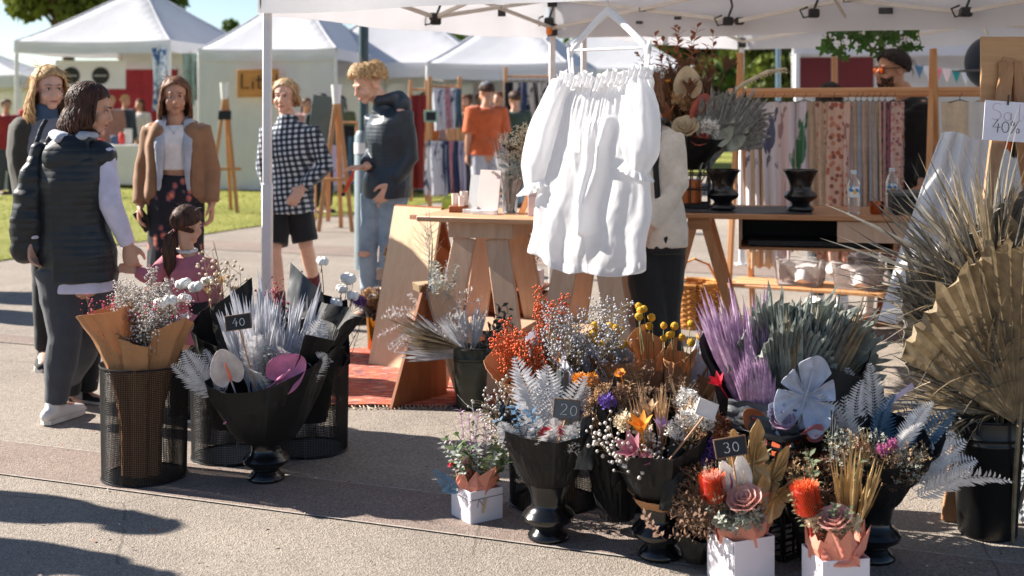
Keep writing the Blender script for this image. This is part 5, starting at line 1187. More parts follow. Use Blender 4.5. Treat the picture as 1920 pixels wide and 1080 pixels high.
price_tag('blank white tag block on a stick beside the mixed dried bouquet', P(1325, 767, 4.02), None, (-.06, .01, -.19), .062, .05, roll=20, board=mat('blank white block', c(216, 210, 206), .8, .08, 30))
# ---- F10: two stacked crates with purple/grey palm bouquet
c10 = Vector((.925, 4.33, 0)); plastic_crate('lower black crate of the front stack of two', c10, R(40), .35, .30, .205); plastic_crate('upper black crate of the front stack, holding the palm bouquet', c10 + Vector((0, 0, .208)), R(40), .35, .30, .205)
m = MB(); m.box(0, 0, .1, .2, .18, .19); o = m.build('terracotta_block', mat('rust cardboard', c(176, 78, 40), .8, .2, 10)); o.location = c10 + Vector((.03, .0, .222)); o.rotation_euler.z = R(40); tag(o, 'rust coloured carton inside the upper black crate', 'carton')
t = bq('wide black wrapped bouquet of purple palm, grey fan palm and blue monstera', c10 + Vector((0, -.0, .24)), 'black wrapped bouquets')
leafsheet(t, PK_CHAR, ((-.20, -.09, .17), (.03, -.17, .15), (.025, -.15, .245), (-.19, -.07, .265)), 'charcoal_sheet', bulge=.012); leafsheet(t, PK_BLACK, ((-.17, .0, .13), (-.13, .06, .15), (-.25, .08, .5), (-.28, .0, .44)), 'black_sheet', bulge=.02); leafsheet(t, PK_BLACK, ((.03, -.16, .12), (.18, -.02, .14), (.335, .0, .44), (.15, -.12, .24)), 'black_sheet', bulge=.035); leafsheet(t, PK_BLACK, ((.14, -.03, .13), (.16, .06, .15), (.34, .06, .48), (.335, .0, .43)), 'black_sheet', bulge=.02); leafsheet(t, PK_BLACK, ((-.18, .1, .13), (.2, .12, .14), (.27, .15, .46), (-.24, .15, .48)), 'black_sheet', bulge=-.03); rg = RG(101)
for i in range(13):
    q = i / 12; piece('broom', D_PURP, t, (-.13 + .07 * q, -.02 + .05 * rg.random(), .19 + .03 * rg.random()), (-.42 + .42 * q, rg.uniform(-.15, .1), 1), rg.uniform(-.4, .4), rg.uniform(.88, 1.16), i)
for i in range(10): piece('broom', D_PURP, t, (-.12 + .08 * rg.random(), -.07, .18), (-.4 + .35 * rg.random(), -.2, 1), rg.uniform(-.4, .4), rg.uniform(.5, .7), i)
for (x, y, z, dx, dy, s_, rl) in ((.02, .02, .18, -.06, .02, 1.0, -.1), (.06, .04, .17, .16, .05, 1.02, .15), (.10, .03, .16, .42, .0, .95, .2), (.01, -.02, .17, .05, -.08, .85, .0)):
    piece('fan', D_GREYG, t, (x, y, z), (dx, dy, 1), rl, (s_ * .5, s_, s_), int(x * 100))
for i in range(20): piece('broom', (D_GREYG, D_GREYG, D_DARK, D_TAN)[i % 4], t, (.0 + .12 * rg.random(), -.05, .19), (-.15 + .75 * i / 20, rg.uniform(-.12, .05), 1), rg.uniform(-.4, .4), rg.uniform(.86, 1.16), i)
for i in range(4): piece('spear', D_TAN, t, (.12, -.01, .2), (.75 + .1 * i, -.05, 1), rg.uniform(-.5, .5), rg.uniform(.5, .72), i)
piece('monstera', D_ICE, t, (.03, -.15, .20), (.25, -.2, 1), -.15, 1.15); piece('monstera', D_ICE, t, (.015, -.13, .17), (-.6, -.3, .7), .3, .62)
piece('lily', D_LILAC, t, (-.03, -.135, .215), (-.35, -.5, .8), 0, .8); piece('rose', D_LILAC, t, (-.02, -.15, .20), (-.2, -.6, .8), 0, .8); piece('lily', D_SALM, t, (.115, -.125, .20), (.8, -.3, .6), 0, .9); piece('anth', (D_MAUVE, D_SPAD), t, (.055, -.165, .16), (.4, -.5, .6), .3, .7); piece('anth', (D_RUST, D_RED), t, (-.10, -.11, .19), (-.6, -.4, .7), 0, .7); piece('lily', D_RED, t, (-.205, -.02, .29), (-.5, -.4, .8), 0, .8); spray(t, rg, 'cluster', (D_STEM, D_SAGE), 3, (250, 290), (25, 35), (.17, .2), (.5, .7))
price_tag('black chalk price board reading 30 in front of the stacked crates', P(1370, 838, 3.90), '30', (.0, .02, -.17), .098, .056, roll=-9)
# ---- F11: white box with rose, banksia and gilded monstera
p11 = Vector((.722, 3.96, 0)); gift_box('white flower box with the gilded monstera leaves, front centre right', p11, R(24), .15, .155, False)
t = bq('posy of pink rose, orange banksia and gilded monstera in peach paper', p11 + Vector((0, 0, .10)), 'boxed posies', 'posy', 'posy'); box_paper(t, PK_PEACH, .135, .05, 11, .06, 111); rg = RG(111)
leafsheet(t, PK_PEACH, ((.05, -.03, .05), (.075, .04, .05), (.10, .0, .19), (.05, -.03, .18)), 'tissue_paper')
piece('rose', D_ROSE, t, (.005, -.075, .165), (-.35, -.4, .85), 0, 1.08); piece('banksia', (D_BANKC, D_BANK, D_BANKT), t, (-.088, -.04, .165), (-.15, -.15, 1), 0, 1.3)
piece('monstera', D_GOLD, t, (.04, .0, .17), (.1, .0, 1), .3, (.5, .9, 1.15)); piece('monstera', D_GOLD, t, (.06, -.01, .15), (.5, .0, 1), -.3, (.36, .8, .95)); piece('monstera', D_GOLD, t, (.07, -.02, .12), (.95, .0, .8), .2, (.34, .8, .8)); piece('monstera', D_GOLD, t, (.02, .03, .16), (-.2, .1, 1), -.4, (.4, .8, 1.0))
piece('anth', (D_WHT, D_CREAM), t, (.0, -.03, .21), (-.12, -.2, 1), .1, (.55, .8, .95)); piece('anth', (D_WHT, D_FUCH), t, (-.035, -.02, .195), (-.35, -.2, 1), .4, (.55, .75, .9)); spray(t, rg, 'sprig', D_SAGE, 8, (180, 320), (22, 44), (.05, .09), (.4, .55)); spray(t, rg, 'cluster', (D_STEM, D_SAGE), 7, (190, 320), (26, 44), (.07, .10), (.6, .8)); spray(t, rg, 'mist', (D_STEM, D_BROWN), 5, (150, 230), (26, 60), (.06, .12), (.6, .8)); spray(t, rg, 'bigsprig', D_GREEN, 4, (150, 340), (12, 34), (.0, .05), (.4, .55)); spray(t, rg, 'sprig', D_BROWN, 6, (150, 215), (50, 75), (.05, .1), (.5, .7))
# ---- F12: white box at the bottom edge
p12 = Vector((.98, 3.80, 0)); gift_box('white flower box at the bottom edge with the pink rose', p12, R(10), .15, .15, False)
t = bq('posy of orange banksia, pink rose and gilded strips in peach paper', p12 + Vector((0, 0, .10)), 'boxed posies', 'posy', 'posy'); box_paper(t, PK_PEACH, .14, .05, 11, .085, 121); rg = RG(121)
leafsheet(t, PK_PEACH, ((-.07, -.075, .03), (.055, -.075, .03), (.035, -.06, .115), (-.04, -.06, .125)), 'tissue_paper', bulge=.006)
piece('rose', D_ROSE, t, (-.012, -.065, .155), (-.35, -.35, .9), 0, 1.0); piece('banksia', (D_BANKC, D_BANK, D_BANK), t, (-.085, -.02, .17), (-.2, -.1, 1), 0, 1.35); piece('gold', D_GOLD, t, (.055, .0, .10), (.1, .02, 1), 0, 1.15); piece('gold', D_GOLD, t, (.065, .02, .11), (.28, .02, 1), .6, 1.0, 1); piece('gold', D_GOLD, t, (.04, .03, .12), (-.05, .02, 1), 1.6, .9)
spray(t, rg, 'sprig', D_OLIVE, 6, (150, 300), (12, 40), (.06, .12), (.5, .7)); spray(t, rg, 'cluster', (D_STEM, D_CREAM), 4, (180, 300), (14, 30), (.08, .13), (.7, .9)); spray(t, rg, 'bigsprig', D_BROWN, 5, (120, 260), (18, 44), (.03, .09), (.4, .55))
# ---- dried filler between the two boxes
t = bq('brown dried filler bunch between the two front boxes', Vector((.985, 4.06, .0)), 'loose dried bunches'); paper(t, PK_BLACK, .02, .05, .10, .20, .24, -90, 6, .02, 125, 1.04, 'black_sleeve'); rg = RG(125); spray(t, rg, 'cluster', (D_STEM, D_BROWN), 7, (0, 360), (2, 26), (.2, .3), (.7, 1.0)); spray(t, rg, 'mist', (D_STEM, D_PAMP), 2, (0, 360), (2, 24), (.16, .26), (.7, .9)); spray(t, rg, 'sprig', D_OLIVE, 5, (0, 360), (6, 26), (.2, .28), (.7, .9))
t = bq('low brown dried bunch at the left of the gilded posy', Vector((.60, 4.08, .0)), 'loose dried bunches'); paper(t, PK_BLACK, .02, .04, .08, .12, .15, -90, 6, .02, 126, 1.04, 'black_sleeve'); rg = RG(126); spray(t, rg, 'cluster', (D_STEM, D_BROWN), 3, (0, 360), (4, 40), (.12, .18), (.5, .7)); spray(t, rg, 'sprig', D_BROWN, 4, (0, 360), (10, 50), (.1, .2), (.6, .8))
# ---- F13: urn at right front with blue/white ferns
u13 = Vector((1.19, 4.14, 0)); urn('black footed urn at the far right front under the white fern bouquet', u13, 1.0)
t = bq('black wrapped bouquet with white ferns and fuchsia blooms, far right front', u13 + Vector((0, 0, .14)), 'black wrapped bouquets in urns')
paper(t, PK_BLACK, .05, .08, .17, .20, .34, -90, 8, .03, 131, 1.04, 'wrap', (.02, -.01), .8); leafsheet(t, PK_BLACK, ((-.14, .03, .12), (.02, .09, .14), (.08, .11, .40), (-.14, .05, .49)), 'black_sheet', bulge=.03); leafsheet(t, PK_BLACK, ((.02, -.1, .1), (.1, -.02, .12), (.25, .0, .28), (.14, -.12, .2)), 'black_sheet', bulge=.02); leafsheet(t, PK_CHAR, ((-.15, -.05, .12), (-.11, -.07, .12), (-.12, -.07, .3), (-.15, -.05, .37)), 'charcoal_sheet', bulge=.01); rg = RG(131)
spray(t, rg, 'fern', D_WHITEF, 5, (-25, 20), (42, 66), (.12, .2), (.6, .9)); spray(t, rg, 'fern', D_WHITEF, 4, (-60, 60), (14, 36), (.2, .28), (.45, .6)); spray(t, rg, 'fern', D_TEAL, 8, (10, 120), (10, 46), (.16, .24), (.6, .9)); spray(t, rg, 'fern', D_SILV, 3, (60, 130), (4, 22), (.24, .3), (.6, .75)); spray(t, rg, 'fern', D_SILV, 2, (175, 190), (14, 22), (.16, .2), (.7, .8))
spray(t, rg, 'cluster', (D_STEM, D_FUCH), 4, (200, 290), (18, 30), (.23, .28), (.45, .6)); spray(t, rg, 'mist', (D_STEM, D_PAMP), 3, (190, 350), (22, 40), (.12, .17), (.6, .8)); spray(t, rg, 'mist', (D_STEM, D_SAGE), 4, (200, 350), (16, 36), (.13, .18), (.6, .8)); spray(t, rg, 'mist', (D_STEM, D_BROWN), 3, (190, 300), (30, 44), (.1, .15), (.6, .8)); spray(t, rg, 'gold', D_GOLD, 2, (220, 250), (18, 26), (.14, .18), (.7, .9))
D_TANF = F('bronze fan palm', c(122, 106, 82), col2=c(172, 152, 120), rnd=.02)
# ---- F14: tall black bucket with fan palms
b14 = Vector((1.665, 4.39, 0)); bucket('tall black bucket of dried fan palms at the right edge', b14, .099, .121, .415, mat('black bucket paint', c(15, 16, 17), .38, .25, 9, bump=.05, bs=20))
t = bq('huge bunch of bronze and charcoal dried fan palms in the tall bucket', b14 + Vector((0, 0, .30)), cat='palm bunch', name='palm_bunch'); rg = RG(141); t.scale = (1.1, 1.1, 1.22)
piece('fan', D_TANF, t, (.05, -.13, .09), (.0, -.16, 1), .0, (1.08, 1.0, 1.34), 0); piece('fan', D_TAN, t, (.20, -.03, .16), (.35, .0, 1), -.3, (1.1, 1.1, 1.2), 1)
piece('fan', D_DARK, t, (.1, .1, .28), (.2, .1, 1), .3, (.8, .9, 1.1), 0); piece('fan', D_DARK, t, (.0, .06, .16), (-.6, .1, 1), .2, (.55, .8, 1.0), 2)
for i in range(22): piece('broom', (D_DARK, D_DARK, D_TAN, D_DARK)[i % 4], t, (.05 + .1 * rg.random(), rg.uniform(-.04, .1), .12 + .16 * rg.random()), (-.85 + 1.1 * i / 22, rg.uniform(-.05, .25), .95), rg.uniform(-1, 1), rg.uniform(.75, 1.15), i)
for i in range(9): piece('ragged', (D_DARK, D_DARK, D_TAN)[i % 3], t, (.04, .02, .2 + .25 * rg.random()), (-.95 + .17 * i, rg.uniform(-.1, .1), .7), rg.uniform(0, 6), rg.uniform(.8, 1.2), i)
for i in range(7): piece('ragged', (D_DARK, D_DARK, D_TAN)[i % 3], t, (.03 + .1 * rg.random(), .06, .22 + .2 * rg.random()), (-.85 + .2 * i + rg.uniform(-.1, .1), rg.uniform(.0, .3), .8), rg.uniform(0, 6), rg.uniform(.8, 1.15), i)
for i in range(6): piece('ragged', (D_DARK, D_TAN)[i % 2], t, (rg.uniform(-.05, .05), rg.uniform(-.04, .06), .10), (-1.1 + .12 * i, .1, .25 + .1 * rg.random()), rg.uniform(0, 6), rg.uniform(.6, .9), i)
for i in range(6): piece('spear', (D_DARK, D_TAN)[i % 2], t, (rg.uniform(-.08, .1), rg.uniform(-.02, .08), .05), (rg.uniform(-.6, .6), rg.uniform(.0, .3), 1), rg.uniform(-1, 1), rg.uniform(.8, 1.1), i)
for i in range(7): piece('ragged', (D_DARK, D_TAN)[i % 2], t, (rg.uniform(-.05, .08), -.09, .14 + .1 * rg.random()), (-.75 + .1 * i, -.12, .9), rg.uniform(0, 6), rg.uniform(.7, .95), i)
for i in range(8): x = rg.uniform(-.08, .09); m = MB(); m.tube([(x * .6, rg.uniform(-.06, .06), -.1), (x * 1.1, -.05 * rg.random(), .1), (x * 1.8, -.06, .2)], [.007, .006, .004], 6); m.build('leaf_stalk', D_TAN, t)
m = MB(); a_, b_ = P(1712, 722, 4.25), P(1652, 766, 4.2); m.beam(a_, b_, .002, .02, (0, 0, 1), .0005); tag(m.build('paper_strip', mat('lilac paper', c(206, 190, 214), .8)), 'loose lilac paper label hanging from the palm bunch', 'label')
rb_ = thing('ribbed_bin', 'grey ribbed metal bin cut off by the right edge', 'bin', G(2010, 985)); m = MB(); pf = [(0, 0), (.17, 0)]
for k in range(16): pf += [(.178, .012 + k * .022), (.17, .023 + k * .022)]
m.lathe(pf + [(.18, .37), (.176, .38), (0, .38)], 36); m.build('body', mat('galvanised metal', c(150, 156, 160), .4, .15, 8, metal=.6), rb_)
# ---- back area: rug pot, small bucket
gp = thing('gold_pot', 'shiny gold copper pot standing on the orange rug', 'pot', Vector((-.81, 7.62, .02))); m = MB(); m.lathe([(0, 0), (.062, 0), (.066, .006), (.076, .2), (.073, .2), (.063, .012), (0, .012)], 36); m.build('body', mat('polished gold copper', c(214, 136, 46), .16, .08, 5, metal=1), gp)
t = bq('dark mixed dried bunch with slate hydrangea in the gold pot', Vector((-.81, 7.62, .16)), 'loose dried bunches'); rg = RG(151); paper(t, PK_BLACK, .0, .05, .12, .12, .17, -90, 7, .02, 151, 1.0, 'black_sleeve', (.02, 0))
spray(t, rg, 'cluster', (D_STEM, D_HYD), 5, (20, 140), (4, 16), (.2, .3), (1.0, 1.3), x0=.1); spray(t, rg, 'cluster', (D_STEM, D_PAMP), 8, (150, 300), (16, 40), (.1, .18), (.7, 1.0)); spray(t, rg, 'mist', (D_STEM, D_BROWN), 4, (100, 300), (16, 44), (.04, .1), (.6, .8)); spray(t, rg, 'cluster', (D_STEM, D_VIO), 2, (190, 230), (40, 46), (.16, .2), (.8, 1)); spray(t, rg, 'daisy', (D_WHT, D_ORNG), 3, (240, 330), (20, 36), (.2, .28), (1.0, 1.3)); spray(t, rg, 'cluster', (D_STEM, D_LILAC), 4, (-60, 40), (20, 40), (.12, .18), (.8, 1.0)); spray(t, rg, 'sprig', D_SILV, 3, (-40, 30), (30, 50), (.08, .12), (.5, .7)); spray(t, rg, 'cotton', (D_COTTON, D_BROWN), 2, (60, 90), (4, 10), (.46, .52), (.8, .9), x0=.14); spray(t, rg, 'cluster', (D_STEM, D_BROWN), 3, (70, 110), (2, 10), (.34, .4), (1.2, 1.5), x0=.11)
price_tag('small cream tag in the gold pot bunch', P(713, 514, 7.5), None, (0, 0, -.2), .04, .065, roll=4, board=mat('cream block', c(206, 186, 160), .8))
t = bq('spray of dusty silver leaf hanging over the low brown board', P(806, 590, 6.35), cat='foliage spray', name='foliage_spray'); rg = RG(152)
spray(t, rg, 'bigsprig', D_SAGE, 8, (-60, 100), (4, 50), (.06, .14), (.45, .6), jit=.05); spray(t, rg, 'sprig', D_SILV, 14, (-60, 120), (6, 70), (.04, .14), (.5, .7), jit=.06); spray(t, rg, 'bigsprig', D_SILV, 8, (-60, 10), (60, 130), (.02, .1), (.4, .55), jit=.04); spray(t, rg, 'sprig', D_SILV, 10, (150, 220), (80, 130), (.02, .12), (.5, .7), jit=.04); spray(t, rg, 'twig', D_GREYG, 4, (80, 110), (0, 8), (.12, .22), (.8, 1.0))
b15 = Vector((-.205, 6.22, 0)); bucket('dark green metal bucket with a silver palm by the tall table', b15, .073, .088, .30, mat('dark olive metal', c(66, 68, 60), .4, .25, 9, metal=.4))
t = bq('silver palm leaf and golden grass fanning left from the dark bucket', b15 + Vector((0, 0, .24)), cat='palm bunch', name='palm_bunch'); rg = RG(153)
spray(t, rg, 'spear', D_SILV, 4, (150, 200), (6, 46), (.02, .06), (.5, .62)); spray(t, rg, 'spear', D_SILV, 5, (170, 190), (55, 84), (.03, .08), (.7, .95))
for i in range(8): piece('wheat', D_TAN, t, (-.03, -.04, .06), (-1, rg.uniform(-.2, .1), rg.uniform(-.05, .4)), rg.uniform(-1, 1), rg.uniform(1.0, 1.5), i)
spray(t, rg, 'bigsprig', F('black leaf', c(42, 48, 52)), 12, (-50, 60), (40, 88), (.04, .12), (.6, .9)); spray(t, rg, 'spear', D_SILV, 3, (-10, 60), (4, 16), (.02, .08), (.5, .62))
# ---- on the left table
TM = Matrix.Translation(TL) @ Matrix.Rotation(TLa, 4, 'Z')
def TP(x, y, z=.92): return TM @ Vector((x, y, z))
m = MB(); m.box(0, 0, .018, .11, .07, .036); o = m.build('timber_block', M_PLYD); o.location = TP(.09, .25); tag(o, 'small brown timber card block at the left table corner', 'block')
for k, (x, y, z, s_) in enumerate(((.065, .25, .957, .042), (.11, .27, .957, .05), (.12, .20, .957, .036))):
    m = MB(); m.lathe([(0, 0), (s_ * .38, 0), (s_ * .42, .004), (s_ * .46, s_ * 1.5), (s_ * .40, s_ * 1.5), (s_ * .36, .008), (0, .008)], 18); o = m.build('candle_jar', mat('blush ceramic', c(228, 214, 208), .4, .06, 10)); o.location = TP(x, y, z); tag(o, ('small pale jar left on the timber block', 'tall pale jar at the back of the timber block', 'small pale jar right on the timber block')[k], 'jar', 'pale jars on the timber block')
ac = NB('frosted acrylic'); ac.color((.9, .93, .95)); ac.set(Roughness=.25, Transmission_Weight=.6, IOR=1.2)
for k, (x, y, w_, h_, mm, lb) in enumerate(((.19, .20, .10, .21, ac.m, 'clear acrylic leaflet stand on the left table'), (.27, .16, .13, .24, mat('blush card', c(218, 198, 194), .7, .03), 'blush pink card standing in front of the acrylic stand'))):
    t = thing('card_stand', lb, 'card stand', TP(x, y), TLa + R(-12)); m = MB(); m.box(0, .02, h_ / 2, w_, .004, h_, Matrix.Rotation(R(-10), 4, 'X')); m.build('card', mm, t); m = MB(); m.box(0, .0, .012, w_ + .01, .05, .024); m.build('foot', ac.m, t)
t = thing('glass_vase', 'slim clear glass vase of dried stems on the left table', 'vase', TP(.37, .28)); gl = NB('vase glass'); gl.color((.94, .96, .96)); gl.set(Roughness=.03, Transmission_Weight=.95, IOR=1.3); m = MB(); m.lathe([(0, 0), (.035, 0), (.04, .01), (.042, .22), (.038, .22), (.036, .014), (0, .014)], 26); m.build('body', gl.m, t)
t = bq('tall grey dried stems with a dark seed head in the glass vase', TP(.37, .28), cat='dried stems', name='dried_stems'); rg = RG(161); spray(t, rg, 'wheat', D_SILV, 8, (0, 360), (2, 14), (.02, .08), (1.0, 1.35)); spray(t, rg, 'twig', D_GREYG, 8, (0, 360), (3, 16), (.1, .18), (.8, 1.0)); spray(t, rg, 'spear', D_GREYG, 5, (-30, 40), (8, 22), (.05, .1), (.7, .95))
m = MB(); m.tube([(0, -.03, .05), (.0, -.03, .33)], .005, 6); m.lathe([(.004, .32), (.02, .34), (.052, .362), (.05, .372), (.01, .372)], 14, T(.01, -.03, 0)); m.build('seed_head', D_BROWN if False else mat('dark seed head', c(52, 44, 40), .8), t)
t = thing('flower_box', 'blush white box lined with peach paper on the left table', 'box', TP(.59, .20), TLa + R(14)); m = MB(); m.box(0, 0, .075, .17, .13, .15, bev=.002); m.build('box_body', mat('blush box', c(222, 206, 206), .65, .04, 6), t); m = MB(); m.box(0, 0, .105, .174, .134, .012); m.build('lid_seam', mat('blush box lid', c(214, 196, 196), .65), t)
t = bq('airy cream and coral dried posy in the blush box', TP(.59, .20, 1.05), 'boxed posies', 'posy', 'posy'); rg = RG(162); box_paper(t, mat('coral paper', c(226, 124, 92), .7, .06, 8, tr=.3), .16, .03, 10, .055, 162); spray(t, rg, 'mist', (D_STEM, D_CREAM), 16, (0, 360), (4, 46), (.02, .08), (1.0, 1.3)); spray(t, rg, 'mist', (D_STEM, D_SALM), 5, (-60, 60), (10, 40), (.04, .1), (.9, 1.1)); spray(t, rg, 'sprig', D_SAGE, 8, (0, 360), (10, 46), (.02, .1), (.8, 1.0)); spray(t, rg, 'bigsprig', D_GREYG, 5, (150, 220), (40, 80), (.04, .1), (.7, .9))
m = MB(); m.beam((0, 0, .0), (.05, 0, .13), .03, .03); o = m.build('timber_wedge', M_RACK); o.location = TP(.46, .2, .925); tag(o, 'small timber wedge leaning on the blush box', 'wedge')
# ---- under the left table: potted plant and white pot on the crate
cz = Vector(cr.location) + Vector((0, 0, .41))
t = thing('potted_plant', 'green orange potted plant on the crate under the left table', 'plant', cz + Vector((.03, 0, 0))); m = MB(); m.lathe([(0, 0), (.05, 0), (.07, .11), (.066, .11), (.048, .01), (0, .01)], 22); m.build('pot', mat('terracotta', c(186, 104, 66), .8, .12, 9), t); rg = RG(171)
spray(t, rg, 'bigsprig', D_GREEN, 14, (0, 360), (6, 56), (.08, .12), (.6, .85)); spray(t, rg, 'bigsprig', D_ORNG, 6, (0, 360), (20, 60), (.08, .12), (.5, .7))
t = thing('flower_pot', 'square white pot with red sprigs beside the potted plant', 'pot', cz + Vector((.15, -.1, -.0)), R(-15)); m = MB(); m.box(0, 0, .055, .13, .1, .11, bev=.004); m.build('body', mat('white card box', c(226, 220, 226), .65), t); spray(t, RG(172), 'fewberry', (D_STEM, D_RUST), 6, (0, 360), (4, 30), (.02, .06), (.5, .7), z0=.05)
D_SMOKE = F('smoke grey palm', c(120, 120, 120), col2=c(190, 188, 184), vs=40, rnd=.1)
# ---- desk bouquet in black wire basket
wb = DP(.06, .36, .008); plastic_crate('black wire basket on the desk under the dark palm bouquet', wb, DKa, .26, .22, .30, group='black crates')
m = MB(); m.box(0, 0, .08, .15, .12, .14); o = m.build('copper_tin', mat('copper', c(196, 112, 72), .25, metal=1)); o.location = wb + Vector((0, -.01, .012)); tag(o, 'copper tin inside the black wire basket on the desk', 'tin')
t = bq('large charcoal palm bouquet with brown plumes on the desk', wb + Vector((.0, 0, .2)), 'black wrapped bouquets'); rg = RG(181)
paper(t, PK_BLACK, .02, .1, .26, .2, .3, -90, 9, .03, 181, 1.04, 'wrap', (.03, 0), .8); leafsheet(t, PK_BLACK, ((.08, -.05, .12), (.12, .1, .14), (.36, .08, .48), (.33, -.02, .36)), 'black_sheet', bulge=.02)
for (x, z, dx, s_, rl) in ((.14, .12, .2, .85, .0), (.18, .12, .6, .85, .3)): piece('fan', D_SMOKE, t, (x, -.06, z), (dx, -.05, 1), rl, (s_ * .6, s_, s_), int(z * 100))
for i in range(16): piece('broom', D_SMOKE, t, (.08 + .12 * i / 16, -.13, .13), (-.15 + 1.05 * i / 16, -.2, 1), rg.uniform(-.5, .5), rg.uniform(.8, 1.08), i)
piece('monstera', D_SAGE, t, (.11, -.16, .20), (.3, -.2, 1), 0, 1.3); piece('monstera', D_SAGE, t, (.18, -.15, .18), (.6, -.2, 1), 0, 1.2); piece('anth', (D_CREAM, D_RUST), t, (-.02, -.14, .46), (-.05, -.3, 1), 0, 1.5); piece('anth', (D_SALM, D_RUST), t, (.04, -.15, .33), (.3, -.3, 1), .3, 1.3); piece('rose', D_CREAM, t, (-.03, -.17, .25), (-.2, -.7, .7), 0, 1.5); piece('rose', D_SALM, t, (.03, -.18, .20), (.1, -.8, .6), 0, 1.3); piece('daisy', (D_ORNG, D_ORNG), t, (-.13, -.12, .52), (-.3, -.4, .8), 0, 1.1); piece('cluster', (D_STEM, D_WHT), t, (.08, -.17, .2), (.2, -.5, .8), 0, 1.4)
spray(t, rg, 'ragged', D_BROWN, 5, (200, 60), (2, 18), (.2, .3), (.5, .62)); spray(t, rg, 'spear', D_BROWN, 12, (200, 20), (2, 22), (.2, .34), (.7, .9), roll=(-.6, .6)); spray(t, rg, 'spear', D_RUST, 8, (200, 20), (4, 26), (.24, .36), (.6, .8), roll=(-.6, .6)); spray(t, rg, 'mist', (D_STEM, D_RUST), 4, (20, 200), (6, 24), (.38, .5), (.9, 1.1)); spray(t, rg, 'sprig', D_RUST, 9, (0, 220), (6, 30), (.36, .5), (.9, 1.2)); spray(t, rg, 'lily', D_RUST, 10, (150, 300), (8, 30), (.3, .52), (1.0, 1.5)); spray(t, rg, 'lily', D_BROWN, 12, (20, 300), (6, 28), (.4, .66), (1.0, 1.6)); spray(t, rg, 'broom', D_BROWN, 9, (200, -20), (2, 26), (.34, .46), (.6, .85), roll=(-.6, .6)); spray(t, rg, 'bigsprig', D_RUST, 9, (20, 250), (4, 28), (.45, .6), (.8, 1.1)); spray(t, rg, 'cluster', (D_STEM, D_PAMP), 4, (170, 280), (8, 26), (.28, .4), (1.0, 1.3))
q0 = Vector((.2, -.05, .42)); m = MB(); m.tube([q0, q0 + Vector((.12, 0, .1)), q0 + Vector((.26, 0, .17)), q0 + Vector((.37, 0, .19))], [.01, .011, .012, .006], 7)
for i in range(60):
    k = .3 + .7 * i / 60; p = q0 + Vector((.37 * k, 0, .1 * k + .1 * math.sin(k * 2.2) * .9)); a = i * 2.4; m.add([p, p + Vector((.016, math.cos(a) * .014, math.sin(a) * .016)), p + Vector((.022, math.cos(a + .5) * .01, math.sin(a + .5) * .012))], [(0, 1, 2)])
m.build('white_plume', D_CREAM, t)
# ================================================================ PEOPLE
def blob(name, mb, voxel, m, parent, smooth=5, wr=0.0, wsc=(9, 9, 5), seed=0, dec=None, fac=.5):
    """closed overlapping shapes -> one continuous skin"""
    me = mb.mesh(name + '_raw', False); o = bpy.data.objects.new(name + '_raw', me); COL.objects.link(o)
    r_ = o.modifiers.new('r', 'REMESH'); r_.mode = 'VOXEL'; r_.voxel_size = voxel; r_.use_smooth_shade = True
    if smooth: s_ = o.modifiers.new('s', 'SMOOTH'); s_.factor = fac; s_.iterations = smooth
    if dec: d_ = o.modifiers.new('d', 'DECIMATE'); d_.ratio = dec
    dg = bpy.context.evaluated_depsgraph_get(); out = bpy.data.meshes.new_from_object(o.evaluated_get(dg))
    bpy.data.objects.remove(o); bpy.data.meshes.remove(me)
    if wr:
        nr = [v.normal.copy() for v in out.vertices]
        for v, n_ in zip(out.vertices, nr):
            p = v.co; q = Vector((p.x * wsc[0] + seed, p.y * wsc[1], p.z * wsc[2] + seed)); k = mnoise.noise(q) + .5 * mnoise.noise(q * 2.3); k2 = 1 - abs(mnoise.noise(Vector((q.x * .8 + q.z * .5, q.y * .8, q.z * 1.4 - q.x * .4))) * 2)
            v.co = p + n_ * wr * (k * .6 + k2 * .5)
    out.name = name; out.polygons.foreach_set('use_smooth', [True] * len(out.polygons)); out.materials.clear(); out.materials.append(m)
    q = bpy.data.objects.new(name, out); COL.objects.link(q); q.parent = parent; return q
def limb(mb, pts, rr, side=Vector((1, 0, 0)), n=14): mb.tube(pts, rr, n, side=side, rounded=True)
def skin_mat(name, col):
    if name in MATS: return MATS[name]
    b = NB(name); f = b.noise(26, 4, .6); b.color(b.ramp(f, [(.3, tuple(x * .9 for x in col)), (.7, tuple(min(1, x * 1.06) for x in col))])); b.set(Roughness=.5, Specular_IOR_Level=.4, Subsurface_Weight=.12, Subsurface_Scale=.02)
    b.p.inputs['Subsurface Radius'].default_value = (1, .35, .2); MATS[name] = b.m; return b.m
SK_FAIR = skin_mat('fair skin', c(216, 172, 150)); SK_TAN = skin_mat('tanned skin', c(192, 144, 118)); SK_MID = skin_mat('olive skin', c(202, 156, 132))
def hair_mat(name, a, b_):
    if name in MATS: return MATS[name]
    n = NB(name); f = n.noise(60, 3, .6, n.co((1, 1, .12))); n.color(n.ramp(f, [(.32, a), (.7, b_)])); n.set(Roughness=.6, Specular_IOR_Level=.35); n.bump(f, .8, .006); MATS[name] = n.m; return n.m
H_BLONDE = hair_mat('blonde hair', c(150, 110, 68), c(226, 190, 134)); H_SAND = hair_mat('sandy hair', c(138, 108, 74), c(216, 184, 138)); H_DARK = hair_mat('dark brown hair', c(36, 24, 20), c(92, 58, 42)); H_BROWN = hair_mat('brown hair', c(66, 42, 30), c(146, 98, 66)); H_BLACK = hair_mat('black hair', c(20, 17, 17), c(58, 46, 42))
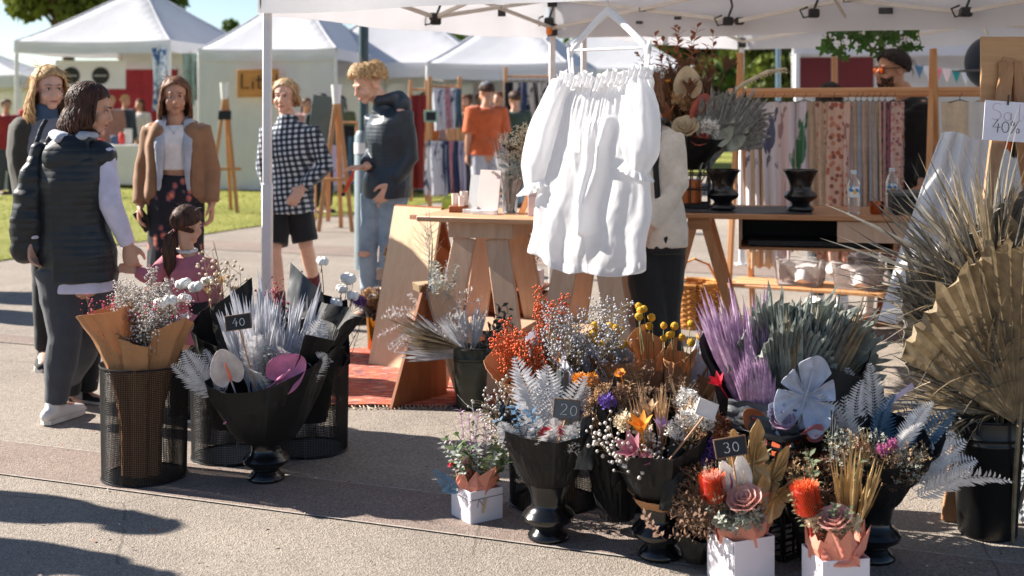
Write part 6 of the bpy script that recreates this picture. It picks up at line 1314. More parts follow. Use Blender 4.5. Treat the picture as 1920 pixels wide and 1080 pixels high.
M_EYEW = mat('eye white', c(214, 206, 200), .3, .02); M_IRIS = mat('dark iris', c(40, 28, 22), .2, .1); M_LIPS = mat('lips', c(168, 92, 84), .45, .06); M_BROW = mat('eyebrow', c(72, 50, 36), .8, .1)

def fr_default(face, s_, W=1.0):
    f = math.radians(face); ca, sa = math.cos(f), math.sin(f)   # face 0 = towards the camera (-Y), 90 = to the right (+X)
    base = dict(pelvis=(0, 0, .94), waist=(0, 0, 1.07), chest=(0, -.005, 1.27), neck=(0, .012, 1.435), head=(0, -.012, 1.585), hip=(.088, 0, .90), knee=(.095, -.015, .49), ankle=(.095, .02, .085), toe=(.112, -.15, .035), sh=(.175, .005, 1.385), el=(.222, .025, 1.11), wr=(.228, -.035, .865))
    J = {}
    def put(k, p): x, y, z = p; x *= W; J[k] = Vector((x * ca - y * sa, x * sa + y * ca, z)) * s_
    for k in ('pelvis', 'waist', 'chest', 'neck', 'head'): put(k, base[k])
    for k in ('hip', 'knee', 'ankle', 'toe', 'sh', 'el', 'wr'):
        for sd, nm in ((-1, 'A'), (1, 'B')):      # A: the side that is image-left when facing the camera
            x, y, z = base[k]; put(k + nm, (sd * x, y, z))
    return J
def hand(mb, wr, d, nrm, side, s_=1.0, curl=25, spread=6):
    """palm and five fingers; nrm = palm normal, side = towards the thumb"""
    d = d.normalized(); side = (side - d * side.dot(d)).normalized(); nrm = d.cross(side).normalized() * (1 if d.cross(side).dot(nrm) >= 0 else -1)
    kn = wr + d * .085 * s_; mb.tube([wr - d * .02 * s_, wr + d * .01 * s_, wr + d * .05 * s_, kn], [(.026 * s_, .018 * s_), (.03 * s_, .017 * s_), (.040 * s_, .016 * s_), (.040 * s_, .014 * s_)], 12, side=side, rounded=True)
    for k, (off, L) in enumerate(((.029, .068), (.010, .078), (-.010, .072), (-.029, .056))):
        p = kn + side * off * s_ - d * .006 * s_; a = 0.0; pts = [p - d * .01 * s_]; q = p; sp = R(spread) * off / .03
        for seg, fr in enumerate((.46, .3, .24)):
            a += R(curl) * (.8 if seg == 0 else 1.0); dd = (d * math.cos(a) + nrm * math.sin(a) + side * math.sin(sp)).normalized(); q = q + dd * L * fr * s_; pts.append(q)
        limb(mb, pts, [.0105 * s_, .0098 * s_, .009 * s_, .0075 * s_], n=8)
    b0 = wr + d * .02 * s_ + side * .025 * s_; t1 = b0 + (d * .6 + side * .75 + nrm * .25).normalized() * .035 * s_; t2 = t1 + (d * .85 + side * .35 + nrm * .35).normalized() * .03 * s_; t3 = t2 + (d * .95 + nrm * .4).normalized() * .022 * s_
    limb(mb, [b0, t1, t2, t3], [.0145 * s_, .0125 * s_, .0105 * s_, .008 * s_], n=8)
def head_matrix(J, s_, yaw, pitch, roll=0):
    return T(J['head']) @ Matrix.Rotation(R(yaw), 4, 'Z') @ Matrix.Rotation(R(pitch), 4, 'X') @ Matrix.Rotation(R(roll), 4, 'Y') @ Matrix.Scale(s_, 4)
def head_prims(mb, HM, male=False):
    e = lambda cc, r_, nu=18, nv=12: mb.ell(cc, r_, nu, nv, HM)
    e((0, .014, .036), (.074, .093, .084)); e((0, -.022, -.026), (.058 + .003 * male, .068, .074)); e((0, -.06, -.086), (.028 + .005 * male, .024, .022))
    for s_ in (-1, 1):
        e((s_ * .034, -.058, -.03), (.027, .026, .03)); e((s_ * .076, .008, -.008), (.008, .02, .031), 10, 8); e((s_ * .040, -.028, -.064), (.017, .028, .02))
        e((s_ * .028, -.079, .026), (.022, .012, .0085), 10, 8)
    mb.tube([HM @ Vector(p) for p in ((0, -.086, .018), (0, -.100, -.008), (0, -.108, -.026), (0, -.094, -.036))], [.0075, .0095, .0125, .009], 10, rounded=True)
    for s_ in (-1, 1): e((s_ * .011, -.096, -.031), (.009, .010, .0075), 8, 6)
    e((0, -.089, -.055), (.022, .009, .0065), 12, 8); e((0, -.087, -.067), (.019, .009, .0065), 12, 8)
def face_parts(body, HM, lod):
    for s_ in (-1, 1):
        m = MB(); m.ell((s_ * .029, -.0815, .008), (.0125, .0075, .0062), 12, 8, HM); ey = m.build('eye', M_EYEW, body)
        m = MB(); m.ell((s_ * .029, -.0868, .0078), (.0062, .0035, .006), 10, 8, HM); m.build('iris', M_IRIS, body)
        m = MB(); m.tube([HM @ Vector((s_ * x, y, z)) for x, y, z in ((.0155, -.0865, .0115), (.029, -.0895, .0155), (.043, -.081, .0105))], .0014, 5); m.build('eyelid', M_BROW, body)
        m = MB(); m.tube([HM @ Vector((s_ * x, y, z)) for x, y, z in ((.014, -.0925, .0275), (.03, -.0925, .033), (.047, -.079, .027))], [(.003, .0016), (.0036, .0016), (.0016, .001)], 6); m.build('eyebrow', M_BROW, body)
    m = MB(); m.tube([HM @ Vector(p) for p in ((-.022, -.0885, -.061), (-.01, -.0975, -.0592), (0, -.0985, -.0605), (.01, -.0975, -.0592), (.022, -.0885, -.061))], [(.0015, .002), (.004, .0055), (.0045, .006), (.004, .0055), (.0015, .002)], 8); m.build('lips', M_LIPS, body)
def hair_mesh(HM, style, seed, down=Vector((0, 0, -1)), L=.2, n=190, part=.0, tie=None, bulge=1.0):
    """scalp shell plus strands that follow the skull and then hang"""
    rg_ = random.Random(seed); mb = MB(); A, B, C = .0835 * bulge, .1025 * bulge, .094 * bulge; c0 = Vector((0, .016, .034))
    def tmax(ph):   # ph 0 = face
        f = (1 + math.cos(ph)) / 2
        return R({'short': 112, 'curly': 110}.get(style, 118) - (62 if style != 'bangs' else 40) * f ** 1.6)
    def sk(ph, th, k=1.0):
        return c0 + Vector((math.sin(ph) * math.sin(th) * A, -math.cos(ph) * math.sin(th) * B, math.cos(th) * C)) * k
    def shell(a, b):
        ph = a * 6.28318; th = .02 + (tmax(ph) - .02) * b; k = 1 + .03 * mnoise.noise(Vector((math.sin(ph) * 4 + seed, math.cos(ph) * 4, th * 3))) - (.045 if b > .99 else 0)
        return HM @ sk(ph, th, k)
    mb.sheet(shell, 40, 14, .004)
    sc = HM.to_scale().x; dn = HM.inverted().to_3x3() @ down; dn.normalize()
    for i in range(n):
        ph = rg_.uniform(0, 6.283); tm = tmax(ph); front = (1 + math.cos(ph)) / 2; pts = []; th0 = rg_.uniform(.05, .8) * tm
        x0 = part
        for k in range(5):
            th = th0 + (tm - th0) * k / 4; pts.append(sk(ph, th, 1.01 + .045 * rg_.random()))
        if style == 'short':
            ext = rg_.uniform(.01, .03); pts.append(pts[-1] + (pts[-1] - pts[-2]).normalized() * ext * .6)
        elif style == 'curly':
            pts = pts[:3]; o = (pts[-1] - c0).normalized(); tq = o.cross(Vector((rg_.gauss(0, 1), rg_.gauss(0, 1), rg_.gauss(0, 1)))).normalized(); pts += [pts[-1] + o * .016 + tq * .012, pts[-1] + o * .024 + tq * .03, pts[-1] + o * .012 + tq * .042]
        elif style == 'tied' and tie is not None:
            tl = HM.inverted() @ tie; pts = [pts[0], pts[2].lerp(tl, .15), (pts[3].lerp(tl, .5) - c0) * 1.0 + c0, tl]
            o = pts[2] - c0; pts[2] = c0 + o * max(1, .088 / max(o.length, .01))
        else:
            if front > .72: continue
            ln = L * rg_.uniform(.75, 1.1) / sc; o = Vector((math.sin(ph), -math.cos(ph), 0)); ph2 = rg_.uniform(0, 6.28); wv = .012 if style == 'wavy' else .006
            for k in range(1, 7):
                q = k / 6; pts.append(pts[4] + dn * ln * q + o * (.018 * math.sin(q * 2.2) * (1.4 if style == 'wavy' else .7)) + Vector((math.cos(ph2 + q * 7), math.sin(ph2 + q * 7), 0)) * wv * q * 2)
        r0 = (.0046 if style != 'curly' else .0042); m_ = len(pts)
        mb.tube([HM @ p for p in pts], [sc * r0 * (.55 + .6 * math.sin(3.14 * min(1, (k + 1) / m_) * .9)) * (.35 if k == m_ - 1 else 1) for k in range(m_)], 5)
    for i in range(0 if n < 130 else 90):      # loose flyaway hairs
        ph = rg_.uniform(.9, 5.4); th = rg_.uniform(.1, tmax(ph)); p = sk(ph, th, 1.03); o = (p - c0).normalized(); d = (o * rg_.uniform(.1, .6) + dn * rg_.uniform(.2, 1)).normalized(); l = rg_.uniform(.03, .08)
        mb.tube([HM @ p, HM @ (p + d * l * .5 + o * .008), HM @ (p + d * l + dn * .01)], [sc * .0016, sc * .0013, sc * .0004], 3)
    return mb
def torso_rings(J, W, infl=0.0, zlo=None, face=0, hipw=1.0):
    """tube path + elliptical radii from the hip up to the neck"""
    pv, wa, ch, nk = J['pelvis'], J['waist'], J['chest'], J['neck']; sh = (J['shA'] + J['shB']) / 2; i = infl
    s_ = W['s']; b = W['b']
    pts = [pv + Vector((0, 0, -.06 * s_)), pv + Vector((0, 0, .03 * s_)), wa, ch.lerp(wa, .45), ch, sh.lerp(ch, .35), sh + Vector((0, 0, .0)), sh.lerp(nk, .6)]
    rr = [(.158 * hipw, .115), (.162 * hipw, .118), (.132, .098), (.138, .104), (.155, .115), (.16, .105), (.145, .085), (.075, .066)]
    return pts, [((x * b * s_ + i), (y * b * s_ + i)) for x, y in rr]
def person(label, loc, face, H, J=None, head=(0, 0, 0), b=1.0, skin=None, male=False, lod=0, hands=None, cat='person', group=None, W=1.0, skip_legs=False, barefoot=False, facep=True):
    s_ = H / 1.7; t = thing('person', label, cat, loc, 0, group); Jd = fr_default(face, s_, W)
    for k, v in (J or {}).items():
        Jd[k] = Vector(v) - Vector(loc) if not isinstance(v, tuple) else Vector(v)
    Wd = dict(s=s_, b=b, face=face, lod=lod, t=t, J=Jd, skin=skin or SK_FAIR); f = R(face); sx = Vector((math.cos(f), math.sin(f), 0)); fw = Vector((math.sin(f), -math.cos(f), 0)); Wd['sx'] = sx; Wd['fw'] = fw
    HM = head_matrix(Jd, s_ * (head[3] if len(head) > 3 else 1.0), head[0], head[1], head[2]); Wd['HM'] = HM
    mb = MB(); head_prims(mb, HM, male)
    limb(mb, [HM @ Vector((0, .022, -.04)), HM @ Vector((0, .02, -.085)), Jd['neck'] + Vector((0, 0, .01))], [.052 * s_, .05 * s_ * (1.06 if male else .95), .06 * s_])
    pts, rr = torso_rings(Jd, Wd, -.012 * s_); mb.tube(pts, rr, 18, side=sx, rounded=True)
    for k in 'AB':
        limb(mb, [Jd['sh' + k], Jd['sh' + k].lerp(Jd['el' + k], .5), Jd['el' + k], Jd['el' + k].lerp(Jd['wr' + k], .4), Jd['wr' + k]], [.05 * s_ * b, .043 * s_ * b, .037 * s_ * b, .036 * s_ * b, .025 * s_])
        limb(mb, [Jd['hip' + k] + Vector((0, 0, .02)), Jd['hip' + k].lerp(Jd['knee' + k], .5), Jd['knee' + k], Jd['knee' + k].lerp(Jd['ankle' + k], .35), Jd['ankle' + k]], [.082 * s_ * b, .066 * s_ * b, .05 * s_ * b, .051 * s_ * b, .034 * s_])
        limb(mb, [Jd['ankle' + k] + Vector((0, 0, -.03 * s_)), (Jd['ankle' + k] + Jd['toe' + k]) / 2 + Vector((0, 0, -.01 * s_)), Jd['toe' + k] + Vector((0, 0, .0))], [.034 * s_, .036 * s_, .026 * s_])
        hd = (hands or {}).get(k, {}); d = Vector(hd.get('d', (Jd['wr' + k] - Jd['el' + k]).normalized())); inn = sx * (1 if k == 'A' else -1)
        hand(mb, Jd['wr' + k], d, Vector(hd.get('n', inn)), Vector(hd.get('th', fw)), s_ * hd.get('s', 1.0), hd.get('curl', 24))
    vx = (.0062, .009, .018)[lod]
    body = blob('body', mb, vx, Wd['skin'], t, 4 if lod == 0 else 2, dec=.5 if lod < 2 else None, fac=.45)
    if facep and lod < 2: face_parts(body, HM, lod)
    return Wd
def top(W, name, m, infl=.022, sleeve=1.0, drop=.0, cuff=0.0, wr=.006, hipw=1.0, collar=0.0, zhem=None, seed=1, sl_r=1.0, flare=0.0):
    """torso garment with sleeves; sleeve 0..1 = how far down the arm; drop lengthens below the hip"""
    J, s_ = W['J'], W['s']; mb = MB(); pts, rr = torso_rings(J, W, infl, hipw=hipw)
    if zhem is not None:
        keep = [i for i, p in enumerate(pts) if p.z > zhem + .02]; i0 = keep[0]; base = Vector((pts[i0].x, pts[i0].y, zhem)); pts = [base] + pts[i0:]; rr = [rr[max(0, i0 - 1)]] + rr[i0:]
    elif drop: pts = [pts[0] + Vector((0, 0, -drop))] + pts; rr = [(rr[0][0] * 1.03 + flare, rr[0][1] * 1.03 + flare)] + rr
    mb.tube(pts, rr, 22, side=W['sx'])
    for k in 'AB':
        a, e, w_ = J['sh' + k], J['el' + k], J['wr' + k]; r1 = (.052 * s_ * W['b'] + infl * .8) * sl_r
        inner = a.lerp(J['chest'], .25) + Vector((0, 0, .01))
        if sleeve <= 0: limb(mb, [inner, a.lerp(J['chest'], .12)], [r1 * 1.25, r1 * 1.05]); continue
        if sleeve <= .5: pt = [inner, a, a.lerp(e, sleeve * 2)]; rq = [r1 * 1.05, r1 * 1.05, r1 * 1.02]
        else:
            q = (sleeve - .5) * 2; pt = [inner, a, a.lerp(e, .5), e, e.lerp(w_, .5 * q), e.lerp(w_, q)]; rq = [r1 * 1.05, r1 * 1.05, r1 * .92, r1 * .86, r1 * .76, r1 * (.6 + cuff)]
        mb.tube(pt[:-1] + [pt[-1]], rq, 14, side=W['fw'])
    if collar:
        nk = J['neck']; mb.tube([nk + Vector((0, 0, -.05 * s_)), nk + Vector((0, 0, .0)), nk + W['fw'] * -.005 + Vector((0, 0, collar))], [(.1 * s_, .088 * s_), (.076 * s_, .074 * s_), (.07 * s_, .07 * s_)], 16, side=W['sx'])
    return blob(name, mb, (.008, .011, .02)[W['lod']], m, W['t'], 3, wr * s_, seed=seed, dec=.6 if W['lod'] < 2 else None)
def trousers(W, name, m, infl=.012, length=1.0, wr=.005, seed=2, wide=1.0, hem=1.0):
    J, s_, b = W['J'], W['s'], W['b']; mb = MB(); pv = J['pelvis']
    mb.tube([pv + Vector((0, 0, -.09 * s_)), pv, pv + Vector((0, 0, .1 * s_))], [(.15 * b * s_ + infl, .112 * b * s_ + infl), (.162 * b * s_ + infl, .12 * b * s_ + infl), (.14 * b * s_ + infl, .103 * b * s_ + infl)], 20, side=W['sx'])
    for k in 'AB':
        h, kn, an = J['hip' + k], J['knee' + k], J['ankle' + k]; path = [h + Vector((0, 0, .02)), h.lerp(kn, .45), kn, kn.lerp(an, .4), an + Vector((0, 0, .01))]; rq = [.088, .074, .055, .053, .04]
        rq = [x * b * s_ * (1 if i == 0 else wide) + infl for i, x in enumerate(rq)]; rq[-1] *= hem
        if length < 1: n = 3; path = [path[0], path[1], h.lerp(kn, length * 2 if length <= .5 else 1)]; rq = [rq[0], rq[1] * 1.08, rq[1] * 1.08]
        mb.tube(path, rq, 16, side=W['sx'])
    return blob(name, mb, (.008, .011, .02)[W['lod']], m, W['t'], 3, wr * s_, seed=seed, wsc=(10, 10, 7), dec=.6 if W['lod'] < 2 else None)
def shoes(W, m, sole=None, name='shoe', sc=1.0):
    J, s_ = W['J'], W['s'] * sc
    for k in 'AB':
        a, tq = J['ankle' + k].copy(), J['toe' + k].copy(); gz = min(a.z - .085 * W['s'], tq.z - .035 * W['s']); d = (tq - a); d.z = 0; d.normalize(); mb = MB()
        p = lambda f, z: Vector((a.x, a.y, 0)) + d * f * s_ + Vector((0, 0, a.z - .085 * W['s'] + z * s_))
        mb.tube([p(-.062, .045), p(-.03, .05), p(.03, .048), p(.09, .04), p(.15, .034), p(.185, .03)], [(.034 * s_, .034 * s_), (.04 * s_, .045 * s_), (.042 * s_, .042 * s_), (.046 * s_, .034 * s_), (.045 * s_, .028 * s_), (.034 * s_, .02 * s_)], 14, side=d.cross(Vector((0, 0, 1))), rounded=True)
        limb(mb, [p(-.012, .06), p(-.012, .105)], [.043 * s_, .041 * s_]); o = blob(name, mb, .009, m, W['t'], 3)
        mb = MB(); n = 18; out = [(-.085, 0), (-.07, .032), (-.02, .037), (.05, .041), (.12, .047), (.175, .04), (.208, .0), (.175, -.04), (.12, -.047), (.05, -.041), (-.02, -.037), (-.07, -.032)]
        sd = d.cross(Vector((0, 0, 1))); mb.add([p(x, .002) + sd * y * s_ for x, y in out] + [p(x, .024) + sd * y * s_ for x, y in out], [tuple(range(12))[::-1], tuple(range(12, 24))] + [(i, (i + 1) % 12, 12 + (i + 1) % 12, 12 + i) for i in range(12)]); mb.build('sole', sole or mat('pale rubber', c(214, 210, 204), .7), o)
def hair(W, style, m, seed=1, L=.2, n=190, tie=None, bulge=1.0, down=(0, 0, -1)):
    n = int(n * 2.1)
    return hair_mesh(W['HM'], style, seed, Vector(down), L, n if W['lod'] < 2 else 60, tie=tie, bulge=bulge).build('hair', m, W['t'], ang=80)
# ---- cloth materials
def puffer(name, col, f):
    b = NB(name); b.color(b.ramp(b.noise(14, 4), [(.3, tuple(x * .8 for x in col)), (.7, tuple(x * 1.25 for x in col))])); b.set(Roughness=.48, Specular_IOR_Level=.5)
    h = b.math('ADD', b.math('ABSOLUTE', b.math('SINE', b.math('MULTIPLY', b.wave(f, b.co((.05, .05, 1)), .6, 2, 1.0, 'Z', 'SAW'), 3.14159))), b.math('MULTIPLY', b.noise(34, 4, .6, b.co((1, 1, 1.6))), .7)); b.bump(h, .12 if f > 11 else .16, .008); return b.m
CL = lambda n, col, **k: mat(n, col, k.pop('rough', .85), k.pop('var', .14), k.pop('vs', 14), bump=k.pop('bump', .25), bs=k.pop('bs', 180), sheen=k.pop('sheen', .15), **k)
C_NAVY = puffer('navy puffer', c(34, 46, 58), 12); C_VEST = puffer('black padded vest', c(22, 28, 34), 10); C_LILAC = CL('lilac white knit', c(206, 204, 226)); C_GREYJ = CL('dark grey denim', c(62, 66, 74)); C_BROWN = CL('brown cord jacket', c(142, 106, 78), bs=240); C_WHITE = CL('white rib cotton', c(228, 224, 222)); C_OLIVE = CL('dark olive jacket', c(52, 50, 42)); C_PINK = CL('dusty pink knit', c(190, 108, 122), bs=240, bump=.5); C_BLACK = CL('black cotton', c(20, 22, 26)); C_CREAM = CL('cream slub cotton', c(222, 210, 196), bs=90, bump=.6); C_FLEECE = CL('pale grey fleece', c(178, 184, 196), bs=120, bump=.7); C_BLUET = CL('slate blue knit', c(62, 82, 106)); C_RED = CL('red knit', c(150, 40, 34)); C_OR = CL('bright orange jersey', c(196, 92, 46))
def plaid():
    b = NB('black and white plaid flannel'); s_ = b.n('ShaderNodeSeparateXYZ'); b.l(b.co((1, 1, 1), (R(4), R(6), R(20))), s_.inputs[0])
    st = lambda o, f: b.math('GREATER_THAN', b.math('FRACT', b.math('MULTIPLY', o, f)), .5)
    h = st(s_.outputs['X'], 30); v = st(s_.outputs['Z'], 27); sm = b.math('MULTIPLY', b.math('ADD', h, v), .5)
    b.color(b.ramp(sm, [(.0, c(200, 206, 214)), (.34, c(74, 86, 100)), (.75, c(20, 26, 36))], 'CONSTANT')); b.set(Roughness=.9, Sheen_Weight=.2); return b.m
def floralskirt():
    b = NB('dark floral skirt'); v = b.vor(17, b.co((1, 1, .8))); f = v.outputs['Distance']; petals = b.ramp(b.math('ADD', f, b.math('MULTIPLY', b.noise(60, 2), .25)), [(.1, c(214, 150, 110)), (.34, c(186, 96, 78)), (.46, c(92, 66, 84)), (.52, c(26, 26, 36))]); b.color(petals); b.set(Roughness=.85); return b.m
def denim():
    b = NB('washed blue denim'); f = b.noise(5, 4, .6); cc = b.ramp(f, [(.3, c(104, 128, 152)), (.7, c(168, 186, 200))]); b.color(cc); b.set(Roughness=.85, Sheen_Weight=.1); b.bump(b.noise(300, 2), .3, .003); return b.m
C_PLAID, C_FLORAL, C_DENIM = plaid(), floralskirt(), denim()

# ---- 1 woman in padded vest (back to the camera)
d0 = 5.95; L0 = G(120, 790); L0.z = 0
Jw = dict(head=P(170, 205, d0 + .02), neck=P(143, 262, d0), shA=P(192, 290, d0 - .03), elA=P(208, 385, d0 - .06), wrA=P(240, 458, d0), shB=P(82, 288, d0 + .05), elB=P(62, 375, d0 - .02), wrB=P(62, 450, d0 - .06), chest=P(140, 340, d0), waist=P(138, 425, d0), pelvis=P(146, 492, d0),
          hipB=P(110, 510, d0 - .02), kneeB=P(122, 630, d0 - .02), ankleB=P(104, 755, d0 - .02), toeB=G(128, 792), hipA=P(180, 510, d0 + .05), kneeA=P(168, 625, d0 + .16), ankleA=P(124, 742, d0 + .3), toeA=P(150, 758, d0 + .42))
Jw['toeB'] = Vector((Jw['ankleB'].x + .05, Jw['ankleB'].y + .14, .035)); Jw['ankleB'].z = .085; Jw['ankleA'].z = .1; Jw['toeA'].z = .035
W = person('woman with dark bob in black padded vest holding the small girl by the hand', L0, 165, 1.62, Jw, (98, 14, 0), 1.02, SK_MID, hands=dict(A=dict(d=(.15, .02, -1), n=(0, 1, .2), th=(.3, 0, -.6), curl=30)))
top(W, 'pullover', C_LILAC, .014, 1.0, .075, wr=.004, seed=3); top(W, 'padded_vest', C_VEST, .036, 0, .02, wr=.010, seed=4, hipw=1.0)
mb = MB(); nk = W['J']['neck']; sh = (W['J']['shA'] + W['J']['shB']) / 2
mb.tube([nk + Vector((.07, .03, .03)), nk + Vector((.05, -.05, .005)), nk + Vector((-.02, -.085, -.02)), nk + Vector((-.08, -.05, .0)), nk + Vector((-.09, .03, .03))], [(.035, .03), (.05, .04), (.06, .045), (.05, .04), (.035, .03)], 14, rounded=True)
mb.ell(nk + Vector((-.01, -.085, -.085)), (.125, .055, .095)); mb.ell(nk + Vector((-.03, -.075, -.15)), (.09, .04, .07)); blob('hood', mb, .009, C_VEST, W['t'], 4, .007, seed=8)
mb = MB(); mb.tube([nk + Vector((.085, -.01, .02)), nk + Vector((.04, -.075, .02)), nk + Vector((-.03, -.10, .012)), nk + Vector((-.09, -.04, .03))], [(.03, .02), (.052, .024), (.056, .026), (.03, .02)], 12, rounded=True); blob('hood_lining', mb, .009, C_FLEECE, W['t'], 3, .003)
trousers(W, 'jeans', C_GREYJ, .024, 1, .006, hem=.8); shoes(W, mat('pale sneaker', c(218, 214, 212), .6, .06)); hair(W, 'bob', H_DARK, 31, .13, 230, bulge=1.06, down=(-.25, 0, -1))
bag = thing('tote_bag', 'black padded bag hanging at the left of the vest woman', 'bag', P(52, 480, d0 - .05)); mb = MB(); mb.tube([(.04, .02, .50), (.02, 0, .36), (0, 0, .18), (.0, .0, .03)], [(.03, .03), (.06, .05), (.082, .06), (.078, .05)], 14, rounded=True); blob('body', mb, .01, C_VEST, bag, 4, .014, (8, 8, 12), 5)
mb = MB(); mb.tube([(.03, .02, .52), (.045, .05, .60), (.06, .07, .64)], [(.012, .006)] * 3, 8); mb.build('strap', C_VEST, bag)
# ---- 2 small girl in pink
d0 = 6.0; L0 = Vector((P(352, 700, d0).x, d0, 0))
Jg = dict(head=P(352, 424, d0), neck=P(350, 470, d0), shA=P(318, 490, d0), elA=P(284, 522, d0 - .03), wrA=P(254, 508, d0 - .03), shB=P(390, 494, d0 + .02), elB=P(404, 560, d0 - .0), wrB=P(402, 610, d0 - .04), chest=P(354, 530, d0), waist=P(356, 580, d0), pelvis=P(357, 615, d0))
W = person('small girl with a dark ponytail in a pink cardigan', L0, 150, 1.04, {k: v for k, v in Jg.items()}, (152, 8, 0, 1.24), 1.08, SK_MID, hands=dict(A=dict(d=(-1, 0, .25), n=(0, -1, 0), th=(0, 0, 1), curl=34)))
top(W, 'cardigan', C_PINK, .016, .97, .03, wr=.005, seed=6); trousers(W, 'leggings', C_BLACK, .008); shoes(W, C_BLACK)
mb = MB(); nk = W['J']['neck']; mb.tube([nk + Vector((math.cos(a * .524) * .046, math.sin(a * .524) * .044, .0 + .004 * math.cos(a))) for a in range(13)], .009, 7); mb.build('white_collar', C_WHITE, W['t'])
tie = P(328, 432, d0 - .02) - L0; hair(W, 'tied', H_DARK, 7, .1, 200, tie=tie, bulge=1.04)
mb = MB(); rg = RG(77)
for i in range(46):
    o = Vector((rg.uniform(-.016, .016), rg.uniform(-.016, .016), 0)); mb.tube([tie + o * .5, tie + Vector((-.02, -.02, -.03)) + o * 1.2, tie + Vector((-.018, -.03, -.1)) + o * 1.5, tie + Vector((-.015, -.025, -.17)) + o * 1.3, tie + Vector((-.012, -.02, -.2 - .03 * rg.random())) + o * .5], [.005, .0075, .008, .0065, .002], 5)
mb.build('ponytail', H_DARK, W['t'], ang=80); mb = MB(); mb.tube([tie + Vector((math.cos(a * .524) * .006 - .004, math.cos(a * .524) * -.016, math.sin(a * .524) * .017)) for a in range(13)], .005, 6); mb.build('hair_tie', C_PINK, W['t'])
# ---- 3 child half hidden behind the vest woman
d0 = 6.28; L0 = Vector((P(152, 700, d0).x, d0, 0)); W = person('child in red top and black patterned trousers, half hidden behind the vest woman', L0, 60, .98, None, (60, 0, 0), 1.06, SK_MID, lod=1)
top(W, 'red_top', C_RED, .016, 1, .03, seed=9); tm = print_mat('black splash print', c(24, 26, 30), [c(196, 198, 204)], 11, .60, 'noise'); trousers(W, 'printed_trousers', tm, .016, 1, .008, wide=1.1); shoes(W, C_BLACK); hair(W, 'short', H_DARK, 4)
# ---- 4 woman in brown jacket
d0 = 7.8; L0 = Vector((P(330, 600, d0).x, d0, 0))
Jb = dict(head=P(328, 182, d0 - .01), neck=P(330, 228, d0), shA=P(284, 244, d0), elA=P(268, 325, d0 + .02), wrA=P(263, 385, d0 - .05), shB=P(378, 244, d0), elB=P(397, 322, d0 + .02), wrB=P(397, 382, d0 - .04))
W = person('woman in an open brown jacket, white top and dark floral skirt', L0, 8, 1.69, Jb, (18, 4, 0), .97, SK_TAN)
top(W, 'crop_top', C_WHITE, .004, 0, wr=.002, zhem=W['J']['waist'].z + .04, seed=11)
J = W['J']; mb = MB(); pv = J['pelvis']; mb.tube([pv + Vector((0, 0, .13)), pv + Vector((0, 0, .02)), pv + Vector((0, 0, -.3)), pv + Vector((0, 0, -.72))], [(.135, .105), (.172, .128), (.165, .14), (.19, .17)], 22, side=W['sx']); blob('floral_skirt', mb, .01, C_FLORAL, W['t'], 4, .012, (14, 14, 2), 3)
# open jacket: two front panels + back + sleeves
mb = MB(); fwv = W['fw']; sxv = W['sx']
for k, sg in (('A', -1), ('B', 1)):
    a, e, w_ = J['sh' + k], J['el' + k], J['wr' + k]; mb.tube([a.lerp(J['chest'], .2), a, a.lerp(e, .5), e, e.lerp(w_, .5), w_.lerp(e, .06)], [.068, .066, .06, .056, .052, .046], 14, side=fwv)
    for (ox, oy, r_) in ((.135, .0, (.045, .105)), (.112, .055, (.042, .052)), (.105, -.06, (.05, .055))):
        q = lambda p, kx=1.0: p + sxv * sg * ox * kx + fwv * oy; mb.tube([q(J['pelvis'] + Vector((0, 0, .03)), 1.1), q(J['waist']), q(J['chest']), q(J['chest'].lerp(J['neck'], .55), .85)], [r_] * 4, 12, side=sxv, rounded=True)
mb.tube([J['pelvis'] - fwv * .095 + Vector((0, 0, .05)), J['waist'] - fwv * .09, J['chest'] - fwv * .09, J['chest'].lerp(J['neck'], .6) - fwv * .05], [(.15, .035), (.14, .035), (.15, .035), (.12, .03)], 14, side=sxv, rounded=True)
blob('jacket', mb, .009, C_BROWN, W['t'], 4, .007, seed=14)
for sg in (-1, 1):
    mb = MB(); q = lambda p, kx, ky: p + sxv * sg * kx + fwv * ky
    mb.tube([q(J['neck'], .07, -.04) + Vector((0, 0, .03)), q(J['neck'], .085, .05) + Vector((0, 0, -.0)), q(J['chest'], .085, .118), q(J['waist'], .082, .118), q(J['pelvis'], .09, .12) + Vector((0, 0, .05))], [(.02, .012), (.038, .014), (.032, .010), (.02, .008), (.015, .006)], 10, side=sxv, rounded=True); blob('fleece_lapel', mb, .008, C_FLEECE, W['t'], 3, .003)
shoes(W, C_WHITE); hair(W, 'long', H_BROWN, 15, .19, 230)
mb = MB(); mb.tube([J['neck'] + sxv * x + fwv * y + Vector((0, 0, z)) for x, y, z in ((-.055, .03, .0), (-.03, .085, -.04), (0, .1, -.065), (.03, .085, -.04), (.055, .03, .0))], .0016, 5); mb.ell(J['neck'] + fwv * .102 + Vector((0, 0, -.07)), .008, 8, 6); mb.build('necklace', mat('silver chain', c(200, 196, 190), .3, metal=.8), W['t'])
mb = MB(); ph_ = J['wrA'] + Vector((.03, -.03, -.09)); mb.box(ph_.x, ph_.y, ph_.z, .07, .012, .14, T(ph_) @ rotm('Y', -35) @ T(-ph_)); tag(mb.build('phone', M_BLK, None), 'dark phone in the hand of the woman in the brown jacket', 'phone').location = L0
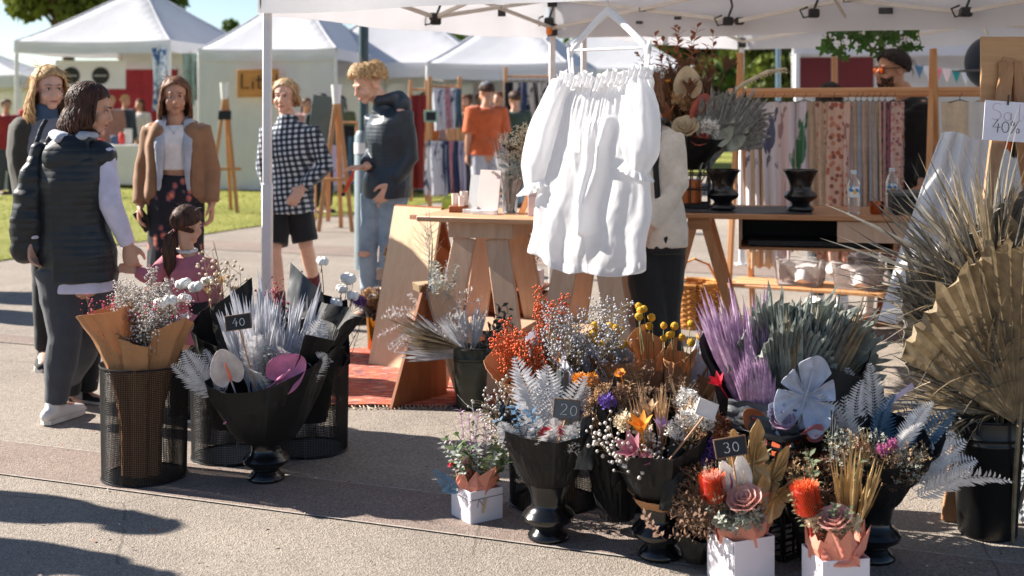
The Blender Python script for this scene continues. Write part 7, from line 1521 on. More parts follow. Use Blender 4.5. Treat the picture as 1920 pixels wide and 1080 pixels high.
# ---- 5 woman with long blonde hair
d0 = 7.25; L0 = Vector((P(118, 600, d0).x, d0, 0))
Jl = dict(head=P(92, 168, d0), neck=P(82, 215, d0), shA=P(42, 240, d0), elA=P(38, 310, d0), wrA=P(52, 370, d0 - .05), shB=P(128, 240, d0), chest=P(86, 285, d0), waist=P(98, 345, d0), pelvis=P(112, 385, d0))
W = person('woman with long wavy blonde hair in a dark olive jacket at the left edge', L0, 22, 1.75, Jl, (38, 4, 0), 1.0, SK_FAIR)
top(W, 'jumper', CL('grey jumper', c(120, 122, 128)), .016, .6, .02, seed=15); top(W, 'scarf_collar', C_BLUET, .006, 0, collar=.05, zhem=W['J']['neck'].z - .12, seed=16)
J = W['J']; mb = MB(); fwv = W['fw']; sxv = W['sx']
for k, sg in (('A', -1), ('B', 1)):
    a, e, w_ = J['sh' + k], J['el' + k], J['wr' + k]; mb.tube([a.lerp(J['chest'], .2), a, a.lerp(e, .5), e, e.lerp(w_, .5), w_], [.08, .078, .074, .07, .062, .052], 14, side=fwv)
    for (ox, oy, r_) in ((.16, .0, (.055, .12)), (.125, .06, (.05, .055)), (.115, -.06, (.055, .06))): q = lambda p, kx=1.0: p + sxv * sg * ox * kx + fwv * oy; mb.tube([q(J['pelvis'] + Vector((0, 0, -.1)), 1.1), q(J['waist']), q(J['chest']), q(J['chest'].lerp(J['neck'], .55), .85)], [r_] * 4, 12, side=sxv, rounded=True)
mb.tube([J['pelvis'] - fwv * .1, J['waist'] - fwv * .1, J['chest'] - fwv * .1, J['neck'] - fwv * .05], [(.16, .035)] * 3 + [(.1, .03)], 14, side=sxv, rounded=True); blob('jacket', mb, .011, C_OLIVE, W['t'], 4, .009, seed=17); trousers(W, 'trousers', C_BLACK); shoes(W, C_BLACK); hair(W, 'wavy', H_BLONDE, 18, .27, 300, bulge=1.08)
# ---- 6 boy in plaid shirt
d0 = 8.67; L0 = Vector((P(545, 600, d0).x, d0, 0))
Jp = dict(head=P(534, 182, d0 - .02), neck=P(540, 224, d0), shA=P(505, 246, d0), elA=P(497, 315, d0 + .03), wrA=P(508, 370, d0 - .04), shB=P(583, 248, d0), elB=P(610, 312, d0 + .0), wrB=P(567, 352, d0 - .12), pelvis=P(540, 366, d0), waist=P(541, 330, d0), chest=P(543, 288, d0), hipA=P(522, 385, d0), kneeA=P(514, 470, d0 - .12), ankleA=P(526, 560, d0 - .12), hipB=P(560, 385, d0), kneeB=P(574, 462, d0 - .02), ankleB=P(592, 540, d0 + .25))
Jp['toeA'] = Jp['ankleA'] + Vector((.01, -.16, -.03)); Jp['ankleA'].z = .09; Jp['toeA'].z = .035; Jp['toeB'] = Jp['ankleB'] + Vector((.01, -.12, -.09))
W = person('teenage boy in black and white plaid shirt and black shorts', L0, 10, 1.70, Jp, (-6, 2, 0), .98, SK_FAIR, hands=dict(B=dict(d=(-.5, -.3, -.7), n=(0, 1, 0), th=(-1, 0, .3), curl=20)))
top(W, 'plaid_shirt', C_PLAID, .024, .98, .06, wr=.007, collar=.012, seed=19); trousers(W, 'shorts', C_BLACK, .012, .44, .006, wide=.98); shoes(W, C_BLACK)
for k in 'AB':
    mb = MB(); a = W['J']['ankle' + k]; kq = W['J']['knee' + k]; limb(mb, [a, a.lerp(kq, .30)], [.041, .048]); mb.build('sock', CL('maroon sock', c(96, 30, 40)), W['t'])
hair(W, 'long', H_SAND, 20, .06, 220)
# ---- 7 boy in navy jacket with a lanyard
d0 = 8.66; L0 = Vector((P(718, 600, d0).x, d0, 0))
Jn = dict(head=P(690, 158, d0 - .03), neck=P(722, 196, d0), shA=P(706, 222, d0 + .1), elA=P(704, 288, d0 + .1), wrA=P(686, 313, d0 - .1), shB=P(752, 216, d0 - .08), elB=P(766, 296, d0 - .1), wrB=P(733, 345, d0 - .17), chest=P(733, 258, d0), waist=P(731, 312, d0), pelvis=P(726, 352, d0), hipB=P(738, 372, d0 - .05), kneeB=P(728, 475, d0 - .05), ankleB=P(718, 582, d0 + .05), hipA=P(704, 372, d0 + .02), kneeA=P(690, 474, d0 - .02), ankleA=P(692, 582, d0 - .02))
Jn['ankleA'].z = .085; Jn['ankleB'].z = .085; Jn['toeA'] = Jn['ankleA'] + Vector((-.15, -.05, -.05)); Jn['toeB'] = Jn['ankleB'] + Vector((-.14, -.06, -.05))
W = person('fair curly haired boy in navy padded jacket looking down at his hand', L0, -62, 1.84, Jn, (-55, 26, 0), .98, SK_FAIR, True, hands=dict(A=dict(d=(-1, -.2, -.05), n=(0, .3, -1), th=(0, -1, .2), curl=14), B=dict(d=(-.5, -.1, -.9), curl=20)))
J = W['J']; top(W, 'padded_jacket', C_NAVY, .036, .94, -.0, wr=.011, seed=21, collar=.05); mb = MB(); nk = J['neck']; mb.tube([nk + Vector((-.04, -.08, .02)), nk + Vector((.05, -.07, .035)), nk + Vector((.10, .0, .045)), nk + Vector((.06, .08, .04)), nk + Vector((-.02, .09, .02))], [(.03, .035), (.045, .05), (.055, .055), (.045, .05), (.03, .035)], 12, rounded=True); mb.ell(nk + Vector((.12, -.02, -.01)), (.07, .09, .08)); blob('hood', mb, .01, C_NAVY, W['t'], 4, .006)
trousers(W, 'ripped_jeans', C_DENIM, .012, 1, .006, wide=.86); shoes(W, C_BLACK, M_BLK); hair(W, 'curly', H_SAND, 22, .1, 620, bulge=1.02)
mb = MB(); kq = J['kneeA']; mb.ell(kq + Vector((-.02, -.066, -.0)), (.045, .014, .022), 12, 8); mb.build('knee_rip', SK_FAIR, W['t'])
lw = J['wrA'] + L0 + Vector((-.07, -.03, -.0)); ly = thing('lanyard', 'red and orange strap hanging from the hand of the boy in navy', 'strap', lw); mb = MB(); mb.tube([(.0, 0, 0), (-.02, 0, -.06), (-.05, -.005, -.13), (-.075, -.01, -.17)], [(.004, .002), (.012, .003), (.012, .003), (.009, .003)], 8, side=Vector((1, 0, .3))); mb.build('band', mat('red orange webbing', c(214, 70, 40), .6, .2, 20), ly); mb = MB(); mb.ell((-.08, -.01, -.185), (.014, .01, .014), 10, 8); mb.build('clip', M_BLK, ly)
# ---- 8 stallholder behind the hanging dress
d0 = 6.55; L0 = Vector((P(1232, 700, d0).x, d0, 0))
Js = dict(head=P(1208, 175, d0), neck=P(1222, 226, d0), shB=P(1258, 262, d0 - .02), elB=P(1268, 345, d0 - .08), wrB=P(1215, 430, d0 - .15), shA=P(1186, 262, d0 + .05), elA=P(1176, 350, d0), wrA=P(1180, 430, d0 - .1), chest=P(1222, 310, d0), waist=P(1224, 375, d0), pelvis=P(1226, 440, d0), hipB=P(1248, 460, d0), kneeB=P(1244, 600, d0), ankleB=P(1262, 715, d0), hipA=P(1208, 460, d0), kneeA=P(1222, 600, d0 - .05), ankleA=P(1240, 720, d0 - .05))
W = person('stallholder in cream shirt and black overalls behind the hanging white dress', L0, -25, 1.64, Js, (-20, 10, 0), 1.0, SK_FAIR, hands=dict(B=dict(d=(-.3, -.2, -.9), curl=18)))
top(W, 'cream_shirt', C_CREAM, .026, .96, .0, wr=.010, seed=23, sl_r=1.08); trousers(W, 'overalls', C_BLACK, .022, 1, .007, wide=1.16, hem=1.25); shoes(W, C_BLACK); hair(W, 'bob', H_BROWN, 24, .12, 180)
J = W['J']
for k, sg in (('A', -1), ('B', 1)):
    mb = MB(); sh = J['sh' + k].lerp(J['neck'], .38); mb.tube([J['waist'] + W['fw'] * .125 + W['sx'] * sg * .07, J['chest'] + W['fw'] * .146 + W['sx'] * sg * .07, sh + W['fw'] * .07 + Vector((0, 0, .06)), sh + Vector((0, 0, .075)), sh - W['fw'] * .08 + Vector((0, 0, .05)), J['chest'] - W['fw'] * .146, J['waist'] - W['fw'] * .126], [(.016, .006)] * 7, 8, side=W['sx']); mb.build('overall_strap', C_BLACK, W['t'])
# ---- 9 man in sunglasses
d0 = 8.35; L0 = Vector((P(1705, 600, d0).x, d0, 0))
Jm = dict(head=P(1672, 132, d0 - .02), neck=P(1692, 172, d0), shB=P(1728, 202, d0 - .12), elB=P(1737, 288, d0 - .14), wrB=P(1728, 350, d0 - .25), shA=P(1684, 202, d0 + .12))
W = person('bearded man in sunglasses and black T-shirt behind the clothing rack', L0, -68, 1.86, Jm, (-74, 4, 0), 1.06, SK_TAN, True, lod=0)
top(W, 'black_shirt', C_BLACK, .024, .9, .06, wr=.008, seed=25); trousers(W, 'trousers', C_BLACK); hair(W, 'short', H_BLACK, 26, n=260, bulge=1.0)
HM = W['HM']; mb = MB(); rg = RG(9)
for i in range(460):
    a = rg.uniform(-1.45, 1.45); z = rg.uniform(-.095, -.035); r_ = .066 + .014 * math.cos(a); p = Vector((math.sin(a) * (.061 + .004 * rg.random()), -.022 - math.cos(a) * .07 * (1 if z > -.08 else .92), z))
    if abs(a) < .35 and -.072 < z < -.048: continue
    mb.tube([HM @ p, HM @ (p + Vector((math.sin(a) * .004, -.004, -.012)))], [.0024, .0006], 4)
mb.build('beard', H_DARK, W['t'])
sg_ = bpy.data.objects.new('sunglasses', None); COL.objects.link(sg_); sg_.parent = W['t']; lens = NB('amber mirror lens'); lens.color(c(226, 96, 24)); lens.set(Roughness=.12, Metallic=.6)
for s_ in (-1, 1):
    mb = MB(); mb.ell((s_ * .032, -.093, .006), (.027, .005, .021), 16, 10, HM); mb.build('lens', lens.m, sg_); mb = MB(); mb.tube([HM @ Vector((s_ * .057, -.088, .014)), HM @ Vector((s_ * .075, -.04, .014)), HM @ Vector((s_ * .080, .01, .012))], .0032, 6); mb.build('temple', M_BLK, sg_)
    mb = MB(); mb.tube([HM @ Vector((s_ * .032 + math.cos(a * .4488) * .028, -.092, .006 + math.sin(a * .4488) * .022)) for a in range(15)], .003, 6); mb.build('rim', M_BLK, sg_)
# ---- 10 head of a shopper behind the scarves
d0 = 9.3; L0 = Vector((P(1555, 600, d0).x, d0, 0)); W = person('dark haired shopper hidden behind the hanging scarves', L0, 180, 1.66, None, (200, 0, 0), 1, SK_MID, lod=1); top(W, 'shirt', C_BLUET, .02, 1, .05); trousers(W, 'trousers', C_GREYJ); shoes(W, C_WHITE); hair(W, 'bob', H_BLACK, 27, .1)
# ---- 11 man in orange across the lawn
d0 = 15.5; L0 = Vector((P(912, 400, d0).x, d0, 0)); Jo = dict(wrA=P(898, 226, d0 - .32), wrB=P(936, 226, d0 - .32), elA=P(880, 214, d0 - .02), elB=P(948, 214, d0 - .02))
W = person('man in bright orange shirt and grey cap beside the far racks', L0, 200, 1.78, None, (215, 12, 0), 1.1, SK_TAN, True, lod=1); top(W, 'orange_shirt', C_OR, .03, .5, .03, seed=28); trousers(W, 'pale_trousers', CL('pale grey trousers', c(176, 176, 186)), .008, 1, wide=1.1); shoes(W, C_BLACK); hair(W, 'short', H_DARK, 29)
mb = MB(); mb.ell((0, .014, .06), (.084, .104, .075), 18, 10, W['HM']); mb.ell((0, -.11, .055), (.06, .06, .008), 14, 6, W['HM']); mb.build('cap', CL('grey cap', c(96, 104, 116)), W['t'])
# ---- crowd in the distance: a few built figures, copied
def far_person(label, px, d, H, face, topm, legm, hairm, style='short', skin=SK_TAN):
    x = (px - 960) / FPX * d; W = person(label, (x, d, 0), face, H, None, (face, 0, 0), 1.05, skin, lod=2, group='people across the lawn', facep=False)
    top(W, 'top', topm, .03, 1, .05); trousers(W, 'trousers', legm, .02); shoes(W, C_BLACK); hair(W, style, hairm, int(px), .15); return W['t']
CRT = lambda r_, g, b_: CL('shirt %d %d %d' % (r_, g, b_), c(r_, g, b_))
FARP = []
for a in (('distant person in dark blue under the far left marquee', 235, 24.5, 1.7, 60, CRT(36, 50, 70), C_GREYJ, H_BLONDE), ('distant person in white under the far left marquee', 262, 25.2, 1.62, -20, CRT(210, 206, 204), C_BLACK, H_DARK, 'long'), ('distant fair haired person near the round black signs', 208, 24.0, 1.68, 10, CRT(150, 110, 96), C_DENIM, H_SAND), ('distant person in tan behind the far racks, left of the orange shirt', 870, 19.5, 1.66, 20, CRT(200, 150, 110), C_GREYJ, H_BROWN, 'long'), ('distant person in cream behind the orange shirt', 935, 20.5, 1.72, -30, CRT(206, 190, 170), C_BLACK, H_BROWN), ('distant person in dark green beside the hanging dresses', 965, 18.0, 1.7, 200, CRT(46, 62, 52), C_DENIM, H_DARK), ('distant person in black behind the easel board', 604, 17.5, 1.66, 30, C_BLACK, C_BLACK, H_BLACK, 'long'), ('distant person in red at the left edge under the grey marquee', 12, 21.0, 1.6, 40, CRT(150, 36, 40), C_GREYJ, H_DARK), ('distant person in orange behind the boy in navy', 795, 22.0, 1.72, -20, CRT(214, 116, 50), C_BLACK, H_DARK), ('distant person in pale pink beyond the shirt racks', 842, 24.0, 1.7, 15, CRT(214, 170, 166), C_DENIM, H_BLONDE, 'long')): FARP.append(far_person(*a))
for k, (px, d_, src, col, lb) in enumerate(((785, 26, 3, (60, 84, 120), 'distant shopper in blue behind the maroon cloth'), (820, 27, 9, (206, 200, 196), 'distant shopper in white above the upper far rail'), (880, 26, 4, (120, 60, 60), 'distant shopper in dark red right of the far shirts'), (900, 25, 8, (150, 160, 120), 'distant shopper in sage behind the orange shirt'), (948, 24, 0, (206, 176, 110), 'distant shopper in mustard left of the cream dresses'), (1000, 25, 5, (70, 80, 92), 'distant shopper in slate behind the cream dresses'), (640, 22, 6, (96, 104, 70), 'distant shopper in olive right of the grey panel'), (575, 21, 1, (190, 140, 130), 'distant shopper in rose between plaid shirt and grey panel'), (590, 24, 4, (40, 60, 90), 'distant shopper in navy behind the grey panel'), (180, 26, 2, (90, 96, 110), 'distant shopper in grey under the round black signs'), (290, 26.5, 9, (206, 206, 210), 'distant shopper in pale grey behind the blue white cloth'), (60, 25, 0, (180, 60, 60), 'distant shopper in bright red left of the blonde woman'), (1020, 27, 3, (190, 170, 150), 'distant shopper in beige beside the back tent pole'))):
    q = copy_tree(FARP[src]); q.location = ((px - 960) / FPX * d_, d_, 0); q.rotation_euler.z = R((k * 67) % 120 - 60); q['label'] = lb
    for ch in q.children:
        if ch.name.startswith('top'): ch.material_slots[0].link = 'OBJECT'; ch.material_slots[0].material = CRT(*col)
# ---- people just outside the left edge: their shadows cross the path
for lb, x, y, H, f_ in (('passer-by outside the left edge whose shadow crosses the near path', -3.72, 5.34, 1.72, 170), ('second passer-by outside the left edge, nearer the camera', -3.5, 4.80, 1.66, 185), ('third passer-by outside the left edge, beyond the blonde woman', -5.3, 10.3, 1.75, 70), ('fourth passer-by outside the left edge on the path', -5.0, 9.4, 1.7, 110)):
    W = person(lb, (x, y, 0), f_, H, None, (f_, 0, 0), 1.1, SK_TAN, lod=2, group='passers-by outside the left edge', facep=False); top(W, 'top', CRT(120, 120, 128), .035, 1, .08); trousers(W, 'trousers', C_GREYJ, .03, wide=1.15); shoes(W, C_BLACK); hair(W, 'short', H_DARK, 3)
# ================================================================ BACKGROUND STALLS
def bgrack(label, px0, px1, d, zbar, items, posts=True, rows=((0, 1),), grp='patterned clothes on the far racks'):
    x0, x1 = (px0 - 960) / FPX * d, (px1 - 960) / FPX * d; t = thing('clothing_rack', label, 'clothes rack', (x0, d, 0)); L = x1 - x0
    for x in (0, L):
        m = MB(); m.box(x, 0, (zbar + .15) / 2, .06, .05, zbar + .15); m.build('post', M_RACK, t)
    for zb in [zbar * r_[0] + zbar * (1 - r_[0]) for r_ in rows][:1] + [zbar - .95] * (len(rows) > 1): m = MB(); m.tube([(0, 0, zb), (L, 0, zb)], .018, 8); m.build('rail', M_RACK, t)
    for (px, zt, w_, h_, mm, lb) in items: garment(lb, Vector(((px - 960) / FPX * d, d - .05, zt)), w_, h_, mm, 1.5, .035, 'garment', 'hanging_garment', grp)
    return t
BW = print_mat('white and navy print', c(216, 216, 226), [c(70, 78, 110)], 9, .55, 'noise'); BP = print_mat('pink stripe print', c(214, 180, 190), [c(186, 70, 92)], 12, .55, 'wave'); BN = mat('navy cloth', c(44, 60, 96), .9, .3, 6); BM = mat('maroon cloth', c(120, 34, 38), .9, .15, 4); BT = mat('teal cloth', c(70, 102, 120), .9, .3, 6); BL = print_mat('lilac print', c(196, 188, 210), [c(120, 100, 140)], 9, .56, 'noise'); BC = print_mat('cream with black stroke print', c(206, 198, 190), [c(40, 46, 56)], 3.2, .6, 'noise'); BBK = mat('black cloth', c(26, 28, 34), .9, .2, 6)
d = 18.5
bgrack('far pine rack of patterned shirts behind the boy in navy', 806, 862, d, 1.78, [
 (826, 1.76, .22, .62, BW, 'white and navy shirt at the left of the upper far rail'), (839, 1.76, .09, .6, BP, 'pink striped shirt on the upper far rail'), (850, 1.76, .16, .6, BW, 'second white and navy shirt on the upper far rail'), (860, 1.74, .1, .56, BT, 'teal shirt on the upper far rail'),
 (818, .98, .34, .80, BW, 'long white and navy shirt on the lower far rail'), (838, .98, .10, .78, BN, 'navy shirt on the lower far rail'), (846, .98, .09, .78, BP, 'pink striped shirt on the lower far rail'), (855, .98, .12, .78, BN, 'second navy shirt on the lower far rail'), (866, .98, .1, .8, BL, 'lilac shirt at the end of the lower far rail')], rows=((0, 1), (1, 1)))
m = MB(); m.box(0, 0, 0, .15, .02, .13); tb_ = m.build('chalk_board', mat('chalk board', c(36, 38, 42), .75)); tb_.location = P(808, 218, 18.3); tag(tb_, 'small chalk board in a pale green frame on the far rack post', 'sign')
m = MB(); [m.box(x, -.004, z, sx, .03, sz) for x, z, sx, sz in ((0, .075, .19, .025), (0, -.075, .19, .025), (-.085, 0, .025, .15), (.085, 0, .025, .15))]; m.build('frame', mat('pale green frame', c(140, 176, 160), .6), tb_)
bgrack('far rack with maroon cloths left of the patterned shirts', 770, 800, 19.5, 1.75, [(785, 1.66, .2, 1.45, BM, 'long maroon cloth behind the navy jacket')])
bgrack('far rack of cream dresses with dark brush strokes', 948, 1032, 19.5, 1.95, [(957, 1.86, .16, 1.2, BBK, 'black dress at the left of the far cream dresses'), (968, 1.86, .2, 1.35, BC, 'cream dress with dark strokes, first of three'), (981, 1.86, .1, .8, BN, 'narrow navy dress between two cream dresses'), (992, 1.86, .24, 1.35, BC, 'cream dress with dark strokes, second of three'), (1008, 1.86, .1, .7, BBK, 'short black dress among the cream ones'), (1018, 1.86, .2, 1.35, BC, 'cream dress with dark strokes, third of three'), (1030, 1.86, .1, .9, BN, 'navy dress at the right end by the tent pole')])
m = MB(); m.lathe([(.1, 0), (.16, .1), (.15, .22), (.04, .28)], 14); o = m.build('lime_bag', mat('lime plastic', c(198, 206, 66), .6)); o.location = P(850, 335, 17).xy.to_3d() + Vector((0, 0, .02)); tag(o, 'lime yellow bag standing below the far shirts', 'bag')
# easels
def bg_easel(label, px, d, ztop, board, bw, bh, bz, mm, cone=True, w_=.05):
    x = (px - 960) / FPX * d; t = thing('easel', label, 'easel', (x, d, 0), 0, 'timber easels on the lawn'); mw = wood('easel pine', c(176, 122, 78), c(206, 152, 104), axis=(12, 12, 1))
    for dx, dy in ((-.2, -.1), (.2, -.1), (0, .4)): m = MB(); m.beam((dx, dy, 0), (dx * .08, .06, ztop), .03, w_, (1, 0, 0)); m.build('leg', mw, t)
    m = MB(); m.box(0, -.1, .62, .5, .06, .04); m.build('ledge', mw, t)
    if cone: m = MB(); m.lathe([(.045, ztop - .03), (.065, ztop + .2), (.06, ztop + .2), (.04, ztop - .02)], 16); m.build('lamp_cup', M_LEGW, t)
    if board: m = MB(); m.box(0, -.13, bz, bw, .02, bh, rotm('X', -6)); m.build('board', mm, t)
    return t
bg_easel('timber easel with a small dark board in front of the closed marquee', 421, 17.5, 1.62, True, .18, .13, 1.36, M_BLKMATT)
bg_easel('timber easel with white cup and a grey board beside the plaid shirt', 631, 15.0, 1.55, False, 0, 0, 0, M_BLKMATT)
gb = thing('sign_board', 'large grey green chalk panel leaning behind the easel', 'sign', P(612, 225, 15.3) * 1, 0); m = MB(); m.box(0, 0, 0, .40, .03, .58, rotm('Y', 8)); m.build('panel', mat('grey green panel', c(86, 98, 96), .8, .1, 4), gb); m = MB(); m.box(0, .15, -.75, .05, .05, 1.0); m.build('stand', M_RACK, gb)
for k, (px, z, mm, lb) in enumerate(((598, 1.05, BW, 'white printed cloth hanging under the grey panel'), (648, 1.12, BBK, 'black cloth hanging right of the easel'), (655, .98, BT, 'teal cloth hanging right of the easel'), (640, .98, BL, 'lilac white cloth hanging at the easel'))): garment(lb, Vector(((px - 960) / FPX * 16.2, 16.2, z + .12)), .24, .62, mm, 1.5, .03, 'cloth', 'hanging_cloth', 'cloths beside the far easel')
m = MB(); m.tube([((590 - 960) / FPX * 16.2, 16.25, 1.28), ((668 - 960) / FPX * 16.2, 16.25, 1.28)], .016, 8)
for px in (590, 668): m.tube([((px - 960) / FPX * 16.2, 16.25, 0), ((px - 960) / FPX * 16.2, 16.25, 1.3)], .016, 8)
tag(m.build('display_rail', M_RACK), 'plain timber rail carrying cloths behind the boy in navy', 'rail')
# timber name board on the closed marquee wall
nb = thing('name_board', 'orange brown timber board lettered Little on the closed marquee', 'sign', P(484, 156, 21.6)); m = MB(); m.box(0, 0, 0, .72, .03, .48, rotm('Y', -1)); m.build('board', wood('orange board', c(176, 118, 58), c(204, 146, 84)), nb)
write('Little', .26, .014, T(-.30, -.025, -.10) @ Matrix.Rotation(R(90), 4, 'X'), mat('dark burnt lettering', c(70, 48, 34), .8), nb, .62)
# far left marquee: banner, round signs, hanging textiles, tables
bn = thing('banner', 'white banner with two round black signs under the far left marquee', 'banner', P(170, 140, 24.2)); m = MB(); m.box(0, 0, 0, 1.35, .02, .55); m.build('cloth', M_CANVAS_B, bn)
for x in (-.37, .2):
    m = MB(); m.lathe([(.0, 0), (.165, 0), (.165, .02), (0, .02)], 26, T(x, -.012, -.02) @ rotm('X', 90)); s_ = m.build('round_sign', M_BLKMATT, bn)
    m = MB(); m.box(x, -.04, -.02, .24, .006, .03); m.build('lettering_strip', mat('grey print', c(150, 150, 150), .8), s_)
for px, mm, zt, h_, w_, lb in ((299, print_mat('blue and white print', c(206, 214, 226), [c(70, 104, 156)], 8, .5, 'noise'), 2.55, 1.15, .26, 'long blue and white cloth hanging at the marquee corner'), (356, mat('sage cloth', c(112, 130, 124), .9, .3, 7), 2.45, .95, .22, 'sage green cloth hanging at the marquee corner'), (372, mat('grey green cloth', c(84, 100, 98), .9, .3, 7), 2.3, .7, .14, 'dark grey green cloth beside the sage one')): garment(lb, Vector(((px - 960) / FPX * 22.8, 22.8, zt)), w_, h_, mm, 1.3, .04, 'cloth', 'hanging_cloth', 'cloths at the far left marquee')
def far_table(label, px, d, w_, dp, m_, cloth=True):
    t = thing('market_table', label, 'table', ((px - 960) / FPX * d, d, 0), R(-5), 'far market tables'); m = MB(); m.box(0, 0, .75, w_, dp, .03); m.build('table_top', M_PLY, t)
    if cloth:
        m = MB()
        def sk(a, b):
            an = a * 4; i = int(an) % 4; f = an - int(an); cs = [(-w_ / 2, -dp / 2), (w_ / 2, -dp / 2), (w_ / 2, dp / 2), (-w_ / 2, dp / 2)]; p, q = cs[i], cs[(i + 1) % 4]; x, y = p[0] + (q[0] - p[0]) * f, p[1] + (q[1] - p[1]) * f; k = 1.03 + .05 * b + .02 * math.sin(a * 80) * b
            return (x * k, y * k, .775 - .7 * b)
        m.sheet(sk, 64, 4, .004); m.build('cloth', m_, t)
        m = MB(); m.box(0, 0, .775, w_ * 1.03, dp * 1.03, .01); m.build('cloth_top', m_, t)
    for sx in (-1, 1):
        for sy in (-1, 1): m = MB(); m.box(sx * (w_ / 2 - .08), sy * (dp / 2 - .08), .367, .04, .04, .735); m.build('leg', M_RACK, t)
    return t
WC = mat('white table cloth', c(222, 218, 212), .85, .06, 3)
far_table('white draped table under the far left marquee', 215, 23.0, 1.3, .6, WC); far_table('tan draped table at the left under the marquee', 120, 23.6, 1.2, .6, mat('tan cloth', c(176, 138, 104), .85, .1, 4)); far_table('white draped table at the left edge', 10, 21.5, 1.1, .6, WC); far_table('pale table below the far patterned shirts', 790, 21.5, 1.2, .5, mat('grey cloth', c(150, 156, 160), .85, .1, 4))
rg = RG(300)
for i in range(12):
    px = rg.uniform(80, 260); dd = 23.0 + rg.uniform(-.1, .2); hh = rg.uniform(.1, .32); col = [(206, 60, 56), (214, 206, 200), (56, 80, 110), (196, 150, 110), (90, 110, 96), (230, 224, 216)][i // 2]; m = MB(); r_ = rg.uniform(.05, .1)
    if i % 2: m.lathe([(r_ * .7, 0), (r_, hh * .3), (r_ * .95, hh * .75), (r_ * .5, hh), (r_ * .45, hh * .98)], 12)
    else: m.box(0, 0, hh / 2, r_ * 2, r_ * 1.6, hh, bev=.01)
    o = m.build('stall_item', mat('ware %d %d %d' % col, c(*col), .6, .15, 9)); o.location = ((px - 960) / FPX * dd, dd, .785); tag(o, {206: 'red', 214: 'off white', 56: 'navy blue', 196: 'tan', 90: 'sage green', 230: 'cream'}[col[0]] + (' rounded pot' if i % 2 else ' square carton') + ' on a table under the far left marquee', 'pot' if i % 2 else 'carton', 'wares on the far tables'); o.name = 'stall_pot' if i % 2 else 'stall_carton'
rb = thing('red_awning', 'red cloth backdrop under the far left marquee', 'backdrop', P(262, 175, 26.2)); m = MB(); sheetcloth(m, 1.6, 1.1, .03, 4, 1.0); m.xf(T(0, 0, .5)); m.build('cloth', mat('red backdrop', c(150, 42, 56), .85, .2, 3), rb)
# right: wall pictures, bunting, hanging vine
wp = thing('wall_panel', 'maroon panels with a pine batten on the white marquee wall', 'panel', P(1566, 140, 16.6), R(-14))
for x in (-.28, .26): m = MB(); m.box(x, 0, 0, .46, .02, .46); m.build('panel', mat('maroon board', c(112, 44, 52), .8, .12, 4), wp)
m = MB(); m.box(-.01, -.02, -.02, .07, .03, .52); m.build('batten', M_RACK, wp)
m = MB(); [m.box(x, .0, z, sx, .03, sz) for x, z, sx, sz in ((0, .25, 1.12, .03), (0, -.25, 1.12, .03), (-.55, 0, .03, .53), (.53, 0, .03, .53))]; m.build('frame', M_LEGW, wp)
bt = thing('bunting', 'string of pastel triangular flags under the far right marquee', 'bunting', P(1715, 118, 13.5)); m = MB(); pts = [Vector((i * .1, 0, -.02 - .06 * math.sin(i / 12 * 3.14))) for i in range(13)]; m.tube(pts, .004, 5); m.build('string', M_LEGW, bt)
for i in range(11):
    p = pts[i] + Vector((.05, 0, 0)); col = [(96, 140, 170), (222, 222, 226), (232, 150, 160), (236, 220, 220), (60, 160, 160), (220, 224, 228), (120, 110, 170), (232, 140, 80)][i % 8]; m = MB(); m.add([p + Vector((-.055, 0, 0)), p + Vector((.055, 0, 0)), p + Vector((0, -.004, -.15)), p + Vector((-.055, .003, 0)), p + Vector((.055, .003, 0)), p + Vector((0, -.001, -.15))], [(0, 1, 2), (5, 4, 3), (0, 3, 4, 1), (1, 4, 5, 2), (2, 5, 3, 0)]); m.build('flag', mat('flag %d %d %d' % col, c(*col), .8, .06, tr=.3), bt, smooth=False)
m = MB(); m.ell((0, 0, 0), (.17, .17, .2), 18, 12); m.ell((0, 0, -.06), (.26, .26, .012), 24, 6); o = m.build('navy_hat', CL('navy hat felt', c(28, 40, 58))); o.location = P(1852, 118, 9.5); tag(o, 'dark navy hat hanging beside the easel top', 'hat')
vn = thing('hanging_vine', 'leafy green vine hanging from the back canopy edge', 'vine', P(1640, 46, 8.75)); rg = RG(310)
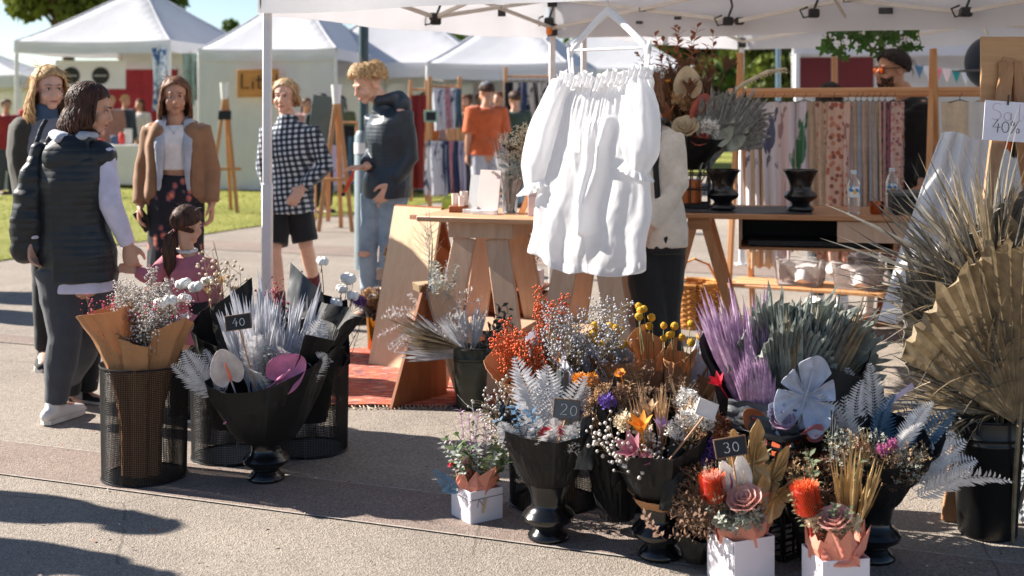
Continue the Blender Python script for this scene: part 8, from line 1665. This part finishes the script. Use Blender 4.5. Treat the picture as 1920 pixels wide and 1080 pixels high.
def me_maple():
    mb = MB(); out = []
    for i in range(30):
        a = 6.283 * i / 30; r_ = .036 * (1 + .38 * math.cos(5 * a) + .08 * math.cos(13 * a)); out.append((math.sin(a) * r_, math.cos(a) * r_ + .03))
    mb.add([(0, 0, .03)] + [(x, -.25 * abs(x), y) for x, y in out], [(0, 1 + i, 1 + (i + 1) % 30) for i in range(30)]); mb.tube([(0, 0, -.03), (0, 0, 0)], .0015, 4); return mb.mesh('vine_leaf', ang=60)
mlv = withmat(me_maple(), mat('vine leaf green', c(66, 104, 40), .5, .3, 12, tr=.4, rnd=.3, hue=.02))
stems = []
for k in range(9):
    x0 = -.30 + .075 * k; L = (.16, .20, .12, .16, .10, .22, .14, .2, .14)[k]; pts = [Vector((x0, 0, .06)), Vector((x0 + rg.uniform(-.03, .03), -.03, -.03)), Vector((x0 + rg.uniform(-.05, .05), -.04, -L))]; m = MB(); m.tube(pts, .003, 5); m.build('stem', STEMG, vn)
    for i in range(11):
        t_ = rg.random(); p = pts[0].lerp(pts[1], t_ * 2) if t_ < .5 else pts[1].lerp(pts[2], t_ * 2 - 1); p = p + Vector((rg.uniform(-.05, .05), rg.uniform(-.05, .05), rg.uniform(-.03, .02)))
        inst('leaf', mlv, vn, p, (rg.uniform(-.8, .8), rg.uniform(-.6, .3), rg.uniform(-1, -.1)), rg.uniform(-.9, .9), rg.uniform(.7, 1.25))
m = MB(); m.tube([(-.36, 0, .06), (0, .02, .075), (.4, 0, .065)], .004, 5); m.build('main_stem', STEMG, vn)
# white boots behind the desk
for k, (px, dx) in enumerate(((1612, 0), (1640, 0))):
    bo = thing('ankle_boot', ('left white ankle boot behind the desk', 'right brown heeled boot behind the desk')[k], 'boot', G(px, 606), 0, 'boots behind the desk'); mm = (mat('white leather', c(226, 220, 212), .45, .05), mat('brown leather', c(140, 76, 40), .45, .1))[k]
    mb = MB(); limb(mb, [(-.09, -.04, .03), (0, 0, .04), (.05, .01, .06), (.06, .01, .14), (.065, .01, .2)], [(.03, .022), (.034, .034), (.042, .042), (.04, .038), (.045, .042)]); blob('upper', mb, .01, mm, bo, 3); mb = MB(); mb.box(-.02, -.01, .006, .2, .07, .012); mb.box(.06, .01, .03, .05, .05, .05); mb.build('sole', M_PLYD, bo)
